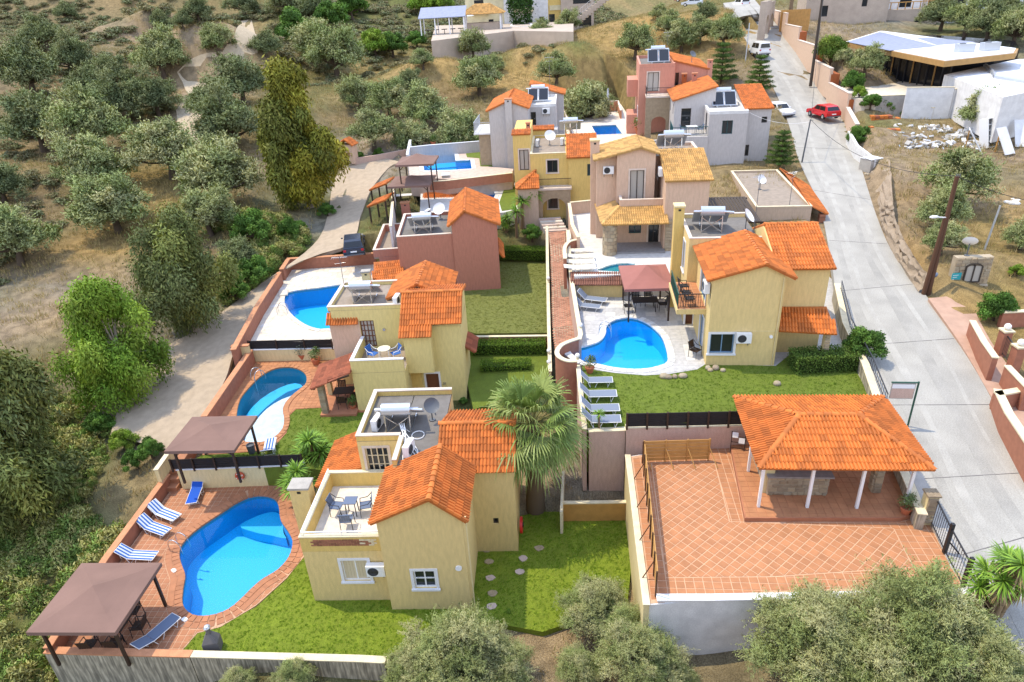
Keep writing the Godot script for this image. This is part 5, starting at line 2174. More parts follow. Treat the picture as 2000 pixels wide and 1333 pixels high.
	for i in rows:
		for j in cols:
			var q := []
			for e in [[0, 0], [0, 1], [1, 1], [1, 0]]:
				var t := float(i + e[0]) / rows * (bl.size() - 1)
				var u := float(j + e[1]) / cols
				var p := cub(bl, mini(int(t), bl.size() - 2), t - mini(int(t), bl.size() - 2)).lerp(cub(br, mini(int(t), bl.size() - 2), t - mini(int(t), bl.size() - 2)), u)
				var nn := hill_noise.get_noise_2d((i + e[0]) * 34.0, (j + e[1]) * 60.0)
				q.append(p + V(nn * .5, absf(nn) * .8 - .1, 0) * sin(PI * clampf(u, .08, .92)))
			bm.quad(q[3], q[0], q[1], q[2])
	setting("earth_bank", bm, M.rock, "broken rocky earth bank along the right of the lane")
	var cl: Array = [V(15.18, 2.95, -16.71), V(16.03, 3.15, -20.32), V(17.06, 3.40, -24.64)]
	var cr: Array = [V(15.60, 2.92, -15.83), V(16.57, 3.13, -20.30), V(17.52, 3.38, -24.62)]
	setting("verge", ribbon(cl, cr, 5, .3), M.concrete, "strip of rough concrete between terrace gate and lane")
	var fc := ply([59.59,-133.11,80.16,-171.86,75.49,-147.95,56.18,-84.32,52.51,-80.31,44.91,-76.01,39.52,-76.27,38.67,-78.60])
	s = MB.new()
	s.slab(fc, 8.2, 9.9)
	setting("forecourt", s, M.deck_cream, "pale paved forecourt of the flat-roofed restaurant")

func fill(house: Node3D, mb: MB, m: Material) -> void:
	put("gable", mb, m, house)

func houses() -> void:
	var O := orange("orange")
	var Y := orange("ochre")
	var RD := orange("oldred")
	var h: Node3D
	var g: MB
	var left := 300
	h = thing("villa", "nearest yellow villa with gabled roof, roof terrace and white shuttered window", "house", V(-5.45, 0, -20.09), -3.5)
	walls(h, -.13, 3.17, -.6, 4.72, -3.2, 0, M.cream, [["F", .97, 1.86, 1.2, 2.16, "white"]])
	g = MB.new()
	gable_fill(g, -.13, 3.17, 4.78, 4.82, 2.0, 5.78, -3.2, 0, 4.72)
	fill(h, g, M.cream)
	left = gable(h, -.34, 3.36, -3.3, .14, 4.72, 4.74, 2.03, 5.86, O, 180)
	walls(h, -3.53, -.131, -.6, 2.75, -4.72, -.5, M.cream, [["F", -2.06, -.95, 1.12, 2.28, "shutter"]])
	flat_roof(h, -3.53, -.131, -4.72, -.5, 2.76, M.terrace_floor, M.yellow, M.cap_cream, .74, "FBL")
	var rail := MB.new()
	rail.bar(V(-3.44, 3.72, -.58), V(-.2, 3.72, -.58), .045, .045)
	rail.bar(V(-3.44, 3.72, -.62), V(-3.44, 3.72, -4.6), .045, .045)
	for p in [V(-3.44, 3.55, -.58), V(-1.8, 3.55, -.58), V(-.25, 3.55, -.58), V(-3.44, 3.55, -2.6), V(-3.44, 3.55, -4.5)]:
		rail.bar(p, p + V(0, .17, 0), .03, .03)
	put("rail", rail, M.white, h)
	for r in 4:
		for k in 11:
			var b := MB.new()
			var x := -3.1 + k * .235 + (.11 if r % 2 else 0.0)
			b.box(x, x + .22, 3.06 + r * .085, 3.06 + r * .085 + .073, -.52, -.484 + rg(-.004, .006))
			put("brick", b, [M.brick0, M.brick1, M.brick2, M.cap_cream][3 if k > 7 and rnd.randf() < .5 else rnd.randi() % 3], h)
	walls(h, 3.171, 5.0, -.6, 4.62, -7.5, -3.2, M.cream, [["F", 3.98, 4.22, 1.62, 1.95, "small"]])
	g = MB.new()
	slope_fill(g, 1.86, 5.0, 4.62, -7.5, 4.66, -4.95, 5.70, -3.2, 4.66)
	fill(h, g, M.cream)
	left = tiled(h, V(1.78, 4.60, -3.02), V(5.12, 4.60, -3.02), V(5.12, 5.78, -4.95), V(1.78, 5.78, -4.95), O, 90)
	tiled(h, V(5.12, 4.60, -7.7), V(1.78, 4.60, -7.7), V(1.78, 5.78, -4.95), V(5.12, 5.78, -4.95), O, 30)
	ridge(h, V(5.12, 5.78, -4.95), V(1.78, 5.78, -4.95), O)
	walls(h, -1.95, .0, -.6, 5.1, -8.6, -4.72, M.cream, [["F", -1.66, -.62, 2.85, 4.75, "cream_door"]], false)
	walls(h, 0, 1.86, -.6, 5.1, -8.6, -2.95, M.cream, [], false)
	flat_roof(h, -1.95, 0.02, -8.6, -4.72, 5.12, M.flat_roof, M.yellow, M.trim_pink, .26, "FBL")
	flat_roof(h, 0.02, 1.86, -8.6, -2.95, 5.121, M.flat_roof, M.yellow, M.trim_pink, .26, "B")
	g = MB.new()
	g.box(.02, .18, 5.12, 5.38, -4.69, -2.95)
	put("parapet", g, M.yellow, h)
	g = MB.new()
	g.box(.0, .2, 5.38, 5.43, -4.69, -2.93)
	put("coping", g, M.trim_pink, h)
	tiled(h, V(-4.32, 2.45, -8.55), V(-4.32, 2.45, -4.9), V(-1.96, 3.5, -4.9), V(-1.96, 3.5, -8.55), O, 0)
	g = MB.new()
	for z in [-8.4, -5.1]:
		g.box(-4.2, -4.0, 0, 2.4, z - .1, z + .1)
	put("porch_post", g, M.cream, h)
	chimney(h, -4.62, -3.8, -3.5, -2.85, -.3, 4.0, M.cream, M.concrete)
	g = MB.new()
	g.tube(V(2.83, 2.29, -.02), V(2.83, 2.29, .05), .13, .13, 14)
	put("lamp", g, M.white, h)
	g = MB.new()
	g.tube(V(3.30, 4.9, -.02), V(3.30, 0, -.06), .03, .03, 6)
	put("drainpipe", g, M.cream_pale, h)

	h = thing("villa", "second yellow villa with balcony chairs, brown door and stepped tiled roof", "house", V(-9.12, 1.2, -33.59), -3)
	walls(h, 0, 3.0, -1.2, 2.5, -3.0, 0, M.cream_green)
	flat_roof(h, 0, 3.0, -3.0, 0, 2.52, M.flat_roof_tan, M.cream_green, M.trim, .78, "FL")
	walls(h, -1.8, 0, .9, 4.3, -6.9, -3.0, M.beige, [], true)
	walls(h, -1.6, 2.78, 2.5, 5.05, -6.9, -3.02, M.cream_green, [["F", .02, .86, 2.6, 4.35, "brown_door"]], false)
	walls(h, -1.6, 5.5, -1.2, 2.49, -8.0, -3.02, M.cream_green)
	flat_roof(h, -1.75, 2.78, -6.9, -3.03, 5.06, M.flat_roof_tan, M.cream_green, M.trim_pink, .22, "FBL")
	tiled(h, V(-1.95, 4.25, -2.78), V(-.05, 4.25, -2.78), V(-.05, 4.75, -3.35), V(-1.95, 4.75, -3.35), O, 12)
	walls(h, 2.95, 4.5, 1.85, 4.3, -2.5, -.95, M.cream_green)
	walls(h, 3.0, 6.15, -1.6, 4.45, -5.0, -1.6, M.cream_green, [["F", 3.84, 4.6, -.55, 1.42, "plain_door"]])
	walls(h, 2.9, 3.6, -1.6, 1.84, -1.9, -1.5, M.yellow)
	g = MB.new()
	slope_fill(g, 2.8, 6.15, 4.3, -5.0, 5.5, -3.1, 5.9, -1.62, 4.5)
	fill(h, g, M.cream_green)
	left = tiled(h, V(2.74, 4.28, -.72), V(4.6, 4.28, -.72), V(4.6, 4.75, -1.36), V(2.74, 4.75, -1.36), O, 20)
	left = tiled(h, V(2.74, 4.75, -1.36), V(6.28, 4.75, -1.36), V(6.28, 6.0, -3.1), V(2.74, 6.0, -3.1), O, 110)
	ridge(h, V(6.28, 6.0, -3.1), V(2.74, 6.0, -3.1), O)
	tiled(h, V(6.28, 5.5, -5.1), V(2.74, 5.5, -5.1), V(2.74, 6.0, -3.1), V(6.28, 6.0, -3.1), O, 0)
	walls(h, 1.75, 5.15, 2.5, 5.15, -8.0, -4.35, M.cream_green)
	g = MB.new()
	gable_fill(g, 1.75, 5.15, 5.2, 5.2, 3.45, 5.95, -8.0, -4.35, 5.15)
	fill(h, g, M.beige)
	gable(h, 1.55, 5.42, -8.1, -4.15, 5.15, 5.15, 3.45, 6.02, O, 110)
	tiled(h, V(-2.42, 2.05, -1.95), V(-2.2, 2.05, .85), V(.0, 2.75, .35), V(-.0, 2.75, -2.5), RD, 60)
	var pc := MB.new()
	pc.box(-2.0, -1.7, -.2, 2.05, .05, .38)
	pc.box(-2.2, -1.95, -.2, 1.98, -1.95, -1.65)
	put("porch_column", pc, M.cream_pale, h)
	for k in 9:
		var b := MB.new()
		b.box(-2.015, -1.685, -.05 + k * .225, .16 + k * .225, .035, .395)
		put("stone", b, [M.stone0, M.stone1, M.stone2][k % 3], h)
	pc = MB.new()
	pc.slab(PackedVector2Array([Vector2(-2.2, -2.3), Vector2(0, -2.3), Vector2(0, .55), Vector2(-2.1, .55)]), -.3, .14)
	put("porch_floor", pc, M.terra_floor, h)
	pc = MB.new()
	pc.bar(V(-2.28, 1.98, -1.9), V(-2.08, 1.98, .7), .1, .12)
	for k in 4:
		pc.bar(V(-2.25 + .03 * k, 2.02, -1.7 + k * .75), V(-.05, 2.64, -1.8 + k * .75), .07, .1)
	put("rafter", pc, M.dark_wood, h)
	tiled(h, V(6.72, 2.0, -2.95), V(6.72, 2.0, -4.9), V(6.1, 2.45, -4.9), V(6.1, 2.45, -2.95), RD, 0)
	g = MB.new()
	for q in [V(1.43, 3.75, -3.0), V(4.9, .75, -1.58)]:
		g.tube(q, q + V(0, 0, .08), .09, .09, 10)
	put("lamp", g, M.steel, h)

	h = thing("villa", "salmon pink villa with plain walls, gabled roof and flat roof beside it", "house", V(-4.01, 2.0, -48.61), 1)
	walls(h, .05, 3.4, -.6, 5.2, -6.9, 0, M.salmon)
	g = MB.new()
	gable_fill(g, .05, 3.4, 5.32, 5.22, 1.08, 6.22, -6.9, 0, 5.2)
	fill(h, g, M.salmon)
	gable(h, -.2, 3.62, -6.5, .16, 5.22, 5.12, 1.08, 6.3, O, 0)
	walls(h, -4.1, .05, -.6, 4.35, -6.0, -.12, M.salmon, [["L", -4.6, -3.7, 2.2, 3.9, "far"]])
	flat_roof(h, -4.1, .05, -6.0, -.12, 4.36, M.flat_roof, M.salmon, M.trim_pink, .24, "FBL")
	walls(h, -6.0, -4.101, -.6, 2.3, -9.5, -2.4, M.salmon)
	flat_roof(h, -6.4, -4.101, -9.0, -2.4, 2.32, M.flat_roof_tan, M.salmon, M.trim_pink, .6, "FBL")
	tiled(h, V(-5.95, 1.75, 1.9), V(-3.6, 1.75, 1.5), V(-4.1, 2.45, -1.1), V(-6.2, 2.45, -1.0), O, 0)
	g = MB.new()
	g.box(-5.8, -4.0, -.3, 1.7, -1.0, 1.1)
	put("porch_wall", g, M.salmon, h)
	chimney(h, -6.75, -6.15, 1.1, 1.55, -.3, 2.6, M.cream_pale, M.concrete)
	tiled(h, V(-3.6, 2.6, -12.6), V(.3, 2.6, -12.2), V(.6, 3.5, -16.2), V(-3.4, 3.5, -16.5), O, 0)
	g = MB.new()
	g.box(-3.4, .2, -.3, 2.4, -16.0, -12.6)
	put("porch_wall", g, M.salmon, h)
	chimney(h, -5.05, -4.3, -12.2, -11.7, -.3, 3.9, M.salmon, M.cap_terra)
	tiled(h, V(3.75, 2.2, -.8), V(3.75, 2.2, -4.2), V(3.4, 2.7, -4.2), V(3.4, 2.7, -.8), O, 0)

	h = thing("villa", "mid yellow villa with tall window, hipped porch roof and balcony", "house", V(1.157, 5.5, -59.72), -5)
	walls(h, -.1, 1.38, -1.6, 5.95, -7.0, 0, M.yellow, [["F", .4, 1.22, 2.9, 4.66, "french_curtain"]])
	tiled(h, V(-.2, 5.95, .08), V(1.45, 5.95, .08), V(1.45, 6.15, -1.2), V(-.2, 6.15, -1.2), O, 0)
	walls(h, 1.381, 4.6, -1.6, 4.25, -7.0, 1.0, M.yellow, [["F", 2.8, 3.7, 2.85, 3.9, "dark_trim"], ["F", 2.8, 3.65, -.3, .6, "dark_trim"]])
	flat_roof(h, 1.381, 4.4, -7.0, 1.0, 4.26, M.flat_roof_tan, M.yellow, M.cap_cream, .2, "FBL")
	walls(h, 1.381, 3.3, 4.27, 5.0, -7.5, -7.05, M.yellow)
	tiled(h, V(1.3, 5.0, -6.95), V(3.4, 5.0, -6.95), V(3.4, 5.2, -8.0), V(1.3, 5.2, -8.0), O, 0)
	walls(h, 4.601, 7.0, -1.6, 4.1, -3.5, 1.2, M.yellow, [["F", 6.2, 6.5, 2.5, 3.5, "dark"]])
	g = MB.new()
	slope_fill(g, 4.601, 7.0, 4.1, -3.5, 4.9, -2.6, 5.15, 1.2, 4.15)
	fill(h, g, M.yellow)
	tiled(h, V(4.45, 4.1, 1.35), V(7.15, 4.1, 1.35), V(7.15, 5.22, -2.7), V(4.45, 5.22, -2.7), O, 0)
	ridge(h, V(7.15, 5.22, -2.7), V(4.45, 5.22, -2.7), O)
	tiled(h, V(.1, 2.0, 1.0), V(.22, 2.0, 2.85), V(1.85, 3.1, .9), V(1.85, 3.1, .88), O, 0)
	tiled(h, V(.22, 2.0, 2.85), V(2.15, 2.0, 2.78), V(1.85, 3.1, .9), V(1.83, 3.1, .9), O, 0)
	ridge(h, V(1.85, 3.12, .9), V(.22, 2.02, 2.85), O)
	walls(h, .3, 2.0, -1.6, 1.95, .0, 2.6, M.grey_beige)
	arch_wall(h, 2.001, 4.75, -1.6, 1.58, 2.35, 4.35, .1, 1.75, 2.05, M.stone1)
	g = MB.new()
	g.box(2.0, 4.85, 1.6, 1.75, 1.0, 2.1)
	put("balcony_floor", g, M.trim_pink, h)
	railing(h, [V(2.1, 1.75, 2.0), V(4.8, 1.75, 2.0)], .8, M.dark_wood, .1)
	chimney(h, 1.0, 1.35, -2.2, -1.8, 5.9, 6.5, M.salmon, M.cap_terra)

	h = thing("villa", "tall cream villa with balcony, wide gabled roof and tall yellow chimney", "house", V(10.31, 4.0, -31.73), -7)
	walls(h, 0, 3.55, -.5, 4.98, -4.9, 0, M.cream, [["F", .12, 1.36, .72, 1.88, "blue"], ["L", -2.6, -1.4, .05, 2.05, "blue_door"], ["L", -3.4, -1.5, 2.85, 4.8, "blue_door"]])
	g = MB.new()
	gable_fill(g, 0, 3.55, 5.02, 5.08, 2.48, 5.68, -4.9, 0, 4.98)
	fill(h, g, M.cream)
	left = gable(h, -.30, 4.0, -5.15, .16, 4.93, 4.98, 2.5, 5.76, O, 190)
	g = MB.new()
	g.box(.02, 3.53, 2.02, 2.05, -.02, .012)
	put("wall_band", g, M.cream_pale, h)
	walls(h, -.55, 3.4, -.5, 5.2, -9.6, -4.91, M.cream, [["L", -7.0, -6.2, 2.9, 4.7, "blue"], ["F", -.47, -.05, .05, 2.1, "plain_door"]], false)
	flat_roof(h, -.55, 3.4, -9.6, -4.91, 5.2, M.flat_roof, M.cream, M.trim_pink, .22, "FBL")
	walls(h, 3.551, 6.15, -.6, 4.95, -7.6, -1.5, M.cream)
	g = MB.new()
	slope_fill(g, 3.42, 6.15, 4.95, -7.6, 4.95, -5.0, 6.05, -1.5, 5.0)
	fill(h, g, M.cream)
	left = tiled(h, V(3.5, 4.95, -1.25), V(6.35, 4.95, -1.25), V(6.35, 6.15, -5.0), V(3.5, 6.15, -5.0), O, 110)
	ridge(h, V(6.35, 6.15, -5.0), V(3.5, 6.15, -5.0), O)
	tiled(h, V(6.35, 4.95, -7.8), V(3.5, 4.95, -7.8), V(3.5, 6.15, -5.0), V(6.35, 6.15, -5.0), O, 0)
	left = tiled(h, V(3.56, 2.05, .05), V(6.3, 2.05, .45), V(6.25, 2.75, -1.45), V(3.56, 2.75, -1.48), O, 70)
	var col := MB.new()
	col.box(5.92, 6.2, -.5, 2.0, -.35, .0)
	put("porch_column", col, M.cream_pale, h)
	stones(h, V(5.92, -.1, 0), V(1, 0, 0), .28, 2.0, .22, [M.stone0, M.stone1, M.stone2])
	chimney(h, -1.12, -.56, -8.1, -7.4, -.3, 6.5, M.yellow, M.cream_pale)
	g = MB.new()
	g.box(-1.55, -.001, 2.5, 2.78, -4.9, -1.1)
	put("balcony_slab", g, M.cream, h)
	g = MB.new()
	g.box(-1.5, -.002, 2.782, 2.80, -4.9, -1.15)
	var bt := put("balcony_floor", g, M.grout, h)
	for i in 4:
		for j in 10:
			var q := MB.new()
			q.box(-1.48 + i * .365, -1.48 + i * .365 + .35, 2.8, 2.808, -4.85 + j * .365, -4.85 + j * .365 + .35)
			put("floor_tile", q, [M.terra_tile0, M.terra_tile1, M.terra_tile2][rnd.randi() % 3], bt)
	railing(h, [V(-1.48, 2.8, -4.6), V(-1.48, 2.8, -1.18)], .85, M.green_metal)
	railing(h, [V(-1.48, 2.8, -1.18), V(-.05, 2.8, -1.18)], .85, M.dark_metal)
	g = MB.new()
	g.tube(V(3.2, 1.72, -.02), V(3.2, 1.72, .07), .09, .09, 10)
	put("lamp", g, M.white, h)
	g = MB.new()
	g.tube(V(3.45, 5.0, .03), V(3.40, -.3, .03), .025, .025, 6)
	put("drainpipe", g, M.cream_pale, h)

	h = thing("villa", "beige villa with ochre tiled roofs, stone columns and a front balcony", "house", V(7.65, 5.5, -44.96), -6)
	walls(h, .12, 2.8, -.5, 5.9, -7.3, -3.4, M.beige, [["F", 1.06, 2.06, 3.0, 5.15, "french_curtain"]])
	walls(h, -1.3, .119, -.5, 5.85, -7.3, -4.0, M.beige)
	g = MB.new()
	gable_fill(g, .12, 2.8, 6.3, 6.25, 1.75, 6.62, -7.3, -3.4, 5.9)
	fill(h, g, M.beige)
	g = MB.new()
	g.quad(V(-1.3, 5.85, -4.0), V(.119, 5.85, -4.0), V(.119, 6.25, -4.0), V(-1.3, 5.95, -4.0))
	put("gable", g, M.beige, h)
	gable(h, -1.5, 3.0, -7.6, -3.2, 5.95, 6.3, 1.75, 6.72, Y, 0)
	chimney(h, -1.7, -1.05, -5.6, -4.9, -.5, 6.95, M.beige, M.cream_pale)
	walls(h, .0, 3.4, -.5, 2.6, -3.4, -2.5, M.beige, [["F", 1.0, 1.88, .8, 1.62, "dark"], ["F", 2.4, 3.15, .08, 1.75, "french"]])
	flat_roof(h, .3, 3.4, -3.38, -2.2, 2.62, M.flat_roof_tan, M.beige, M.trim_pink, .72, "FL")
	tiled(h, V(-1.05, 2.3, .05), V(3.5, 2.3, .05), V(3.4, 2.85, -2.19), V(.2, 2.85, -2.19), Y, 0)
	tiled(h, V(-1.45, 2.3, -6.5), V(-1.05, 2.3, .05), V(.2, 2.85, -2.19), V(.3, 2.85, -6.5), Y, 0)
	ridge(h, V(-1.05, 2.32, .05), V(.2, 2.87, -2.19), Y)
	var cm := MB.new()
	cm.tube(V(-.45, -.1, -.5), V(-.45, 2.28, -.5), .47, .47, 16)
	var cc := put("round_column", cm, M.mortar, h)
	for r in 9:
		for k in 8:
			var a := TAU * (k + (.5 if r % 2 else 0.0)) / 8
			var b := MB.new()
			var dd := rg(.02, .05)
			for e in 2:
				var a0 := a - TAU / 16 + .04 + e * (TAU / 16 - .04)
				var a1 := a0 + TAU / 16 - .04
				var p0 := V(-.45 + cos(a0) * (.47 + dd), r * .26 + .015, -.5 - sin(a0) * (.47 + dd))
				var p1 := V(-.45 + cos(a1) * (.47 + dd), r * .26 + .015, -.5 - sin(a1) * (.47 + dd))
				b.quad(p0, p1, p1 + V(0, .23, 0), p0 + V(0, .23, 0))
				b.quad(p0 + V(0, .23, 0), p1 + V(0, .23, 0), V(-.45 + cos(a1) * .47, r * .26 + .25, -.5 - sin(a1) * .47), V(-.45 + cos(a0) * .47, r * .26 + .25, -.5 - sin(a0) * .47))
			put("stone", b, [M.stone0, M.stone1, M.stone2][rnd.randi() % 3], cc)
	cm = MB.new()
	cm.box(3.4, 3.85, -.1, 2.25, -1.3, -.85)
	cc = put("column", cm, M.mortar, h)
	stones(cc, V(3.4, 0, -.85), V(1, 0, 0), .45, 2.2, .25, [M.stone0, M.stone1, M.stone2])
	cm = MB.new()
	cm.box(-.9, 3.4, -.3, .12, -2.5, -.4)
	put("porch_floor", cm, M.granite, h)
	walls(h, 3.3, 6.2, -.5, 4.9, -5.5, -1.0, M.beige)
	g = MB.new()
	slope_fill(g, 3.3, 6.2, 4.9, -5.5, 5.9, -5.3, 5.95, -1.0, 4.95)
	fill(h, g, M.beige)
	tiled(h, V(3.2, 4.95, -.78), V(6.42, 4.95, -.78), V(6.42, 6.05, -5.3), V(3.2, 6.05, -5.3), Y, 0)
	ridge(h, V(6.42, 6.05, -5.3), V(3.2, 6.05, -5.3), Y)
	walls(h, 2.81, 6.2, -.5, 5.6, -9.0, -5.51, M.beige, [], false)
	flat_roof(h, 2.81, 6.2, -9.0, -5.51, 5.61, M.flat_roof_tan, M.beige, M.trim_pink, .2, "BR")

	h = thing("annex_building", "low flat-roofed beige building with a tiled porch along the lane", "house", V(19.36, 5.0, -50.6), -8)
	walls(h, -.1, 4.0, -1.6, 1.5, -11.5, 0, M.grey_beige)
	flat_roof(h, -.1, 4.0, -11.5, 0, 1.51, M.flat_roof_tan, M.grey_beige, M.cap_cream, .16, "FBLR")
	tiled(h, V(5.3, .95, -.2), V(6.0, .95, -8.5), V(4.3, 1.75, -10.0), V(3.85, 1.75, -.1), O, 0)
	tiled(h, V(6.0, .95, -8.5), V(5.6, .9, -12.0), V(4.3, 1.75, -12.0), V(4.3, 1.75, -10.0), O, 0)
	g = MB.new()
	g.box(4.75, 5.15, -1.0, .95, -.6, -.2)
	g.box(5.2, 5.5, -1.0, .95, -6.2, -5.9)
	put("brick_pillar", g, M.brick_wall, h)
	for k in 12:
		var b := MB.new()
		b.box(4.735, 5.165, -1.0 + k * .165, -.86 + k * .165, -.615, -.185)
		put("brick_course", b, [M.brick0, M.brick1, M.brick2][k % 3], h)
	h = thing("pergola", "dark slatted pergola roof between beige villa and flat-roofed building", "pergola", V(16.9, 5.0, -48.5), -8)
	for k in 13:
		var b := MB.new()
		b.box(-1.6 + k * .24, -1.6 + k * .24 + .2, 2.0, 2.04, -4.2, 2.2)
		put("slat", b, M.old_pole, h)
	g = MB.new()
	g.box(-1.7, 1.65, 1.88, 1.995, 2.0, 2.12)
	g.box(-1.7, 1.65, 1.88, 1.995, -4.1, -4.0)
	put("beam", g, M.dark_wood, h)
	g = MB.new()
	for x in [-1.6, 1.5]:
		for z in [2.0, -4.1]:
			g.box(x - .06, x + .06, -1.2, 1.88, z, z + .12)
	put("post", g, M.dark_wood, h)

	h = thing("villa", "right grey villa with white flat roof, teal windows and a balcony table", "house", V(19.57, 6.0, -65.54), -9)
	walls(h, 0, 3.5, -1.0, 5.15, -8.3, 0, M.grey_wall, [["F", 1.22, 2.18, 3.35, 4.58, "dark"], ["L", -2.6, -1.5, 3.35, 5.0, "far"]])
	flat_roof(h, 0, 3.5, -8.3, 0, 5.16, M.flat_roof_white, M.white_wall, M.white_wall, .22)
	walls(h, 3.501, 5.75, -1.0, 5.4, -8.0, -1.0, M.grey_wall, [["F", 4.92, 5.42, 4.1, 4.65, "small"], ["F", 3.7, 4.05, 1.05, 2.1, "small"]])
	g = MB.new()
	slope_fill(g, 3.501, 5.75, 5.4, -8.0, 6.4, -7.9, 6.45, -1.0, 5.42)
	fill(h, g, M.grey_wall)
	tiled(h, V(3.3, 5.42, -.8), V(5.95, 5.42, -.8), V(5.95, 6.6, -8.0), V(3.3, 6.6, -8.0), O, 0)
	ridge(h, V(5.95, 6.6, -8.0), V(3.3, 6.6, -8.0), O)
	walls(h, -2.9, 1.0, -1.0, 5.85, -12.0, -4.0, M.grey_wall, [["F", -2.2, -1.25, 3.35, 5.15, "far_door"], ["L", -5.6, -4.9, 4.4, 5.4, "far"], ["L", -9.0, -8.2, 4.2, 5.3, "far"]])
	g = MB.new()
	gable_fill(g, -2.9, 1.0, 5.9, 6.95, .99, 6.98, -12.0, -4.0, 5.85)
	fill(h, g, M.grey_wall)
	tiled(h, V(-3.1, 5.9, -12.2), V(-3.1, 5.9, -3.8), V(1.15, 7.12, -3.8), V(1.15, 7.12, -12.2), O, 0)
	chimney(h, -.6, -.1, -11.4, -11.0, 6.2, 7.5, M.salmon, M.cap_terra)
	walls(h, -3.3, -.001, -1.0, 3.2, -3.99, .2, M.grey_wall)
	railing(h, [V(-3.25, 3.2, -3.5), V(-3.25, 3.2, .12), V(-.05, 3.2, .12)], .9, M.teal_frame)

	h = thing("villa", "tall pink villa at the back with stone arched porch and balcony", "house", V(16.5, 7.5, -77.97), -9)
	walls(h, -1.15, 2.6, -1.5, 6.75, -10.0, 0, M.pink, [["F", -.25, .95, 4.3, 6.25, "french_curtain"], ["L", -1.6, -.8, 1.2, 2.6, "white"]])
	flat_roof(h, -1.15, 2.6, -10.0, 0, 6.76, M.flat_roof, M.pink, M.pink, .28)
	walls(h, 2.601, 6.1, -1.5, 6.2, -11.0, -1.0, M.pink, [["F", 2.75, 3.15, 4.4, 6.0, "far"]])
	g = MB.new()
	gable_fill(g, 2.601, 6.1, 7.15, 6.3, 2.62, 7.16, -11.0, -1.0, 6.2)
	fill(h, g, M.pink)
	tiled(h, V(6.3, 6.25, -.85), V(6.3, 6.25, -11.2), V(2.5, 7.25, -11.2), V(2.5, 7.25, -.85), O, 0)
	chimney(h, 6.1, 6.6, -1.4, -.9, 1.0, 7.1, M.pink, M.cap_terra)
	chimney(h, 3.4, 3.9, -.6, -.1, 4.5, 5.9, M.red_soil, M.cap_terra)
	arch_wall(h, -.45, 2.2, -1.5, 3.95, .2, 1.75, 1.4, 2.0, 2.3, M.stone1)
	g = MB.new()
	g.box(-.45, 2.2, 3.95, 4.1, 0, 2.4)
	put("balcony_floor", g, M.trim_pink, h)
	arch_wall(h, -.45, 2.2, -1.5, 3.94, .2, 1.75, 1.4, .02, .1, M.pink, "porch_back_wall")
	railing(h, [V(-.4, 4.1, .1), V(-.4, 4.1, 2.3), V(2.1, 4.1, 2.3)], .85, M.dark_metal)
	walls(h, -2.3, -1.151, -1.5, 1.6, -6.0, -2.0, M.pink)
	walls(h, -2.3, -1.151, 3.4, 5.2, -7.0, -3.0, M.pink)

	h = thing("villa", "left grey villa with chimney stack up its gable and white flat roof", "house", V(-.94, 7.0, -68.43), -6)
	walls(h, 0, 3.7, -1.0, 5.15, -8.0, 0, M.grey_wall)
	g = MB.new()
	gable_fill(g, 0, 3.7, 5.2, 5.3, 1.92, 5.98, -8.0, 0, 5.15)
	fill(h, g, M.grey_wall)
	gable(h, -.25, 3.9, -8.2, .16, 5.15, 5.28, 1.92, 6.05, O, 0)
	chimney(h, 1.6, 2.25, .001, .4, -1.0, 6.2, M.grey_wall, M.cap_terra)
	walls(h, 3.701, 6.3, -1.0, 4.75, -11.0, -4.0, M.grey_wall, [["F", 3.78, 4.3, 3.0, 4.3, "far_door"]])
	flat_roof(h, 3.701, 6.3, -11.0, -4.0, 4.76, M.flat_roof_white, M.white_wall, M.white_wall, .2, "FBR")
	walls(h, 3.4, 7.0, -1.0, 4.9, -14.5, -11.01, M.grey_wall)
	g = MB.new()
	gable_fill(g, 3.4, 7.0, 5.95, 4.95, 3.42, 5.96, -14.5, -11.01, 4.9)
	fill(h, g, M.grey_wall)
	tiled(h, V(7.2, 4.95, -10.8), V(7.2, 4.95, -14.7), V(3.3, 6.1, -14.7), V(3.3, 6.1, -10.8), O, 0)
	walls(h, 3.701, 6.5, 2.2, 2.8, -3.99, -2.2, M.grey_wall)
	walls(h, -1.2, -.001, -1.0, 2.95, -5.0, -.4, M.stone1)
	g = MB.new()
	g.box(-1.65, -.001, 2.96, 3.1, -5.2, -.1)
	put("balcony_floor", g, M.white_wall, h)
	railing(h, [V(-1.6, 3.1, -5.1), V(-1.6, 3.1, -.15), V(-.05, 3.1, -.15)], 1.0, M.galvanised)

	h = thing("pavilion", "open pavilion with orange hipped roof on white posts above the terrace", "pavilion", V(9.655, 3.2, -21.41), -6.2)
	for q in [[0, 0], [1.92, 0], [3.84, 0], [5.68, 0], [.1, -2.3], [.1, -4.5], [5.68, -2.3], [5.68, -4.5]]:
		var b := MB.new()
		b.box(q[0] - .055, q[0] + .055, 0, 2.02, q[1] - .055, q[1] + .055)
		put("post", b, M.white, h)
	g = MB.new()
	g.box(-.15, 5.85, 2.02, 2.19, -.07, .07)
	g.box(-.15, 5.85, 2.02, 2.19, -4.6, -4.46)
	g.box(-.13, .01, 2.025, 2.185, -4.46, -.07)
	g.box(5.70, 5.84, 2.025, 2.185, -4.46, -.07)
	put("beam", g, M.white, h)
	var e0 := V(-.3, 2.17, .32)
	var e1 := V(6.25, 2.17, .32)
	var e2 := V(6.35, 2.17, -4.95)
	var e3 := V(-.2, 2.17, -4.95)
	var r0 := V(1.85, 2.95, -2.3)
	var r1 := V(4.2, 2.95, -2.3)
	left = tiled(h, e0, e1, r1, r0, O, 190)
	left = tiled(h, e3, e0, r0, r0 + V(0, 0, -.001), O, 55)
	left = tiled(h, e1, e2, r1 + V(0, 0, -.001), r1, O, 45)
	tiled(h, e2, e3, r0, r1, O, 10)
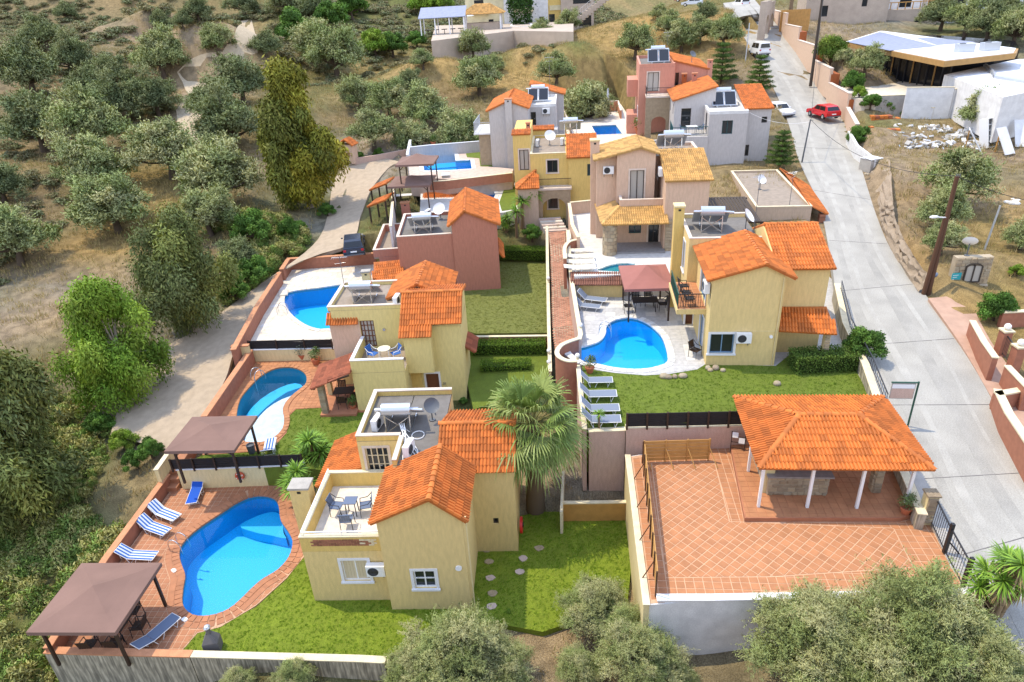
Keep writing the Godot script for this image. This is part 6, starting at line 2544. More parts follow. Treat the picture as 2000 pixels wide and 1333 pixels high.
	ridge(h, r1, r0, O)
	for q in [[e0, r0], [e1, r1], [e2, r1], [e3, r0]]:
		ridge(h, q[0], q[1], O)
	g = MB.new()
	g.box(.5, 2.9, 0, .95, -1.5, -.75)
	g.box(.5, 1.1, 0, .95, -3.6, -1.501)
	var cn := put("bar_counter", g, M.mortar, h)
	stones(cn, V(.5, 0, -.75), V(1, 0, 0), 2.4, .95, .21, [M.stone0, M.stone1, M.stone2])
	stones(cn, V(2.9, 0, -.75), V(0, 0, -1), .75, .95, .21, [M.stone0, M.stone1, M.stone2])
	g = MB.new()
	g.box(.42, 3.05, .955, 1.03, -1.6, -.62)
	put("counter_top", g, M.granite, h)
	g = MB.new()
	g.box(.35, .75, 0, 2.02, -1.2, -.85)
	put("pillar", g, M.cream_pale, h)
	g = MB.new()
	g.box(4.78, 5.12, 0, 2.02, -1.3, -.95)
	var pl := put("pillar", g, M.mortar, h)
	stones(pl, V(4.78, 0, -.95), V(1, 0, 0), .34, 2.0, .3, [M.stone0, M.stone1, M.stone2])
	stones(pl, V(4.78, 0, -1.3), V(0, 0, 1), .35, 2.0, .3, [M.stone0, M.stone1, M.stone2])

	far_buildings()

func far_buildings() -> void:
	var O := orange("orange")
	var Y := orange("ochre")
	var g: MB
	var h := thing("hotel", "cream hotel wing with balconies and dark doors at the top of the slope", "building", V(-7.95, 15.64, -146.11) + V(0, -1.0, -6), -2)
	var ops := [["F", 4.3, 6.2, 4.6, 6.2, "far"], ["F", 7.0, 8.0, .3, 2.6, "far_door"], ["F", 12.5, 14.8, 4.6, 6.4, "far"], ["F", 17.2, 18.2, .3, 2.6, "far_door"], ["F", 14.5, 15.8, .9, 2.2, "far"], ["F", 12.0, 13.4, .9, 2.2, "far"], ["F", 20.4, 21.6, .2, 2.7, "far_door"]]
	walls(h, 2.5, 10.2, -2, 9.5, -8, 0, M.far_cream, [ops[0], ops[1]])
	walls(h, 10.201, 19.0, -2, 9.5, -8, .8, M.white_wall, [ops[2], ops[3], ops[4], ops[5]])
	walls(h, 19.001, 26.0, -2, 9.0, -8, -.4, M.far_cream, [ops[6], ["F", 19.4, 20.1, 1.0, 2.4, "far"], ["F", 19.5, 22.2, 4.8, 6.2, "far"]])
	var b := MB.new()
	b.box(3.6, 7.2, 3.6, 4.5, .001, 1.0)
	b.box(12.0, 16.0, 3.6, 4.5, .801, 1.8)
	b.box(19.3, 23.0, 3.6, 4.5, -.39, .7)
	put("balcony", b, M.far_cream, h)
	var h2 := thing("hotel", "yellow hotel wing with stairs and a red notice beside the tall hedge column", "building", V(6.55, 15.78, -146.18) + V(0, -1.0, -5), -3)
	walls(h2, .5, 7.0, -2, 9, -8, 0, M.yellow, [["F", 1.6, 3.0, .3, 3.0, "far_door"], ["F", 4.6, 5.8, .3, 2.8, "far_door"]])
	walls(h2, 7.001, 13.5, -2, 9, -8, .9, M.far_tan, [["F", 10.6, 13.0, .3, 2.8, "far_door"], ["F", 9.4, 12.8, 4.4, 6.0, "far"]])
	b = MB.new()
	b.box(8.2, 9.1, 1.6, 2.6, .9, .96)
	put("notice", b, M.red, h2)
	b = MB.new()
	var tp := ply([-9.29,-109.46,3.24,-124.01,11.87,-111.73,15.32,-144.02,-12.54,-161.87])
	b.slab(tp, 11.5, 16.3)
	add_pad(tp, 16.0)
	setting("hotel_terrace", b, M.far_tan, "retaining wall and white pool terrace in front of the hotel")
	pool("small turquoise pool on the hotel terrace at the top", smooth(ply([3.44,-141.02,4.32,-150.95,5.78,-151.37,6.92,-145.18,6.70,-136.96,4.95,-135.18]), 2), 16.34, .8, M.pool_cyan, M.pool_cyan, [M.white_wall, M.deck_white, M.white_wall], .6, .4, 1, 20)
	h = thing("kiosk", "open hotel bar with an ochre hipped roof beside its pool", "pavilion", V(-1.80, 16.30, -134.68), -4)
	b = MB.new()
	for x in [-3.2, 3.2]:
		for z in [-2.0, 2.0]:
			b.box(x - .12, x + .12, 0, 2.6, z - .12, z + .12)
	put("post", b, M.trim, h)
	b = MB.new()
	b.box(-2.9, 2.9, 0, 1.1, -1.6, 1.6)
	put("bar_counter", b, M.far_tan, h)
	tiled(h, V(-3.9, 2.55, 2.7), V(3.9, 2.55, 2.7), V(1.2, 4.1, 0), V(-1.2, 4.1, 0), Y, 0)
	tiled(h, V(-3.9, 2.55, -2.7), V(-3.9, 2.55, 2.7), V(-1.2, 4.1, 0), V(-1.2, 4.1, -.01), Y, 0)
	tiled(h, V(3.9, 2.55, 2.7), V(3.9, 2.55, -2.7), V(1.2, 4.1, -.01), V(1.2, 4.1, 0), Y, 0)
	tiled(h, V(3.9, 2.55, -2.7), V(-3.9, 2.55, -2.7), V(-1.2, 4.1, 0), V(1.2, 4.1, 0), Y, 0)
	h = thing("canopy", "pale blue flat canopy over the hotel's dining terrace", "canopy", V(-8.41, 16.30, -126.93), -3)
	b = MB.new()
	b.obox(V(-3.9, 4.0, -2.2), V(7.8, 0, 0), V(0, .10, 0), V(0, -1.5, 4.4))
	put("roof_sheet", b, M.blue_roof, h)
	b = MB.new()
	for x in [-3.6, -1.2, 1.2, 3.6]:
		for z in [-2.0, 2.0]:
			b.box(x - .08, x + .08, 0, 3.9 if z < 0 else 2.5, z - .08, z + .08)
	put("post", b, M.trim, h)
	b = MB.new()
	for k in 5:
		b.box(-3.2 + k * 1.4, -2.3 + k * 1.4, .65, .75, -.5, .5)
		b.box(-2.8 + k * 1.4, -2.7 + k * 1.4, 0, .65, -.05, .05)
	put("dining_tables", b, M.dark_wood, h)
	h = thing("stair_flight", "long outdoor stair with white rails climbing beside the hotel", "stairs", V(16.44, 17.14, -143.51), -12)
	for k in 14:
		b = MB.new()
		b.box(k * .55, k * .55 + .56, k * .38 - 1.0, k * .38 + .2, -1.2, 1.2)
		put("step", b, M.far_tan, h)
	railing(h, [V(0, .2, 1.2), V(7.5, 5.4, 1.2)], 1.0, M.white, .4)

	var base := 9.9
	var rf := ply([48.18,-101.40,45.92,-74.02,55.54,-77.41,58.63,-81.49,60.25,-103.86,60.96,-116.67])
	h = thing("restaurant", "flat-roofed restaurant with ochre fascia, dark glass front and blue-grey roof", "building", Vector3.ZERO)
	b = MB.new()
	b.slab(rf, 13.05, 13.6)
	put("fascia", b, M.ochre_trim, h)
	b = MB.new()
	b.slab(offset(rf, -.25), 13.6, 13.66)
	put("roof", b, M.white_roof, h)
	b = MB.new()
	b.slab(ply([48.11,-100.35,46.67,-86.40,53.55,-88.40,58.88,-111.68,58.93,-113.02]), 13.655, 13.70)
	put("roof_sheet", b, M.blue_roof, h)
	b = MB.new()
	b.slab(ply([57.63,-100.46,54.15,-89.64,59.48,-90.62,59.00,-99.18]), 13.655, 13.70)
	put("roof_sheet", b, M.blue_roof, h)
	var gl := ply([46.45,-94.65,48.15,-92.61,50.71,-80.22,62.94,-86.20,68.53,-95.32,65.06,-123.32])
	b = MB.new()
	b.slab(offset(gl, -.6), 9.5, 13.05)
	put("glass_front", b, M.panel_glass, h)
	var a0 := Vector3(gl[1].x, 9.9, gl[1].y)
	var a1 := Vector3(gl[2].x, 9.9, gl[2].y)
	for k in 12:
		b = MB.new()
		var p := a0.lerp(a1, k / 11.0)
		b.box(p.x - .06, p.x + .06, 9.9, 13.05, p.z - .06, p.z + .06)
		put("mullion", b, M.ochre_trim if k % 3 == 0 else M.dark_metal, h)
	for k in 2:
		b = MB.new()
		var p := V(52.14, 13.70, -81.26) + V(k * 2.8, 0, .3)
		b.box(p.x - .9, p.x + .9, 13.68, 14.5, p.z - .45, p.z + .45)
		put("roof_unit", b, M.galvanised, h)
		b = MB.new()
		b.tube(p + V(-.3, .8, 0), p + V(-.3, .86, 0), .32, .32, 12)
		put("roof_fan", b, M.grey_plastic, h)
	h = thing("white_annex", "low white-roofed annex with pipes beside the restaurant", "building", Vector3.ZERO)
	b = MB.new()
	b.slab(ply([48.03,-76.98,46.89,-71.98,43.95,-61.39,52.91,-66.21,66.32,-84.13,62.05,-86.20]), 8.0, 11.9)
	put("wall", b, M.white_wall, h)
	b = MB.new()
	b.slab(offset(ply([48.03,-76.98,46.89,-71.98,43.95,-61.39,52.91,-66.21,66.32,-84.13,62.05,-86.20]), -.3), 11.89, 11.96)
	put("roof", b, M.white_roof, h)
	b = MB.new()
	b.path([V(54.86, 12.10, -80.82), V(52.29, 12.10, -75.75), V(50.23, 12.10, -72.03), V(50.48, 12.10, -67.61)], .22, 8)
	put("duct", b, M.galvanised, h)
	for q in [["white boundary wall, the tall panel behind the rubble yard", ply([42.71,-74.27,46.78,-72.81]), 7.2, 11.2, "white_wall"], ["white boundary wall, the angled panel beside the olive tree", ply([46.78,-72.81,48.63,-73.47]), 7.2, 11.0, "white_wall"], ["grey block wall beside the restaurant forecourt", ply([40.42,-76.39,43.63,-75.92]), 7.2, 10.2, "concrete"], ["pale blue-grey low wall standing in the rubble yard", ply([45.17,-73.18,49.01,-75.07]), 6.8, 9.2, "white_wall"]]:
		garden_wall("boundary_wall", q[0], q[1], q[2], q[3], .25, M[q[4]], M.cap_cream, .06)
	h = thing("tan_building", "tan rendered house with two small windows behind the round pine", "building", V(50.82, 14.65, -121.97) + V(0, -2, 0), -12)
	walls(h, 0, 12.5, -3, 7.5, -8, 0, M.far_tan, [["F", 2.2, 3.4, 3.2, 4.8, "far"], ["F", 8.4, 9.2, 4.4, 5.4, "far"]])
	h = thing("tan_building", "tan house with wooden roof terrace behind the restaurant", "building", V(62.14, 14.06, -121.67) + V(0, -2, 0), -12)
	walls(h, 0, 9.5, -3, 4.2, -7, 0, M.far_tan, [["F", .6, 1.6, .6, 3.2, "far_door"], ["F", 6.2, 7.2, .6, 3.0, "far_door"]])
	walls(h, 2.5, 8.5, 4.21, 8.5, -7, -2.5, M.white_wall, [["F", 4.2, 6.0, 4.4, 6.8, "far_door"]])
	b = MB.new()
	for k in 9:
		b.box(k * 1.1, k * 1.1 + .12, 4.2, 5.3, -.2, -.08)
	b.box(0, 9.4, 5.2, 5.32, -.22, -.06)
	put("wooden_rail", b, M.slat_wood, h)
	h = thing("glazed_building", "building with a long blue band of windows at the top right", "building", V(70.21, 15.14, -122.22) + V(0, -2, 0), 8)
	walls(h, 0, 4.5, -3, 9, -7, 0, M.far_tan, [["F", .5, 4.0, 1.2, 5.4, "far"]])
	var wops := []
	for k in 5:
		wops.append(["F", 5.2 + k * 2.5, 7.2 + k * 2.5, 2.6, 5.2, "far"])
	walls(h, 4.501, 18.0, -3, 9, -7, .6, M.white_roof, wops)
	h = thing("gateway", "tan stone gateway with two arches along the upper lane", "gateway", V(43.14, 15.81, -118.07) + V(0, -1.6, 0), 62)
	arch_wall(h, -4.5, 0, -1, 4.6, -3.6, -1.0, 1.6, -.5, .5, M.far_tan)
	arch_wall(h, .001, 4.5, -1, 4.4, 1.0, 3.6, 1.6, -.5, .5, M.far_tan)
	h = thing("wooden_gate", "tall brown plank gate beside the date palm", "gate", V(45.20, 15.12, -117.72) + V(0, -1, 0), -8)
	for k in 16:
		b = MB.new()
		b.box(k * .28, k * .28 + .26, 0, 3.2, -.04, .04 + rg(-.01, .01))
		put("plank", b, M.slat_wood, h)

func flat(p: Vector3, y: float) -> Vector3:
	return V(p.x, y, p.z)

func loc(o: Vector3, yaw: float, x: float, y: float, z: float) -> Vector3:
	return o + V(x, y, z).rotated(Vector3.UP, deg_to_rad(yaw))

func wall2(label: String, pts: PackedVector2Array, base, top, t: float, m: String, cap := "", ch := .05) -> Node3D:
	return garden_wall("garden_wall", label, pts, base, top, t, M[m], M[cap] if cap else null, ch)

func objects() -> void:
	wall2("brick lined wall with terracotta coping along the left side of the nearest pool", ply([-18.72,-18.59,-18.83,-23.26,-18.56,-29.21]), -3.6, .68, .26, "brick_wall", "cap_terra", .05)
	wall2("stained grey front wall with terracotta coping below the nearest gazebo", ply([-18.89,-18.66,-13.02,-18.10]), -4.0, .45, .26, "old_wall", "cap_terra", .05)
	wall2("stained front wall with cream coping along the nearest lawn", ply([-13.00,-18.12,-6.46,-17.48,-5.44,-17.35]), -4.0, .42, .24, "old_wall", "cap_cream", .05)
	wall2("short low cream wall running on behind the olive bushes at the front", ply([-5.42,-17.48,-2.52,-17.21]), -4.0, .1, .22, "old_wall", "cap_cream", .04)
	var w := wall2("cream wall with a lifebuoy behind the nearest pool", ply([-17.74,-28.90,-11.14,-28.71]), -.5, 1.25, .2, "cream_pale", "trim", .04)
	wall2("short cream wall beside the brick steps at the pool corner", ply([-18.64,-28.58,-18.62,-30.29]), .7, 1.5, .2, "cream_pale", "cap_cream", .05)
	wall2("brick garden wall with terracotta coping beside the crescent pool", ply([-17.43,-32.41,-17.32,-40.26]), -.8, 2.15, .3, "brick_wall", "cap_terra", .06)
	wall2("long terracotta garden wall along the cream pool deck", ply([-17.79,-38.88,-18.35,-45.52,-18.59,-52.40]), .2, 2.95, .3, "brick_wall", "cap_terra", .06)
	wall2("terracotta garden wall across the back of the cream pool deck", ply([-18.61,-53.09,-18.70,-55.63,-14.97,-55.64,-11.31,-55.79]), .6, 2.95, .3, "brick_wall", "cap_terra", .06)
	wall2("cream wall under the dark reed fence above the crescent pool", ply([-17.57,-40.55,-11.65,-40.11]), .8, 2.08, .2, "cream_pale", "trim", .03)
	wall2("short cream return wall where the two terracotta walls meet", ply([-18.32,-39.94,-17.21,-39.94]), .4, 2.7, .26, "cream_pale", "cap_terra", .06)
	wall2("low cream capped wall on the lawn side of the brick alley", ply([3.61,-57.05,2.96,-47.64,2.42,-39.41,2.12,-34.58]), [3.6, 2.2, 1.4, 1.2], [4.55, 3.6, 2.95, 2.5], .16, "pink_plaster", "cap_cream", .05)
	wall2("long curving cream capped wall between brick alley and stone pool deck", ply([4.69,-49.34,4.39,-45.92,4.18,-42.15,4.07,-38.08,3.96,-34.94,3.81,-34.38]), [3.2, 3.0, 2.8, 2.4, 2.2, 2.2], [6.1, 5.9, 5.2, 4.75, 4.62, 4.6], .2, "pink_plaster", "cap_cream", .06)
	wall2("curved brick wall with cream coping that wraps the heart-shaped pool", smooth(ply([3.82,-34.51,3.24,-34.20,2.73,-33.76,2.44,-33.07,2.50,-32.47,2.90,-31.97,3.41,-31.90]), 4, false), 1.2, 4.6, .2, "brick_wall", "cap_cream", .06)
	wall2("pinkish wall with pipes beside the row of grey loungers", ply([3.49,-32.09,3.33,-29.56,3.12,-26.12]), .6, 4.2, .18, "pink_plaster", "cap_cream", .05)
	wall2("curved end of the brick wall on the beige villa's white terrace", smooth(ply([3.89,-43.19,4.06,-45.32,4.51,-46.56,5.14,-46.90]), 3, false), 4.0, 6.2, .2, "brick_wall", "cap_cream", .05)
	wall2("pale pink parapet along the left of the beige villa's terrace", ply([5.17,-46.52,5.03,-49.41,5.38,-55.13]), 3.6, 6.5, .2, "beige", "cap_cream", .05)
	wall2("pale pink parapet across the back of the beige villa's terrace", ply([5.50,-55.41,7.23,-55.66]), 4.2, 6.5, .2, "beige", "cap_cream", .05)
	wall2("yellow wall behind the grey deck that carries a strip of old roof tiles", ply([4.19,-41.87,7.52,-41.27]), 3.9, 5.05, .2, "cream", "")
	var rt := thing("wall_roof", "strip of dark old roof tiles along the yellow wall by the stone deck", "tiled coping", Vector3.ZERO)
	var e := [V(4.03, 5.05, -41.35), V(7.51, 5.05, -40.83), V(7.66, 5.55, -41.79), V(4.15, 5.55, -42.44)]
	tiled(rt, e[0], e[1], e[2], e[3], orange("brownred"), 70)
	wall2("tall pinkish retaining wall with rounded corner below the lawn loungers", smooth(ply([3.33,-26.28,3.72,-26.29,4.41,-26.26,5.02,-26.24]), 3, false), -.5, 4.0, .25, "pink_plaster", "cap_cream", .04)
	wall2("pinkish retaining wall between lawn and tiled terrace under the reed fence", ply([5.04,-26.08,7.76,-25.89,10.76,-25.70]), 1.5, 4.25, .25, "pink_plaster", "cap_cream", .04)
	wall2("white capped front wall of the tiled terrace", ply([4.61,-17.17,6.49,-17.03,8.53,-16.93]), -2.0, 3.08, .24, "white_wall", "trim", .05)
	wall2("front terrace wall running on behind the big olive trees", ply([8.59,-16.92,11.96,-16.77,15.32,-16.65]), -1.0, 3.08, .24, "white_wall", "trim", .05)
	wall2("weathered cream side wall of the tiled terrace above the garden", ply([5.04,-25.50,4.83,-23.32,4.51,-20.23,4.18,-16.93]), -2.2, 3.05, .2, "cream_pale", "cap_cream", .03)
	wall2("stone edged wall beside the pavilion and the lane", ply([17.37,-27.23,16.36,-23.65,15.36,-19.82]), 1.8, 3.75, .3, "old_wall", "cap_cream", .05)
	wall2("low stone wall beside the lane along the lawn of the tall cream villa", ply([20.45,-38.87,18.75,-33.99,17.80,-29.69,16.85,-26.19]), 2.5, [5.1, 4.9, 4.7, 4.4], .3, "old_wall", "cap_cream", .05)
	wall2("cream kerb with brick face across the pale lawn", ply([-2.52,-40.46,2.44,-39.97]), .8, 2.1, .16, "brick_wall", "cap_cream", .05)
	wall2("wooden faced planter wall below the fan palm", ply([1.85,-24.80,4.88,-24.60]), -.6, 1.05, .14, "slat_wood", "cap_cream", .05)
	wall2("thin cream post wall beside the gravelled passage", ply([1.78,-23.91,2.15,-26.83]), -.3, 1.3, .12, "cap_cream", "")
	wall2("grey rendered wall at the back of the stepped pool", ply([-9.73,-74.61,-7.68,-75.11,-2.06,-75.69]), 6.0, 8.0, .2, "grey_wall", "trim", .05)
	wall2("short white wall closing the left of the stepped pool yard", ply([-9.57,-70.76,-10.10,-78.63]), 5.6, 8.0, .2, "white_wall", "trim", .05)
	wall2("yellow wall with brick top between the two blue pools", ply([-7.24,-67.33,-5.63,-67.36,1.00,-68.95]), 5.0, 6.2, .22, "yellow", "")
	wall2("brick band on top of the yellow wall between the two blue pools", ply([-6.80,-63.20,-5.28,-63.23,0.93,-64.72]), 6.201, 7.0, .24, "brick_wall", "cap_cream", .04)
	wall2("grey water chute block set against the yellow wall by the pools", ply([-5.75,-65.18,-5.07,-65.21]), 5.2, 7.1, .9, "concrete", "white_wall", .06)
	wall2("orange rendered wall behind the cream sun terrace", ply([8.48,-94.86,12.09,-95.29,16.12,-96.51]), 6.4, 8.3, .2, "cap_terra", "trim_pink", .05)
	wall2("orange rendered return wall at the right of the cream sun terrace", ply([16.53,-98.52,15.57,-90.33]), 6.4, 8.0, .2, "cap_terra", "trim_pink", .05)
	wall2("cream parapet at the left of the cream sun terrace", ply([8.78,-98.20,8.42,-84.89,8.15,-77.76]), 6.0, 7.8, .2, "trim_pink", "")
	wall2("low grey wall in front of the pink villa's pool", ply([10.78,-73.84,14.91,-74.28,17.09,-74.20]), 5.0, 7.3, .2, "grey_wall", "trim", .05)
	wall2("low earth-coloured wall behind the barbecue by the driveway", ply([-16.03,-75.53,-13.96,-76.54,-10.56,-78.88]), 6.0, 7.0, .25, "pink_plaster", "")
	var steps := [V(35.01, 6.90, -68.16), V(38.53, 8.30, -77.71), V(40.26, 9.80, -86.69), V(42.38, 11.50, -96.77), V(43.98, 13.30, -106.52), V(45.04, 14.90, -114.69), V(47.89, 16.30, -127.84)]
	var names := ["lowest", "second", "third", "fourth", "fifth", "topmost"]
	for k in 6:
		var a: Vector3 = steps[k]
		var b: Vector3 = steps[k + 1]
		wall2("rendered wall along the upper lane, the %s of its six stepped lengths" % names[k], PackedVector2Array([Vector2(a.x, a.z), Vector2(b.x - .02, b.z + .02)]), minf(a.y, b.y) - 1.2, (a.y + b.y) / 2 + 1.35, .35, "beige", "trim_pink", .07)
		if k > 0 and k < 5:
			var bed := MB.new()
			var out := Vector2(b.z - a.z, a.x - b.x).normalized() * -1.0
			var pts := PackedVector2Array([Vector2(a.x, a.z), Vector2(b.x, b.z), Vector2(b.x, b.z) + out, Vector2(a.x, a.z) + out])
			bed.slab(pts, minf(a.y, b.y) - 1, (a.y + b.y) / 2 + .72)
			setting("planting_bed", bed, M.red_soil, "red earth bed behind the stepped wall of the upper lane")
	wall2("white sloping end wall where the dirt track leaves the lane", ply([34.72,-69.01,33.20,-63.99,32.80,-59.75]), 5.6, [8.2, 7.9, 7.6], .25, "white_wall", "")
	wall2("low white end pier of the sloping wall by the dirt bank", ply([32.22,-60.18,33.47,-60.67]), 5.6, 7.5, 1.2, "concrete", "trim", .04)
	wall2("brick front garden wall with cream coping beside the pavement trees", ply([25.00,-32.70,24.13,-30.39,23.62,-28.71]), 3.6, 5.2, .25, "brick_wall", "cap_cream", .06)
	wall2("brick front garden wall below the second white globe", ply([24.06,-28.37,23.66,-26.30]), 3.2, 4.9, .25, "brick_wall", "cap_cream", .06)
	wall2("brick planter wall at the right edge of the frame beside the lane", ply([22.72,-26.90,21.97,-25.01,20.92,-21.40]), 2.8, 4.5, .3, "brick_wall", "cap_cream", .08)
	wall2("brick cross wall of the front garden at the right edge", ply([22.47,-26.57,24.87,-27.00]), 2.8, 4.5, .3, "brick_wall", "cap_cream", .08)
	wall2("brick garden wall behind the pavement tree at the right", ply([27.18,-33.56,29.93,-33.45]), 3.8, 5.2, .25, "brick_wall", "cap_cream", .06)
	for q in [["brick pier with a white globe nearer the pavement tree", V(25.53, 4.20, -30.86)], ["brick pier with a white globe at the far side of the garden gate", V(25.19, 4.10, -29.34)]]:
		var pr := thing("gate_pier", q[0], "pier", q[1])
		var b := MB.new()
		b.box(-.22, .22, -.6, 1.3, -.22, .22)
		put("masonry", b, M.brick_wall, pr)
		b = MB.new()
		b.box(-.27, .27, 1.3, 1.38, -.27, .27)
		put("pier_cap", b, M.cap_cream, pr)
		b = MB.new()
		b.ball(V(0, 1.55, 0), V(.17, .17, .17))
		put("globe", b, M.white, pr)
	var gt := thing("garden_gate", "dark iron gate between the two white-globed brick piers", "gate", Vector3.ZERO)
	railing(gt, [V(25.49, 4.20, -30.64), V(25.25, 4.10, -29.54)], 1.1, M.dark_metal, .12, "gate_leaf")
	for q in [["white globe on the alley wall at its narrow middle", V(2.88, 3.65, -45.76)], ["white globe on the alley wall where the hedge begins", V(2.19, 2.75, -36.42)], ["white globe at the foot of the alley wall beside the palm", V(2.11, 2.50, -35.47)], ["white globe on the curved brick wall's end pier", V(3.46, 4.70, -32.06)], ["white globe on the bend of the wall by the stone deck", V(4.05, 4.72, -35.69)]]:
		var gl := thing("globe_lamp", q[0], "lamp", q[1])
		var b := MB.new()
		b.ball(V(0, .17, 0), V(.13, .13, .13))
		put("globe", b, M.white, gl)
		b = MB.new()
		b.tube(V(0, -.06, 0), V(0, .06, 0), .09, .07, 10)
		put("base", b, M.cap_cream, gl)
	var stp := thing("brick_steps", "short flight of terracotta steps at the far corner of the nearest pool", "steps", Vector3.ZERO)
	for k in 4:
		var c := V(-18.40, 0.00, -28.63) + V(0, 0, -.42 * k)
		var b := MB.new()
		b.box(c.x - .5, c.x + .45, -.4, .02 + .24 * (k + 1), c.z - .42 - (2.2 if k == 3 else 0.0), c.z)
		put("step", b, [M.deck_tile0, M.deck_tile1, M.deck_tile2][k % 3], stp)
	var st2 := thing("garden_steps", "pale stone steps climbing from the brick alley to the yellow villa", "steps", Vector3.ZERO)
	for k in 5:
		var c := V(4.30, 4.25, -54.95) + V(-.1 * k, 0, -.45 * k)
		var b := MB.new()
		b.box(c.x - 1.0, c.x + .9, 3.2, 4.3 + .12 * k, c.z - .45, c.z)
		put("step", b, M.deck_cream if k % 2 else M.deck_pink, st2)

	reed_fence("dark reed fence on the cream lifebuoy wall", V(-17.92, 1.30, -28.85), V(-11.12, 1.30, -28.64), .62, 6)
	reed_fence("dark reed fence between crescent pool and cream pool deck", V(-17.44, 2.12, -40.57), V(-11.81, 2.12, -40.09), .6, 3)
	reed_fence("dark reed fence on the pink retaining wall beside the pavilion", V(5.04, 4.32, -25.98), V(10.54, 4.32, -25.62), .72, 6)
	var sc := thing("slatted_screen", "leaning screen of pale timber slats across the back of the tiled terrace", "screen", Vector3.ZERO)
	var sa := V(5.60, 3.05, -24.98)
	var sb := V(8.63, 3.05, -24.85)
	for k in 6:
		var b := MB.new()
		b.bar(sa + V(0, .12 + k * .185, 0), sb + V(0, .12 + k * .185, 0), .03, .15)
		put("slat", b, M.slat_wood, sc)
	for k in 4:
		var b := MB.new()
		var p := sa.lerp(sb, .02 + k * .32)
		b.bar(p + V(0, 0, .05), p + V(0, 1.2, .05), .05, .05)
		b.bar(p + V(0, .75, .05), p + V(.25, 0, .65), .03, .03)
		put("post", b, M.slat_wood, sc)
	sc = thing("slatted_screen", "long timber slat screen seen end on along the terrace's garden side", "screen", Vector3.ZERO)
	var pa := V(5.65, 3.05, -24.87)
	var pb := V(4.62, 3.05, -17.28)
	for k in 6:
		var b := MB.new()
		b.bar(pa + V(0, .12 + k * .185, .1), pb + V(0, .12 + k * .185, -.1), .03, .15)
		put("slat", b, M.slat_wood, sc)
	for k in 9:
		var b := MB.new()
		var p := pa.lerp(pb, k / 8.0)
		b.bar(p + V(-.05, 0, 0), p + V(-.05, 1.2, 0), .05, .05)
		if k % 2:
			b.bar(p + V(-.05, .75, 0), p + V(-.5, -.02, .1), .03, .03)
		put("post", b, M.pole_wood, sc)
	var ga := thing("sliding_gate", "black iron sliding gate along the lane beside the terrace", "gate", Vector3.ZERO)
	railing(ga, [V(16.02, 3.10, -20.38), V(15.60, 3.05, -18.53), V(15.25, 3.00, -16.62)], 1.15, M.black, .16, "gate_leaf")
	var gm := MB.new()
	for q in [V(15.60, 3.05, -18.53), V(15.31, 3.00, -16.93)]:
		gm.box(q.x - .06, q.x + .06, q.y, q.y + 1.4, q.z - .06, q.z + .06)
		gm.bar(q + V(0, .6, 0), q + V(.5, 0, .1), .05, .05)
	put("gate_post", gm, M.black, ga)
	var gp := thing("gate_pillar", "pale stone pillar at the lane end of the terrace gate", "pillar", V(15.81, 3.10, -20.22), -6)
	gm = MB.new()
	gm.box(-.2, .2, -.2, 1.3, -.2, .2)
	put("masonry", gm, M.cream_pale, gp)
	stones(gp, V(-.2, 0, .2), V(1, 0, 0), .4, 1.25, .25, [M.stone0, M.stone1, M.stone2])
	gm = MB.new()
	gm.box(-.25, .25, 1.3, 1.37, -.25, .25)
	put("pillar_cap", gm, M.stone1, gp)
	var rf := thing("lane_railing", "dark iron railing along the lane beside the lawn of the tall cream villa", "railing", Vector3.ZERO)
	railing(rf, [V(20.25, 5.15, -38.01), V(18.65, 4.95, -33.30), V(17.90, 4.75, -29.42), V(17.18, 4.45, -26.39)], .55, M.dark_metal, .3, "rail_panel")
	var fs := thing("sign_easel", "leaning dark sign frame with two pale notices at the back of the terrace", "sign", V(10.11, 3.05, -25.48), -20)
	gm = MB.new()
	for x in [-.3, .3]:
		gm.bar(V(x, 0, .35), V(x, .95, 0), .035, .035)
		gm.bar(V(x, 0, -.35), V(x, .95, 0), .035, .035)
	for y in [.25, .5, .75]:
		gm.bar(V(-.3, y, .35 - y * .36), V(.3, y, .35 - y * .36), .025, .025)
	put("frame", gm, M.dark_wood, fs)
	for k in 2:
		gm = MB.new()
		gm.obox(V(-.28 + k * .3, .72 - k * .22, .14 + k * .08), V(.26, 0, 0), V(0, .24, -.09), V(0, .012, .02))
		put("notice", gm, M.pvc, fs)

	var B: Material = M.cloth_blue
	var W: Material = M.cloth_white
	var l1 := lounger("sun_lounger", "bright royal blue lounger standing by the lifebuoy wall", V(-16.75, 0.02, -28.06), 8, M.cloth_royal, M.cloth_royal, "loungers round the nearest pool", 24)
	lounger("sun_lounger", "blue and white striped lounger nearest the brick steps", V(-17.64, 0.02, -26.60), 62, W, B, "loungers round the nearest pool")
	lounger("sun_lounger", "blue striped lounger between the steps and the pool ladder", V(-17.72, 0.02, -25.59), 64, B, W, "loungers round the nearest pool")
	lounger("sun_lounger", "blue striped lounger just behind the nearest gazebo", V(-17.68, 0.02, -23.79), 82, B, W, "loungers round the nearest pool")
	lounger("sun_lounger", "plain slate blue lounger half under the nearest gazebo", V(-14.86, 0.02, -19.44), 150, M.cloth_slate, M.cloth_slate, "loungers round the nearest pool", 18)
	lounger("sun_lounger", "striped lounger by the dark bin behind the reed fence", V(-13.23, 1.22, -30.05), 190, W, B, "", 40)
	var gl := lounger("sun_lounger", "grey lounger on the lawn closest to the heart-shaped pool", V(4.25, 4.00, -30.36), 86, M.cloth_grey, M.cloth_grey, "grey loungers in a row on the lawn", 50)
	again(gl, "second grey lounger from the heart-shaped pool on the lawn", V(4.14, 4.00, -28.97), 86, 1.0)
	again(gl, "third grey lounger from the heart-shaped pool on the lawn", V(4.06, 4.00, -27.68), 86, 1.0)
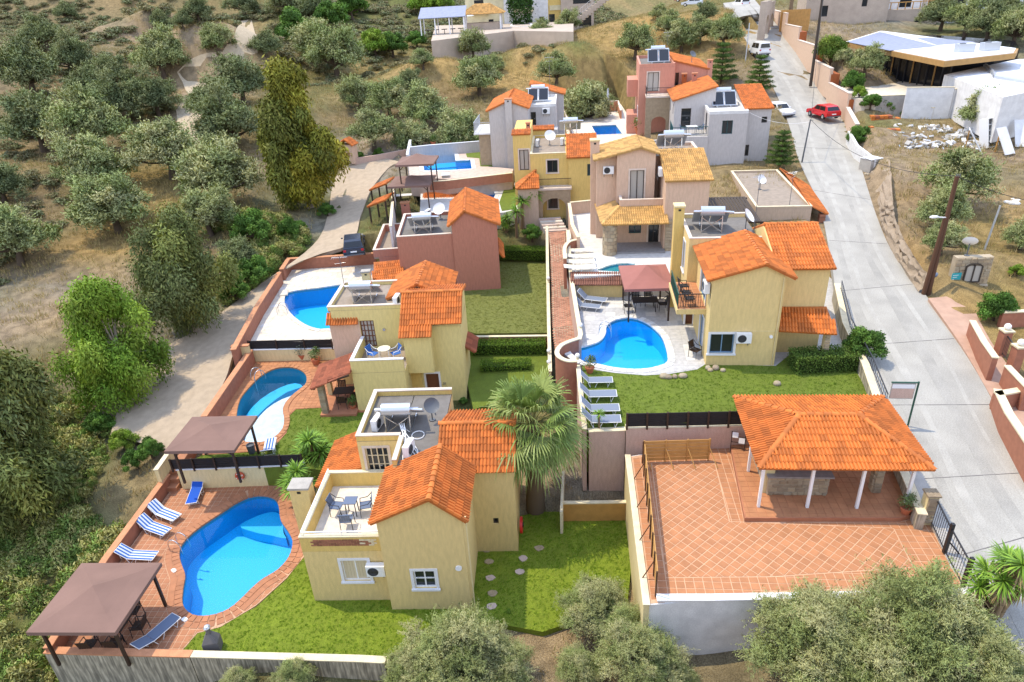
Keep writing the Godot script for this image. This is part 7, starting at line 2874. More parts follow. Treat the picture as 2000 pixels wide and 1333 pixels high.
	again(gl, "grey lounger on the lawn behind the small yucca", V(3.97, 4.00, -26.72), 86, 1.0)
	gl = lounger("sun_lounger", "grey reclined lounger nearer the heart-shaped pool on the stone deck", V(4.96, 4.02, -39.60), 68, M.cloth_grey, M.cloth_grey, "pair of grey loungers on the stone deck", 45)
	again(gl, "grey reclined lounger nearer the yellow wall on the stone deck", V(5.41, 4.02, -40.58), 66, 1.0)
	gl = lounger("sun_lounger", "cream cushioned lounger farthest from the mint pool", V(5.20, 5.50, -45.87), 88, M.cloth_cream, M.cloth_cream, "cream loungers on the beige villa's terrace", 8)
	again(gl, "second cream cushioned lounger from the back of the white terrace", V(5.09, 5.50, -44.65), 88, 1.0)
	again(gl, "third cream cushioned lounger from the back of the white terrace", V(5.00, 5.50, -43.57), 88, 1.0)
	again(gl, "cream cushioned lounger closest to the strip of old roof tiles", V(4.92, 5.50, -42.54), 88, 1.0)
	gl = lounger("sun_lounger", "leftmost orange-cream lounger under the orange wall", V(10.31, 7.00, -96.69), 20, M.cloth_cream, M.cloth_cream, "cream loungers under the orange wall", 35)
	var nn := ["second from left", "middle", "fourth from left", "rightmost, most upright"]
	for k in 4:
		again(gl, nn[k] + " cream lounger under the orange wall", [V(11.23, 7.00, -96.79), V(12.15, 7.00, -96.89), V(13.14, 7.00, -96.97), V(14.19, 7.00, -97.47)][k], 18, 1.0)
	gazebo("nearest gazebo with brown cloth roof at the front left corner", flat(V(-16.82, 2.20, -19.63), .02), -4, 1.72, 1.72, 2.2, .55, M.canvas)
	gazebo("brown cloth gazebo beside the crescent pool behind the reed fence", flat(V(-15.35, 3.42, -28.83), 1.22), -4, 1.75, 1.5, 2.2, .5, M.canvas)
	gazebo("reddish cloth gazebo over the dining table on the stone deck", flat(V(8.49, 6.32, -39.02), 4.02), -4, 1.5, 1.95, 2.3, .75, M.canvas_red)
	gazebo("brown cloth gazebo beside the stepped pool", flat(V(-7.53, 9.30, -61.97), 6.9), -4, 1.7, 1.7, 2.4, .6, M.canvas)
	gazebo("brown cloth gazebo behind the salmon villa's chimney", flat(V(-8.20, 7.50, -61.95), 5.3), -4, 1.9, 1.9, 2.2, .5, M.canvas)
	table("dining_table", "dark table in the shade of the nearest gazebo", flat(V(-16.82, 2.20, -19.63), .02), -4, 1.5, .9, M.dark_wood, M.dark_metal)
	for q in [[-.5, -.8, 0, "back left"], [.5, -.8, 0, "back right"], [-.5, .8, 180, "front left"], [.5, .8, 180, "front right"], [1.1, 0, -90, "pool end"]]:
		armchair("garden_chair", "dark chair under the nearest gazebo at the %s of its table" % q[3], flat(V(-16.82, 2.20, -19.63), .02) + V(q[0], 0, q[1]), q[2], M.dark_wood, M.dark_metal, "chairs round the gazebo table")
	table("dining_table", "dark table beneath the reddish gazebo", flat(V(8.49, 6.32, -39.02), 4.02), -4, 1.6, .9, M.black, M.dark_metal)
	for q in [[-1.1, .1, 90, "left end"], [1.1, .1, -90, "right end"], [-.4, -.8, 0, "back left"], [.4, -.8, 0, "back right"]]:
		armchair("garden_chair", "black chair beneath the reddish gazebo at the %s of its table" % q[3], flat(V(8.49, 6.32, -39.02), 4.02) + V(q[0], 0, q[1]), q[2], M.black, M.dark_metal, "chairs beneath the reddish gazebo")
	var AO := V(-5.45, 0, -20.09)
	table("side_table", "small slate table on the nearest villa's roof terrace", loc(AO, -3.5, -2.0, 2.77, -2.72), -3.5, .55, .5, M.cloth_slate, M.dark_metal)
	for q in [[-2.65, -2.75, 80, "left of"], [-1.38, -2.75, -80, "right of"], [-2.0, -1.9, 180, "in front of"]]:
		armchair("garden_chair", "dark grey armchair %s the small table on the roof terrace" % q[3], loc(AO, -3.5, q[0], 2.77, q[1]), q[2], M.cloth_slate, M.dark_metal, "armchairs on the nearest roof terrace")
	var BO := V(-9.12, 1.2, -33.59)
	table("garden_table", "round cream table on the second villa's balcony", loc(BO, -3, 1.63, 2.53, -1.5), 0, .75, .75, M.cloth_cream, M.white, true)
	for q in [[.95, -1.45, 60, "left"], [2.3, -1.45, -60, "right"]]:
		armchair("garden_chair", "white balcony chair with blue cushion %s of the round cream table" % q[3], loc(BO, -3, q[0], 2.53, q[1]), q[2], M.cloth_blue, M.white, "balcony chairs of the second villa")
	table("porch_table", "dark table under the second villa's tiled porch", loc(BO, -3, -.95, .16, -.9), 0, 1.2, .8, M.dark_wood, M.dark_metal)
	for q in [[-1.3, -1.5, 0, "back"], [-.9, -.2, 180, "front"], [-.3, -.9, -90, "wall side"]]:
		armchair("garden_chair", "dark chair on the %s of the second villa's porch table" % q[3], loc(BO, -3, q[0], .16, q[1]), q[2], M.dark_wood, M.dark_metal, "chairs under the second villa's porch")
	var EO := V(10.31, 4, -31.73)
	for q in [[-.95, -3.3, "back"], [-.95, -2.4, "middle"], [-.85, -1.6, "front"]]:
		armchair("balcony_chair", "black chair at the %s of the tall cream villa's balcony" % q[2], loc(EO, -7, q[0], 2.81, q[1]), 90, M.black, M.dark_metal, "black chairs on the tall villa's balcony")
	armchair("garden_chair", "small dark chair beside the tall cream villa's corner", loc(EO, -7, -.45, .02, -.9), 40, M.dark_wood, M.dark_metal)
	var HO := V(19.57, 6, -65.54)
	table("garden_table", "pale table on the right grey villa's balcony", loc(HO, -9, -1.4, 3.21, -1.2), 0, 1.0, .8, M.pvc, M.steel)
	for q in [[-2.2, -1.2, 90, "left"], [-.6, -1.2, -90, "right"]]:
		armchair("garden_chair", "blue-grey chair %s of the pale table on the grey villa's balcony" % q[3], loc(HO, -9, q[0], 3.21, q[1]), q[2], M.cloth_slate, M.teal_frame)
	table("terrace_table", "pale stone table behind the salmon villa's chimney", V(-9.77, 4.40, -66.21), 0, 1.6, .8, M.deck_white, M.dark_metal)

	var lb := thing("lifebuoy", "orange lifebuoy hung on the cream pool wall", "lifebuoy", V(-17.74, 1.25, -28.90).lerp(V(-11.14, 1.25, -28.71), .49) + V(0, -.45, .19))
	var tm := TorusMesh.new()
	tm.inner_radius = .12
	tm.outer_radius = .25
	tm.rings = 24
	tm.ring_segments = 10
	var to := put("ring", tm, M.orange_ring, lb)
	to.rotation.x = PI / 2
	var rp := MB.new()
	for k in 4:
		var a := TAU * k / 4 + .5
		rp.tube(V(cos(a) * .185, sin(a) * .185, -.075), V(cos(a) * .185, sin(a) * .185, .075), .03, .03, 6)
	put("band", rp, M.white, lb)
	var bq := thing("barbecue", "grey barbecue with a round chimney at the front wall", "barbecue", V(-12.43, 0.00, -18.67), 8)
	bq.scale = Vector3.ONE * .66
	var b2 := MB.new()
	b2.obox(V(-.45, 0, -.35), V(.9, 0, 0), V(0, .8, 0), V(0, 0, .7))
	put("body", b2, M.concrete_dark, bq)
	b2 = MB.new()
	b2.quad(V(-.45, .8, .35), V(.45, .8, .35), V(.14, 1.35, .1), V(-.14, 1.35, .1))
	b2.quad(V(.45, .8, .35), V(.45, .8, -.35), V(.14, 1.35, -.16), V(.14, 1.35, .1))
	b2.quad(V(-.45, .8, -.35), V(-.45, .8, .35), V(-.14, 1.35, .1), V(-.14, 1.35, -.16))
	b2.quad(V(.45, .8, -.35), V(-.45, .8, -.35), V(-.14, 1.35, -.16), V(.14, 1.35, -.16))
	b2.tube(V(0, 1.33, -.03), V(0, 1.75, -.03), .14, .14, 12)
	put("hood", b2, M.concrete_dark, bq)
	b2 = MB.new()
	b2.lathe([Vector2(.19, 1.75), Vector2(.20, 1.80), Vector2(.12, 1.92), Vector2(0, 1.95)], 12, V(0, 0, -.03))
	put("cowl", b2, M.galvanised, bq)
	var bn := thing("waste_bin", "dark round bin beside the crescent pool gazebo post", "bin", V(-14.22, 1.22, -30.06))
	b2 = MB.new()
	b2.lathe([Vector2(0, 0), Vector2(.18, 0), Vector2(.22, .5), Vector2(.19, .5), Vector2(.17, .42), Vector2(0, .42)], 14, Vector3.ZERO)
	put("body", b2, M.grey_plastic, bn)
	var oven := thing("stone_barbecue", "little house-shaped barbecue with tiled roof beside the driveway", "barbecue", V(-16.54, 6.50, -75.79), -15)
	b2 = MB.new()
	b2.box(-.75, -.45, 0, 1.2, -.6, .6)
	b2.box(.45, .75, 0, 1.2, -.6, .6)
	b2.box(-.45, .45, .7, 1.2, -.6, .2)
	b2.box(-.75, .75, 1.201, 2.0, -.6, .6)
	put("body", b2, M.beige, oven)
	tiled(oven, V(-.9, 1.95, -.75), V(-.9, 1.95, .75), V(0, 2.6, .75), V(0, 2.6, -.75), orange("orange"), 0)
	tiled(oven, V(.9, 1.95, .75), V(.9, 1.95, -.75), V(0, 2.6, -.75), V(0, 2.6, .75), orange("orange"), 0)
	var wp := thing("log_stack", "heap of firewood logs beside the house-shaped barbecue", "log pile", V(-17.73, 6.50, -76.09))
	for k in 22:
		b2 = MB.new()
		var p := V(rg(-1.2, .8), .12 + .22 * (k / 9), rg(-.5, .5))
		var d := V(rg(-.3, .3), 0, 1).normalized() * .5
		b2.tube(p - d, p + d, .11, .10, 7)
		put("log", b2, [M.pole_wood, M.slat_wood, M.old_pole][k % 3], wp)
	for q in [["orange tiled lean-to farther along the salmon villa's back wall", V(-11.49, 4.90, -65.34)], ["orange tiled lean-to nearer the parked car", V(-10.98, 4.60, -60.70)]]:
		var sh := thing("lean_to", q[0], "lean-to", q[1], -20)
		tiled(sh, V(-1.0, 1.2, 1.0), V(.9, 1.9, 1.0), V(.9, 2.1, -.9), V(-1.0, 1.4, -.9), orange("orange"), 0)
		b2 = MB.new()
		for x in [-.9, .8]:
			for z in [-.7, .8]:
				b2.box(x - .06, x + .06, -.4, 1.3 if x < 0 else 1.95, z - .06, z + .06)
		put("post", b2, M.dark_wood, sh)
	wall2("long white wall behind the salmon villa's tiled lean-to roofs", ply([-10.87,-67.98,-9.92,-59.86,-9.20,-53.05]), 3.4, 6.1, .18, "white_wall", "cap_cream", .04)

	solar_heater("solar water heater on the nearest villa's flat roof", loc(AO, -3.5, -.15, 5.13, -5.55), -3.5, 1.0, 1)
	dish("satellite dish on the nearest villa's flat roof", loc(AO, -3.5, 1.22, 5.13, -6.25), 25, .36)
	ac_unit("air conditioner standing by the parapet of the nearest villa's roof", loc(AO, -3.5, -1.2, 5.13, -5.7), 75, false)
	ac_unit("air conditioner standing behind the nearest villa's gable roof", loc(AO, -3.5, .58, 5.13, -3.7), 75, false)
	ac_unit("air conditioner over the shuttered window of the nearest villa", loc(AO, -3.5, -.6, 1.6, -.32), -3.5)
	for k in 6:
		var pts := []
		var p0 := loc(AO, -3.5, .0, 5.6, -5.3)
		for s in 9:
			var t := s / 8.0
			pts.append(loc(AO, -3.5, lerpf(.02, .5 + k * .13, t) + sin(t * 5 + k) * .12, lerpf(5.6, 5.16, minf(1, t * 2.2)) + k * .006, lerpf(-5.3, -3.25, t)))
		b2 = MB.new()
		b2.path(pts, .018, 5)
		tag(put("roof_cable", b2, M.cable_white), "%s of six white cables snaking over the nearest flat roof, counted from the left" % ["first", "second", "third", "fourth", "fifth", "sixth"][k], "cable", "white cables on the nearest roof")
	b2 = MB.new()
	var lp := []
	for s in 25:
		var a := TAU * s / 12
		lp.append(loc(AO, -3.5, .75 + cos(a) * .28, 5.16 + s * .002, -5.0 + sin(a) * .3))
	b2.path(lp, .016, 5)
	tag(put("roof_cable", b2, M.cable_white), "coil of white cable beside the nearest solar tank", "cable")
	solar_heater("solar water heater on the second villa's flat roof", loc(BO, -3, .2, 5.08, -4.0), -3, 1.0, 1)
	ac_unit("air conditioner beside the second villa's tiled roof", loc(BO, -3, 2.3, 5.08, -3.5), 80, false)
	antenna("thin television aerial at the second villa's roof corner", loc(BO, -3, -1.5, 5.1, -6.2), 2.2)
	var CO := V(-4.01, 2, -48.61)
	solar_heater("solar water heater on the salmon villa's flat roof", loc(CO, 1, -2.2, 4.38, -1.5), 1, 1.1, 2)
	dish("grey satellite dish on the salmon villa's flat roof", loc(CO, 1, -1.05, 4.38, -4.8), -20, .5)
	ac_unit("air conditioner at the back of the salmon villa's roof", loc(CO, 1, -2.1, 4.38, -5.5), 70, false)
	solar_heater("solar water heater on the tall cream villa's flat roof", loc(EO, -7, .95, 5.21, -6.9), -12, 1.05, 2)
	dish("satellite dish beside the tall cream villa's ridge", loc(EO, -7, 2.95, 5.21, -7.0), 60, .45)
	antenna("tall bent television aerial on the tall cream villa", loc(EO, -7, 3.3, 5.2, -6.4), 3.4, 60)
	ac_unit("air conditioner beside the tall cream villa's front window", loc(EO, -7, 1.78, 1.42, .19), -7)
	ac_unit("air conditioner on the tall cream villa's side wall above the balcony", loc(EO, -7, -.19, 4.0, -.6), -97)
	var FO := V(7.65, 5.5, -44.96)
	solar_heater("solar water heater behind the beige villa's ochre roofs", loc(FO, -6, 4.4, 5.62, -6.8), -6, 1.1, 2)
	ac_unit("air conditioner on the beige villa's front wall", loc(FO, -6, -.45, 4.8, -3.82), -6)
	ac_unit("air conditioner on the corner above the beige villa's balcony", loc(FO, -6, 3.1, 4.8, -2.9), 84)
	var DO := V(1.157, 5.5, -59.72)
	solar_heater("solar water heater behind the mid yellow villa's tiled roof", loc(DO, -5, 4.9, 5.0, -4.5), -5, 1.0, 2)
	ac_unit("air conditioner by the tower on the mid yellow villa's roof", loc(DO, -5, 1.9, 4.28, -3.0), 80, false)
	ac_unit("air conditioner by the tiled slope on the mid yellow villa's roof", loc(DO, -5, 4.1, 4.28, -3.2), 80, false)
	dish("grey satellite dish on the mid yellow villa's roof", loc(DO, -5, 3.0, 4.28, -3.4), 10, .5)
	solar_heater("solar water heater with two panels on the right grey villa", loc(HO, -9, 1.8, 5.18, -5.0), 171, 1.15, 2)
	var IO := V(16.5, 7.5, -77.97)
	solar_heater("solar water heater on the pink villa's flat roof", loc(IO, -9, 1.0, 6.78, -4.5), 171, 1.2, 2)
	dish("small satellite dish on the pink villa's sloping roof", loc(IO, -9, 4.6, 6.8, -3.0), 30, .38)
	antenna("thin aerial pole on the pink villa's flat roof", loc(IO, -9, 2.2, 6.78, -7.0), 3.0)
	var JO := V(-.94, 7, -68.43)
	solar_heater("solar water heater on the left grey villa's white roof", loc(JO, -6, 4.4, 4.78, -8.2), 174, 1.1, 2)
	ac_unit("air conditioner on the left grey villa's wall", loc(JO, -6, 5.35, 4.05, -3.82), -6)
	antenna("thin aerial pole on the left grey villa's roof", loc(JO, -6, 5.6, 4.78, -9.5), 4.2)
	var GO := V(19.36, 5, -50.6)
	dish("grey satellite dish standing on the low flat-roofed building", loc(GO, -8, 1.3, 1.53, -5.6), 20, .4)
	antenna("thin rusty aerial at the front of the low flat-roofed building", loc(GO, -8, 2.6, 1.53, -1.0), 2.6, 40)
	var hr := thing("hose_reel", "red hose reel on the side wall of the nearest villa", "hose reel", loc(AO, -3.5, 5.1, .9, -3.9), 86)
	b2 = MB.new()
	b2.tube(V(0, 0, 0), V(0, 0, .12), .38, .38, 18)
	put("drum", b2, M.red, hr)
	b2 = MB.new()
	b2.tube(V(0, 0, .1), V(0, 0, .16), .12, .12, 12)
	put("hub", b2, M.black, hr)
	var ps := thing("parasol", "closed white parasol standing on the cream sun terrace", "parasol", V(15.19, 7.00, -98.92))
	b2 = MB.new()
	b2.tube(V(0, 0, 0), V(0, 2.6, 0), .03, .03, 8)
	put("pole", b2, M.white, ps)
	b2 = MB.new()
	b2.lathe([Vector2(.10, 1.0), Vector2(.22, 1.1), Vector2(.16, 1.9), Vector2(.05, 2.65), Vector2(0, 2.7)], 9, Vector3.ZERO)
	put("canopy", b2, M.cloth_white, ps)
	ps = thing("parasol", "short closed white parasol on the cream sun terrace behind the left grey villa", "parasol", V(13.34, 7.00, -103.45))
	b2 = MB.new()
	b2.tube(V(0, 0, 0), V(0, 1.7, 0), .03, .03, 8)
	put("pole", b2, M.white, ps)
	b2 = MB.new()
	b2.lathe([Vector2(.08, .7), Vector2(.16, .8), Vector2(.11, 1.3), Vector2(.03, 1.75), Vector2(0, 1.8)], 9, Vector3.ZERO)
	put("canopy", b2, M.cloth_white, ps)
	for q in [[V(-5.31, 16.34, -143.52), "left"], [V(2.81, 16.34, -157.93), "middle"], [V(5.16, 16.34, -157.24), "second"], [V(8.70, 16.34, -157.44), "right"]]:
		var pp := thing("parasol", "open white parasol on the hotel terrace, the %s one" % q[1], "parasol", q[0], 0, "open parasols on the hotel terrace")
		b2 = MB.new()
		b2.tube(V(0, 0, 0), V(0, 2.4, 0), .05, .05, 6)
		put("pole", b2, M.white, pp)
		b2 = MB.new()
		b2.lathe([Vector2(1.7, 2.0), Vector2(0, 2.7)], 8, Vector3.ZERO)
		put("canopy", b2, M.cloth_white, pp)

	car("parked_car", "red hatchback parked against the upper lane wall", V(36.64, 7.75, -79.42), 8, M.red_paint)
	car("parked_car", "white car in the shade of the tiered pine beside the grey villa", V(33.01, 7.55, -83.03), -170, M.white_paint)
	car("parked_van", "white van parked higher up the lane beside the dark pines", V(38.59, 11.95, -107.26), 4, M.white_paint, true)
	car("parked_van", "silver-white van at the top of the lane", V(46.73, 17.00, -141.98), 6, M.white_paint, true)
	car("parked_car", "dark blue car peeking out behind the terracotta wall", V(-12.90, 3.40, -55.46), 10, M.blue_black_paint)
	car("parked_car", "silver-blue car on the slope at the top of the lane", V(39.33, 17.60, -148.96), 70, M.silver_paint)
	car("parked_car", "dark red car at the very top beside the silver-blue one", V(43.32, 17.90, -171.39), 70, M.red_paint)
	for q in [["black scooter by the arched gateway on the lane", V(46.78, 14.60, -128.08)], ["dark scooter against the tan house by the date palm", V(53.20, 13.60, -125.12)]]:
		var mo := thing("scooter", q[0], "scooter", q[1], 20)
		b2 = MB.new()
		for z in [-.55, .55]:
			b2.tube(V(-.06, .25, z), V(.06, .25, z), .25, .25, 12)
		put("wheel", b2, M.rubber, mo)
		b2 = MB.new()
		b2.bar(V(0, .4, -.1), V(0, .75, .55), .26, .2)
		b2.bar(V(0, .35, -.2), V(0, .9, -.55), .2, .12)
		b2.bar(V(0, .35, -.25), V(0, .35, .3), .3, .1)
		put("body", b2, M.blue_black_paint, mo)
		b2 = MB.new()
		b2.box(-.15, .15, .76, .86, .0, .6)
		put("saddle", b2, M.black, mo)
		b2 = MB.new()
		b2.bar(V(-.32, 1.0, -.5), V(.32, 1.0, -.5), .03, .03)
		put("handlebar", b2, M.dark_metal, mo)

	var bp := thing("utility_pole", "tall doubled wooden utility pole at the corner of the pavement", "utility pole", V(25.75, 4.40, -38.00))
	b2 = MB.new()
	b2.tube(V(0, -.4, 0), V(.15, 7.3, -.2), .16, .12, 10)
	put("pole", b2, M.pole_wood, bp)
	b2 = MB.new()
	b2.tube(V(-.35, -.4, .1), V(-.02, 4.9, -.1), .14, .11, 10)
	put("brace_pole", b2, M.pole_wood, bp)
	b2 = MB.new()
	b2.bar(V(-.6, 5.0, 0), V(.1, 4.9, -.1), .06, .06)
	b2.ball(V(-.75, 5.02, 0), V(.3, .09, .12), 5)
	put("street_light", b2, M.pvc, bp)
	b2 = MB.new()
	for k in 3:
		b2.tube(V(.1 + k * .1, 7.2, -.2), V(.1 + k * .1, 7.42, -.2), .04, .03, 6)
	put("insulator", b2, M.grey_plastic, bp)
	var up := thing("utility_pole", "tall dark utility pole against the upper lane wall", "utility pole", V(40.49, 9.70, -92.58))
	b2 = MB.new()
	b2.tube(V(0, -.4, 0), V(.0, 11.5, -.1), .20, .14, 10)
	put("pole", b2, M.old_pole, up)
	b2 = MB.new()
	b2.bar(V(-.7, 11.0, 0), V(.7, 11.0, 0), .1, .1)
	put("cross_arm", b2, M.old_pole, up)
	var tp := thing("telephone_pole", "thin leaning telephone pole beside the low flat-roofed building", "utility pole", V(28.29, 6.50, -64.24))
	b2 = MB.new()
	b2.tube(V(0, -.4, 0), V(.35, 3.9, -.2), .08, .06, 8)
	b2.tube(V(.35, 3.85, -.2), V(.62, 3.8, -.2), .03, .03, 6)
	put("pole", b2, M.grey_plastic, tp)
	tp = thing("telephone_pole", "pale post by the white van on the lane's left edge", "utility pole", V(35.21, 11.00, -102.88))
	b2 = MB.new()
	b2.tube(V(0, -.4, 0), V(.1, 5.6, -.1), .09, .07, 8)
	put("pole", b2, M.galvanised, tp)
	tp = thing("telephone_pole", "thin grey pole beside the satellite dish on the stone sign wall", "utility pole", V(31.72, 5.20, -42.32))
	b2 = MB.new()
	b2.tube(V(0, -.4, 0), V(.35, 3.2, -.1), .07, .06, 8)
	put("pole", b2, M.galvanised, tp)
	cable("overhead_wire", "overhead wire from the thin leaning pole to the tall wooden pole", V(28.29, 6.50, -64.24) + V(.4, 3.85, -.2), V(25.75, 4.40, -38.00) + V(.15, 7.3, -.2), 1.2, .018, M.cable_black)
	cable("overhead_wire", "overhead wire from the tall wooden pole towards the right edge", V(25.75, 4.40, -38.00) + V(.15, 7.3, -.2), V(32.22, 4.40, -35.33) + V(0, 6.0, 0), .5, .018, M.cable_black)
	cable("overhead_wire", "wire between the thin leaning pole and the dark pole up the lane", V(28.29, 6.50, -64.24) + V(.4, 3.85, -.2), V(40.49, 9.70, -92.58) + V(0, 10.8, 0), .8, .018, M.cable_black)
	cable("overhead_wire", "thin slack wire across the grey villa's side", V(28.29, 6.50, -64.24) + V(.35, 3.7, -.2), loc(HO, -9, 3.6, 5.2, -.2), .5, .012, M.cable_white)
	var sg := thing("hanging_sign", "faded grey sign hanging from a green bracket post beside the lane", "sign", V(18.14, 3.35, -25.89), -8)
	b2 = MB.new()
	b2.tube(V(0, -.6, 0), V(0, 2.55, 0), .045, .045, 8)
	b2.tube(V(0, 2.5, 0), V(-1.15, 2.5, 0), .04, .04, 8)
	put("bracket_post", b2, M.green_metal, sg)
	b2 = MB.new()
	b2.box(-1.12, -.1, 1.65, 2.44, -.02, .02)
	put("board", b2, M.concrete, sg)
	b2 = MB.new()
	b2.box(-1.09, -.13, 2.2, 2.41, .021, .026)
	put("panel", b2, M.pvc, sg)
	b2 = MB.new()
	b2.box(-1.09, -.13, 1.68, 2.19, .021, .026)
	put("panel", b2, M.pink_plaster, sg)
	var sw := thing("stone_sign_wall", "stone wall with a dark arched notice case at the corner of the pavement", "wall", V(26.65, 4.40, -38.03), -4)
	b2 = MB.new()
	b2.box(0, 2.6, -.5, .55, -.6, 0)
	b2.box(.45, 2.6, .551, 2.3, -.6, -.15)
	put("masonry", b2, M.mortar, sw)
	stones(sw, V(0, 0, 0), V(1, 0, 0), 2.6, .55, .22, [M.stone0, M.stone1, M.stone2])
	stones(sw, V(.45, .56, -.15), V(1, 0, 0), 2.15, 1.72, .24, [M.stone0, M.stone1, M.stone2])
	var cs := Node3D.new()
	cs.name = "notice_case"
	sw.add_child(cs)
	b2 = MB.new()
	b2.box(1.05, 2.05, .72, 1.65, -.1, -.03)
	b2.lathe([Vector2(0, 0), Vector2(.5, 0), Vector2(.5, .07), Vector2(0, .07)], 20, Vector3.ZERO)
	var ar := MB.new()
	ar.box(1.05, 1.12, .72, 1.7, -.09, .0)
	ar.box(1.98, 2.05, .72, 1.7, -.09, .0)
	ar.box(1.515, 1.585, .72, 1.85, -.09, -.002)
	ar.box(1.12, 1.98, .72, .79, -.09, -.001)
	for k in 8:
		var a0 := PI * k / 8
		var a1 := PI * (k + 1) / 8
		ar.bar(V(1.55 + cos(a0) * .47, 1.68 + sin(a0) * .24, -.045), V(1.55 + cos(a1) * .47, 1.68 + sin(a1) * .24, -.045), .09, .07)
	put("frame", ar, M.dark_frame, cs)
	ar = MB.new()
	ar.box(1.12, 1.515, .79, 1.78, -.088, -.05)
	ar.box(1.585, 1.98, .79, 1.78, -.088, -.05)
	put("pane", ar, M.curtain_glass, cs)
	b2 = MB.new()
	b2.obox(V(.3, .62, .02), V(.6, 0, -.1), V(0, .75, 0), V(0, 0, .03))
	var tb := put("teal_board", b2, M.teal_board, sw)
	b2 = MB.new()
	for k in 4:
		b2.obox(V(.36, 1.22 - k * .13, .052 - .01), V(.36 - k * .04, 0, -.06), V(0, .03, 0), V(0, 0, .004))
	put("lettering_lines", b2, M.pvc, tb)
	dish("white satellite dish on top of the stone sign wall", V(26.65, 4.40, -38.03) + V(1.2, 2.3, -.4), 150, .42)
	var dr := thing("dark_sack_pile", "heap of dark sacks against the teal board", "sacks", V(27.03, 4.45, -39.07))
	for k in 7:
		b2 = MB.new()
		b2.ball(V(rg(-.3, .3), .15 + .2 * (k / 2), rg(-.15, .15)), V(.3, .17, .24), 5)
		put("sack", b2, [M.cloth_slate, M.concrete_dark, M.concrete][k % 3], dr)
	junk_yard()

func junk_yard() -> void:
	var b: MB
	for q in [["orange heap of spare roof tiles at the back of the rubble yard", V(41.03, 7.40, -74.46), 26], ["orange stack of spare roof tiles at the edge of the rubble bank", V(38.41, 7.30, -69.50), 22]]:
		var s := thing("tile_stack", q[0], "tile stack", q[1], -10)
		for k in q[2]:
			b = MB.new()
			b.box(-1.4 + (k % 7) * .42, -1.4 + (k % 7) * .42 + .38, (k / 7) * .28, (k / 7) * .28 + .25, -.4 + rg(-.2, .2), .4)
			put("tile_bundle", b, [M.orange0, M.oldred0, M.orange2][k % 3], s)
	var pile_names := ["bluish", "grey", "white", "pale", "broken", "dusty"]
	var at := [V(38.91, 7.30, -68.29), V(41.67, 7.40, -71.56), V(40.34, 7.20, -67.61), V(42.59, 7.30, -69.85), V(43.81, 7.40, -70.03), V(44.27, 7.40, -68.79), V(43.82, 7.30, -66.06), V(45.07, 7.50, -66.42), V(43.70, 7.30, -62.98), V(39.28, 7.10, -64.75), V(41.48, 7.20, -64.81), V(47.05, 7.60, -66.84)]
	for i in at.size():
		var s := thing("rubble_heap", "heap of %s rubble and boards, %s from the tile stacks" % [pile_names[i % 6], ["first", "second", "third", "fourth", "fifth", "sixth", "seventh", "eighth", "ninth", "tenth", "eleventh", "twelfth"][i]], "rubble", at[i], rnd.randf() * 360)
		for k in 24:
			b = MB.new()
			var c := V(gn() * .55, rnd.randf() * .55, gn() * .55)
			var r := Basis.from_euler(V(rg(-.5, .5), rnd.randf() * TAU, rg(-.5, .5)))
			var e := V(rg(.1, .9), rg(.05, .2), rg(.1, .5))
			b.obox(c - r * e / 2, r.x * e.x, r.y * e.y, r.z * e.z)
			put(["slab_piece", "board", "block"][k % 3], b, [M.white_wall, M.galvanised, M.concrete, M.white_wall, M.pvc][rnd.randi() % 5], s)
	var sh := thing("white_shelf_unit", "tilted white shelf unit standing in the rubble yard", "shelf", V(44.48, 7.40, -62.26), 25)
	b = MB.new()
	b.box(-.75, -.68, 0, 2.6, -.4, .4)
	b.box(.68, .75, 0, 2.6, -.4, .4)
	b.box(-.68, .68, 2.53, 2.6, -.4, .4)
	b.box(-.68, .68, 0, .07, -.4, .4)
	b.box(-.68, .68, .07, 2.53, -.4, -.35)
	put("carcass", b, M.pvc, sh)
	for k in 4:
		b = MB.new()
		b.box(-.68, .68, .55 + k * .48, .6 + k * .48, -.35, .38)
		put("shelf", b, M.pvc, sh)
	sh.rotation.x = -.25
	for q in [["long white panel leaning at the right of the rubble yard", V(44.47, 7.30, -60.11), 20], ["wide white panel at the right edge of the rubble yard", V(46.60, 7.60, -61.34), -10], ["white sheet over scrap beside the dark barrel", V(42.54, 7.20, -61.11), 60]]:
		var p := thing("leaning_panel", q[0], "panel", q[1], q[2])
		b = MB.new()
		b.obox(V(-.6, 0, .5), V(1.2, 0, 0), V(0, 2.1, -1.4), V(0, .04, .06))
		put("panel", b, M.white_wall, p)
		b = MB.new()
		b.obox(V(-.05, 0, -.9), V(.1, 0, 0), V(0, 2.0, 0), V(0, 0, .1))
		put("prop", b, M.slat_wood, p)
	var wc := thing("white_chair_stack", "stack of white chair frames in the middle of the rubble yard", "chair stack", V(44.63, 7.40, -66.06), 10)
	for k in 5:
		b = MB.new()
		var o := V(k * .35 - .8, 0, rg(-.2, .2))
		for x in [-.2, .2]:
			for z in [-.2, .2]:
				b.tube(o + V(x, 0, z), o + V(x, .95 if z < 0 else .45, z), .025, .025, 5)
		b.box(o.x - .22, o.x + .22, .44, .48, o.z - .22, o.z + .22)
		b.box(o.x - .22, o.x + .22, .8, .95, o.z - .22, o.z - .18)
		put("chair_frame", b, M.pvc, wc)
	var cl := thing("white_sheet", "crumpled white sheet on the bare ground at the right", "sheet", V(39.31, 5.90, -50.46), 0)
	b = MB.new()
	for k in 9:
		b.ball(V(gn() * .5, .06, gn() * .3), V(rg(.25, .5), rg(.08, .22), rg(.2, .4)), 5)
	put("folds", b, M.white_wall, cl)

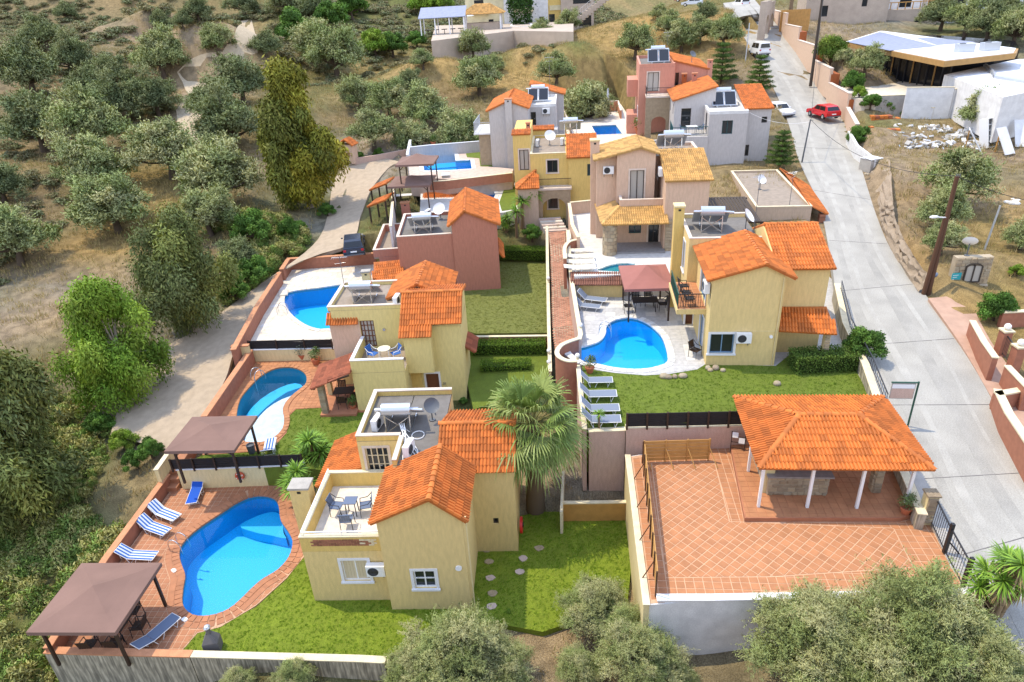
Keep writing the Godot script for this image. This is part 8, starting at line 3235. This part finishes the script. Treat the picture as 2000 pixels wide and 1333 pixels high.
func bush(kind: String, label: String, x: float, z: float, r: float, group := "", y := INF) -> void:
	tree(kind, rnd.randi(), "bush", label, "bush", x, z, r, group, y)

func gardens() -> void:
	for q in [["cluster of pale rocks at the pool edge of the lawn", V(8.26, 4.00, -30.74), 9, .9], ["mossy rock pair at the corner of the tall cream villa", V(10.68, 4.00, -31.11), 4, .8], ["single pale stone lying on the lawn", V(13.39, 4.00, -29.23), 1, .5], ["pale stone edging of the bank beside the dirt track", V(32.72, 6.60, -58.32), 10, 2.4]]:
		var s := thing("rock_cluster", q[0], "rocks", q[1])
		for k in q[2]:
			var b := MB.new()
			var r := rg(.10, .24)
			b.ball(V(rg(-.7, .7) * q[3], r * .4, rg(-.2, .2)), V(r * rg(.8, 1.4), r * .8, r), 4)
			put("rock", b, [M.stone0, M.stone2, M.rock][k % 3], s)
	var ss := [Vector2(-1.59, -22.43), Vector2(-1.54, -21.48), Vector2(-1.43, -20.63), Vector2(-1.47, -19.96), Vector2(0.68, -23.06), Vector2(-0.06, -22.49), Vector2(-1.71, -23.15), Vector2(-0.23, -21.73)]
	for k in ss.size():
		var b := MB.new()
		var pts := PackedVector2Array()
		for j in 7:
			var a := TAU * j / 7
			pts.append(ss[k] + Vector2(cos(a) * rg(.16, .26), sin(a) * rg(.14, .2)))
		b.slab(pts, -.05, .035)
		tag(put("stepping_stone", b, [M.stone2, M.deck_pink][k % 2]), ["stepping stone nearest the villa's front corner, second of the line", "middle stepping stone of the line beside the nearest villa", "stepping stone in sun below the middle one", "lowest stepping stone of the line", "pinkish stepping stone far out on the grass", "stepping stone in the palm's shade", "topmost stepping stone by the villa wall", "pinkish stepping stone between the line and the sunny grass"][k], "stepping stone", "stepping stones beside the nearest villa")
	var gr := [Color(.10, .16, .04), Color(.14, .19, .07)]
	potted("terracotta pot with a shrub at the lane corner of the pavilion", V(15.19, 3.20, -20.54), .9, gr)
	potted("pot with a grey-green shrub below the reed fence of the crescent pool", V(-14.02, 1.22, -40.38), 1.15, [Color(.14, .17, .12), Color(.18, .2, .15)])
	potted("pot with a bright green shrub beside the second villa's porch roof", V(-12.94, 1.22, -39.55), 1.2, gr)
	potted("low pot beside the second villa's porch column", V(-9.46, 1.22, -33.76), .9, gr)
	potted("flower pot at the foot of the curved brick wall", V(4.07, 4.00, -31.66), 1.0, gr)
	potted("small red pot with a plant against the grey pool wall", V(-7.69, 6.92, -80.25), 1.3, gr)
	potted("second red pot along the grey pool wall", V(-5.74, 6.92, -80.27), 1.3, gr)
	potted("yellowish pot plant at the right end of the grey pool wall", V(-4.10, 6.92, -80.39), 1.4, [Color(.22, .25, .05), Color(.16, .2, .05)])
	potted("white urn with a bush at the left end of the grey pool wall", V(-10.27, 6.92, -81.28), 1.9, gr)
	potted("large clay jar by the pink villa's stone porch", V(15.65, 7.20, -78.72), 2.0, [Color(.2, .2, .06), Color(.15, .2, .05)])
	var hg := [Color(.115, .20, .022), Color(.09, .165, .02), Color(.15, .24, .03)]
	var hd := [Color(.10, .165, .028), Color(.08, .14, .025), Color(.135, .20, .04)]
	hedge("farther clipped hedge below the brick kerb", Vector2(-2.68, -39.71), Vector2(2.16, -39.26), .9, .85, 1.3, hg)
	hedge("nearer clipped hedge below the brick kerb", Vector2(-2.06, -37.45), Vector2(1.11, -37.34), .9, .8, 1.0, hg)
	hedge("clipped hedge at the far edge of the pale lawn", Vector2(-0.53, -54.86), Vector2(3.33, -54.04), 1.0, 1.0, 2.2, hg)
	hedge("clipped hedge in front of the tall cream villa's porch", Vector2(14.53, -30.76), Vector2(17.84, -30.76), 1.3, 1.0, 4.0, hd)
	tree("fan_palm", 0, "fan_palm", "big fan palm with a shaggy crown beside the nearest villa", "palm tree", 0.68, -25.69, 1.18)
	var yg := ["yucca with bright blades at the corner of the front terrace beside the lane", "dark yucca beside the nearest villa's tiled lean-to", "small yucca behind the nearest villa's chimney", "small yucca at the end of the grey lounger row"]
	tree("tall_yucca", 0, "yucca", yg[0], "yucca", 15.77, -16.02, 1.15)
	tree("yucca", 1, "yucca", yg[1], "yucca", Vector2(-10.75, -29.50).x, Vector2(-10.75, -29.50).y, 1.75, "", .4)
	tree("yucca", 1, "yucca", yg[2], "yucca", Vector2(-11.08, -27.08).x, Vector2(-11.08, -27.08).y, 1.5, "", .1)
	tree("yucca", 2, "yucca", yg[3], "yucca", Vector2(3.83, -26.40).x, Vector2(3.83, -26.40).y, .75, "", 3.9)
	for q in [[Vector2(0.94, -55.96), 1.9, "yucca nearest the hedge below the mid yellow villa"], [Vector2(1.52, -57.02), 2.2, "middle yucca of the clump below the mid yellow villa"], [Vector2(2.56, -57.75), 2.5, "tallest yucca by the mid yellow villa's arch"], [Vector2(0.06, -56.99), 1.3, "leftmost yucca by the salmon villa's corner"]]:
		tree("yucca", 2 if q[1] > 1.6 else 0, "yucca", q[2], "yucca", q[0].x, q[0].y, q[1])
	tree("date_palm", 0, "date_palm", "tall date palm beside the plank gate up the lane", "palm tree", 46.97, -118.47, 1.25)

	var olives := [
		[-67.17, -105.79, 4.52, "broad dark olive tree high on the left slope near the frame edge", "olive_dark"],
		[-68.05, -119.93, 3.32, "dark olive tree behind the broad one on the left slope", "olive_dark"],
		[-76.07, -127.83, 3.26, "small dark olive high on the left under the bare hill", "olive_dark"],
		[-57.95, -111.06, 2.96, "grey olive tree left of the yellowish shrub on the slope", "olive_dark"],
		[-50.39, -112.53, 3.72, "loose olive tree at the foot of the bare slope left of the path", "olive"],
		[-45.66, -96.91, 3.04, "dark olive tree just left of the path's bend", "olive_dark"],
		[-55.53, -99.31, 2.87, "olive tree in the middle of the left slope", "olive_dark"],
		[-55.49, -85.98, 3.99, "large spreading olive tree at the left frame edge", "olive_dark"],
		[-47.71, -82.53, 3.97, "wide olive tree next to the one at the left frame edge", "olive"],
		[-50.07, -95.52, 3.14, "round olive tree behind the wide one on the left", "olive_dark"],
		[-35.86, -74.91, 3.56, "wide olive tree beside the lower end of the trodden path", "olive"],
		[-42.59, -72.55, 3.31, "round olive tree over the golden grass on the left", "olive"],
		[-36.68, -63.30, 3.45, "olive tree in front of the golden grass at the left", "olive"],
		[-52.18, -71.70, 2.55, "olive tree cut by the left frame edge above the clearing", "olive_dark"],
		[-42.85, -57.50, 3.04, "olive tree at the left frame edge beside the bare clearing", "olive"],
		[-27.63, -66.94, 3.81, "large silvery olive tree left of the tall golden eucalyptus", "olive"],
		[-26.17, -59.19, 2.56, "olive tree in front of the large silvery one", "olive"],
		[-32.00, -83.66, 3.79, "dark olive tree right of the trodden path", "olive_dark"],
		[-35.96, -90.85, 3.19, "grey olive tree at the fork of the trodden path", "olive_dark"],
		[-34.67, -98.10, 3.62, "olive tree behind the tall golden eucalyptus on its left", "olive_dark"],
		[-42.25, -114.26, 2.67, "slender olive tree beside the upper path", "olive"],
		[-46.09, -119.55, 2.09, "small olive high on the hill beside the upper path", "olive_dark"],
		[-115.98, -208.63, 2.93, "single small tree on the bare hilltop at the left", "olive_dark"],
		[-68.68, -158.06, 2.57, "small dark tree on the hill above the path", "olive_dark"],
		[-47.87, -117.38, 1.51, "smallest tree beside the pale track on the hill", "olive_dark"],
		[-58.53, -180.53, 3.76, "grey tree where the path reaches the top of the frame", "olive_dark"],
		[-36.12, -117.68, 2.51, "grey olive left of the green bushy tree", "olive_dark"],
		[-26.00, -119.85, 4.70, "large silver olive behind the tall golden eucalyptus", "olive"],
		[-41.88, -176.12, 4.29, "grey tree at the top left of the green trees", "olive_dark"],
		[-47.98, -177.41, 3.94, "dark tree at the top beside the grey scrub", "olive_dark"],
		[-30.82, -128.22, 3.99, "silver-green tree right of the golden eucalyptus' tip", "olive"],
		[-3.39, -113.76, 2.69, "round olive tree below the hotel's retaining wall", "olive"],
		[-10.48, -104.99, 1.83, "small olive at the foot of the hotel wall", "olive"],
		[8.09, -128.04, 2.39, "olive tree beside the hotel's turquoise pool", "olive"],
		[0.04, -109.59, 1.46, "little olive on the golden slope", "olive"],
		[-11.97, -100.41, 2.21, "dark-stemmed olive in the gap of the grove", "olive_dark"],
		[-18.76, -97.19, 2.57, "olive on the left rim of the grove", "olive"],
		[-14.09, -93.18, 2.81, "olive tree above the barbecue in the grove", "olive"],
		[-14.45, -79.48, 2.56, "open olive tree with visible limbs beside the barbecue", "olive"],
		[-9.03, -86.69, 3.27, "broad olive tree in the middle of the grove", "olive"],
		[-10.48, -81.29, 2.67, "olive tree directly behind the grey pool wall", "olive"],
		[-4.57, -81.83, 3.28, "broad olive tree left of the left grey villa", "olive"],
		[-2.55, -98.91, 3.45, "olive tree behind the left grey villa's gable", "olive"],
		[8.05, -99.78, 2.62, "olive tree behind the left grey villa's flat roof", "olive"],
		[14.53, -104.15, 2.50, "olive tree on the golden slope above the pink villa", "olive"],
		[11.40, -92.53, 3.72, "bright olive tree behind the orange wall", "olive"],
		[13.75, -138.49, 2.47, "olive beside the hotel's outdoor stair", "olive"],
		[20.43, -107.61, 3.01, "round olive tree left of the pink villa's roof", "olive"],
		[27.29, -115.84, 2.40, "olive between the golden slope and the lane", "olive"],
		[27.36, -124.44, 1.53, "small olive high on the golden slope", "olive"],
		[28.16, -111.46, 3.19, "olive tree behind the pink villa", "olive"],
		[33.75, -119.09, 2.37, "olive beside the cars at the top of the lane", "olive_dark"],
		[33.91, -108.80, 3.18, "olive tree at the lane's left edge", "olive"],
		[30.89, -111.76, 2.72, "olive tree just behind the pink villa's chimney", "olive"],
		[44.30, -86.49, 2.46, "olive tree in front of the restaurant's glass front", "olive"],
		[43.24, -90.15, 1.40, "small olive behind the stepped lane wall", "olive"],
		[52.28, -85.92, 1.79, "slim olive at the restaurant's corner", "olive"],
		[47.09, -66.75, 3.07, "wide olive tree between rubble yard and white annex", "olive"],
		[34.48, -50.46, 3.11, "open-crowned olive tree behind the tall wooden pole", "olive"],
		[30.09, -44.79, 2.13, "olive bush at the foot of the open-crowned one", "olive"],
		[28.17, -41.25, 1.53, "low olive bush on the bank beside the lane", "olive"],
		[34.16, -42.30, 1.43, "thin dry olive at the right edge of the frame", "olive"],
		[68.38, -113.29, 3.78, "leftmost olive of the belt at the top right", "olive_dark"],
		[68.90, -107.63, 3.45, "second olive of the belt at the top right", "olive"],
		[69.71, -103.45, 3.48, "third olive of the belt at the top right", "olive_dark"],
		[70.47, -99.02, 3.48, "rightmost olive of the belt at the top right", "olive"],
		[73.90, -107.64, 3.36, "olive behind the belt at the top right corner", "olive_dark"],
	]
	for k in olives.size():
		var q: Array = olives[k]
		tree(q[4], k, "olive_tree", q[3], "olive tree", q[0], q[1], q[2] * (1.22 if q[0] < -12 else (.98 if q[0] > 28 else 1.12)))
	var greens := [
		["bush_green", -39.55, -149.49, 4.71, "bright green bushy tree right of the path's top", "tree"], ["bush_lime", -21.88, -136.10, 3.48, "bright green tree behind the hotel canopy", "tree"],
		["bush_green", -18.97, -137.42, 3.14, "dark green tree at the left end of the hotel wall", "tree"], ["bush_green", -15.10, -144.77, 2.49, "feathery green tree beside the hotel's blue canopy", "tree"],
		["bush_lime", -17.55, -188.63, 4.08, "bright green treetop left of the hotel", "tree"], ["bush_lime", -12.94, -189.89, 4.11, "bright green treetop against the hotel's left wing", "tree"],
		["bush_green", -33.21, -179.95, 4.86, "dark tree mass at the top between hotel and hill", "tree"], ["bush_green", -35.54, -166.44, 4.52, "round green tree above the golden eucalyptus", "tree"],
		["bush_green", 41.64, -83.86, 1.75, "dense green citrus tree behind the red car", "tree"], ["bush_lime", 39.70, -77.93, 1.01, "lime bush beside the restaurant wall", "bush"],
		["bush_green", 35.21, -67.97, 1.46, "round green bush at the head of the dirt bank", "bush"], ["bush_green", 55.20, -74.70, 2.08, "bright green tree at the right edge by the annex", "tree"],
		["bush_lime", 6.38, -61.49, 1.18, "lime green shrub between yellow and beige villas", "bush"], ["bush_green", 27.35, -34.19, 1.28, "leafy green tree at the pavement's edge", "tree"],
		["bush_lime", 31.58, -38.72, 0.64, "lime green shrub behind the pavement wall", "bush"], ["bush_green", -15.76, -77.10, 0.80, "dark bush right of the house-shaped barbecue", "bush"],
		["bush_green", -13.71, -77.96, 0.80, "flowering bush along the earth-coloured wall", "bush"], ["bush_green", 0.46, -67.86, 0.86, "small tree against the left grey villa's wall", "tree"],
		["bush_lime", -19.48, -55.99, 1.01, "round bright bush beside the driveway", "bush"], ["bush_green", -18.63, -60.36, 0.84, "green bush where the driveway bends", "bush"],
		["bush_lime", 16.68, -88.45, 0.83, "yellow-green climber bush by the pink villa", "bush"], ["bush_green", -17.03, -64.49, 0.99, "grassy green clump below the golden eucalyptus", "bush"],
		["bush_green", -20.14, -51.45, 1.65, "leafy green thicket left of the terracotta wall", "bush"], ["bush_green", -21.12, -49.20, 1.40, "dark leafy thicket behind the third eucalyptus", "bush"],
		["bush_green", -19.25, -59.24, 1.38, "bushy thicket at the lower driveway bend", "bush"], ["bush_green", -21.95, -57.69, 2.02, "wide dark bush in front of the golden eucalyptus", "bush"],
		["olive_dark", -22.26, -53.87, 1.92, "grey-green bush left of the driveway thicket", "bush"], ["bush_green", -3.10, -34.42, 0.33, "small bush at the second villa's corner", "bush"],
		["bush_lime", 17.01, -30.44, 0.24, "small lime plant at the end of the porch hedge", "bush"], ["bush_lime", -0.80, -19.62, 0.25, "small lime plant in the garden beside the stepping stones", "bush"],
		["bush_green", 48.50, -71.95, 1.85, "leafy bush against the white annex, left of the pair", "bush"], ["bush_green", 50.86, -70.29, 2.23, "leafy bush against the white annex, right of the pair", "bush"],
		["bush_green", -20.43, -31.51, 0.86, "rank green bush at the end of the driveway beside the cream wall", "bush"], ["bush_lime", -22.68, -32.78, 0.95, "yellow-green bush at the driveway's lower end", "bush"], ["bush_green", -24.92, -34.55, 1.08, "dark bush where the driveway meets the huge eucalyptus", "bush"], ["bush_green", -21.06, -30.82, 0.79, "low bush below the driveway's lower end", "bush"],
		["bush_green", 2.22, -55.17, 1.00, "rounded green bush above the pale lawn's hedge", "bush"], ["bush_green", 4.49, -25.65, 0.32, "straggling bush in the planter by the fan palm", "bush"],
	]
	for q in greens:
		var size: float = q[3]
		tree(q[0], rnd.randi() % 100, "green_tree" if q[5] == "tree" else "bush", q[4], q[5], q[1], q[2], size)
	tree("bush_green", 1, "street_tree", "small round-leaved tree leaning over the lane by the porch hedge", "tree", Vector2(18.45, -31.24).x, Vector2(18.45, -31.24).y, 1.25, "", 4.2)
	for k in 5:
		var p: Vector2 = [Vector2(40.14, -76.05), Vector2(42.14, -76.68), Vector2(43.73, -76.81), Vector2(45.27, -76.94), Vector2(46.74, -77.17)][k]
		tree("bush_green", k, "bush", "clipped oleander bush in the row below the white boundary wall, %s from the left" % ["first", "second", "third", "fourth", "fifth"][k], "bush", p.x, p.y, 1.3)
	tree("stone_pine", 0, "stone_pine", "round-headed pine on a bare stem behind the tall dark pole", "pine tree", 42.77, -93.12, 2.6)
	tree("tiered_pine", 0, "pine_tree", "dark upright pine behind the pink villa", "pine tree", 29.71, -95.53, 2.2)
	tree("tiered_pine", 1, "pine_tree", "tiered pine beside the grey villa's orange roof", "pine tree", 33.31, -91.47, 2.0)
	tree("tiered_pine", 1, "pine_tree", "small conical tree between grey villa and low flat building", "tree", 25.87, -63.29, 1.55)
	tree("golden_eucalyptus", 0, "eucalyptus", "very tall golden green eucalyptus beside the driveway", "eucalyptus", -19.06, -65.92, 14.2)
	tree("eucalyptus", 0, "eucalyptus", "weeping eucalyptus whose base stands in the driveway's edge, farther one", "eucalyptus", -22.76, -44.87, 8.6)
	tree("eucalyptus", 1, "eucalyptus", "bright topped weeping eucalyptus in the middle of the driveway's edge", "eucalyptus", -24.49, -37.77, 7.4)
	tree("eucalyptus", 2, "eucalyptus", "huge weeping eucalyptus filling the left edge of the frame", "eucalyptus", -25.62, -29.02, 9.5)
	tree("eucalyptus", 0, "eucalyptus", "dark eucalyptus crown below the huge one at the left edge", "eucalyptus", -27.68, -28.93, 7.0)
	var col := thing("hedge_column", "tall clipped green hedge column between the hotel wings", "hedge", V(5.32, 17.47, -145.93) + V(0, -1.0, 0))
	var mb := MB.new()
	leaf_cloud(mb, [[V(0, 4, 0), V(2.1, 5.6, 1.6)]], 7000, .5, .22, 0, [Color(.04, .09, .02), Color(.05, .11, .02)], .85)
	put("foliage", mb, M.leaves, col)
	var front := [
		[9.48, -15.32, 2.39, "big olive tree at the foot of the terrace, its left crown"], [12.50, -14.73, 2.56, "big olive tree at the foot of the terrace, its middle crown"],
		[13.59, -13.55, 1.95, "olive tree at the bottom right below the yucca"], [10.56, -13.79, 2.07, "olive crown cut by the bottom edge right of centre"],
		[2.69, -18.77, 1.88, "dark green olive bush against the terrace side wall"], [3.72, -17.75, 1.47, "grey olive bush beside the terrace corner"],
		[3.93, -16.27, 1.95, "green olive bush in front of the terrace corner"], [-2.66, -16.86, 2.49, "grey olive tree at the bottom edge in front of the nearest villa"],
		[-4.35, -16.83, 1.43, "grey olive bush left of the one before the nearest villa"], [-8.83, -17.04, 0.96, "grey bush poking over the front wall"],
		[-1.02, -16.74, 1.43, "pale olive bush at the bottom edge right of the nearest villa"], [1.72, -16.52, 1.13, "dry grey bush at the bottom edge below the garden"],
		[-10.95, -16.96, 0.87, "low green bush under the front wall"], [5.26, -15.71, 0.73, "small green shrub on the bare soil at the bottom edge"],
	]
	for k in front.size():
		var q: Array = front[k]
		tree("olive_near", k, "olive_tree", q[3], "olive tree", q[0], q[1], q[2] * (1.12 if k < 4 else .95), "")

	lawn_tufts("short bright grass of the front lawn", POOL.grass_a, 0.0, 70.0, [Color(.20, .33, .02), Color(.27, .38, .035), Color(.14, .27, .02)], [])
	lawn_tufts("mown grass of the lawn with grey loungers", POOL.lawn_e, 4.0, 45.0, [Color(.17, .27, .025), Color(.22, .30, .04), Color(.12, .22, .02)], [])
	lawn_tufts("grass of the small lawn by the crescent pool", POOL.grass_b, 1.2, 55.0, [Color(.13, .24, .02), Color(.17, .28, .03)], [])
	lawn_tufts("pale grass beside the salmon villa", POOL.lawn_c, 2.0, 30.0, [Color(.24, .27, .05), Color(.2, .25, .05)], [])
	var dry := []
	var scrub := []
	var weeds := []
	while dry.size() < 42000:
		var a := rnd.randf()
		var x := rg(-75, 62)
		var z := rg(-175, -12)
		if rnd.randf() > clampf(-z / 60.0, .2, 1.0):
			continue
		if blocked(x, z):
			continue
		var s := rg(.6, 1.5)
		dry.append(Transform3D(Basis(Vector3.UP, a * TAU).scaled(V(s, s, s)), V(x, ground(x, z), z)))
	scatter("dry_grass", "dry golden grass over the hillside and bare ground", tuft(10, .34, .035, .4, [Color(.42, .30, .12), Color(.34, .26, .10), Color(.46, .35, .16), Color(.22, .22, .07)]), dry, M.leaves)
	var k2 := 0
	while scrub.size() < 5200 and k2 < 60000:
		k2 += 1
		var x := rg(-170, 30)
		var z := rg(-240, -50)
		if z > -110 and x > -42 or x > 12 and z > -150 or blocked(x, z):
			continue
		if hill_noise.get_noise_2d(x * 3, z * 3) < -.05 and rnd.randf() < .6:
			continue
		var s := rg(.4, 1.6) * (1.0 if z > -120 else 1.6)
		scrub.append(Transform3D(Basis(Vector3.UP, rnd.randf() * TAU).scaled(V(s, s * rg(.5, .9), s)), V(x, ground(x, z) - .1, z)))
	var sb := MB.new()
	leaf_cloud(sb, dome(7, .6, .25, .6, .4, .75), 700, .22, .085, .0, [Color(.18, .20, .10), Color(.24, .23, .12), Color(.30, .255, .135), Color(.14, .18, .075)], .4)
	scatter("scrub", "low grey-green scrub covering the left slope and far hill", sb.mesh(), scrub, M.leaves)
	k2 = 0
	while weeds.size() < 1500 and k2 < 20000:
		k2 += 1
		var x := rg(-46, -15.0)
		var z := rg(-62, -12)
		var g := ground(x, z)
		if blocked(x, z) or raw(x, z)[1].r > .24:
			continue
		var s := rg(.4, 1.3)
		weeds.append(Transform3D(Basis(Vector3.UP, rnd.randf() * TAU).scaled(V(s, s * rg(.6, 1.3), s)), V(x, g - .05, z)))
	var wb := MB.new()
	leaf_cloud(wb, dome(8, .7, .2, .7, .35, .8), 1500, .16, .055, .0, [Color(.16, .23, .05), Color(.21, .27, .065), Color(.30, .29, .10), Color(.12, .18, .045)], .3)
	scatter("undergrowth", "rank green undergrowth below the garden walls on the left", wb.mesh(), weeds, M.leaves)

func blocked(x: float, z: float) -> bool:
	var p := Vector2(x, z)
	for b in BANDS:
		if inside(p, b[0]):
			return true
	for q in PADS:
		if q[2].has_point(p) and inside(p, q[0]):
			return true
	return false


func rg(a: float, b: float) -> float:
	return rnd.randf_range(a, b)


func gn() -> float:
	return rnd.randfn()
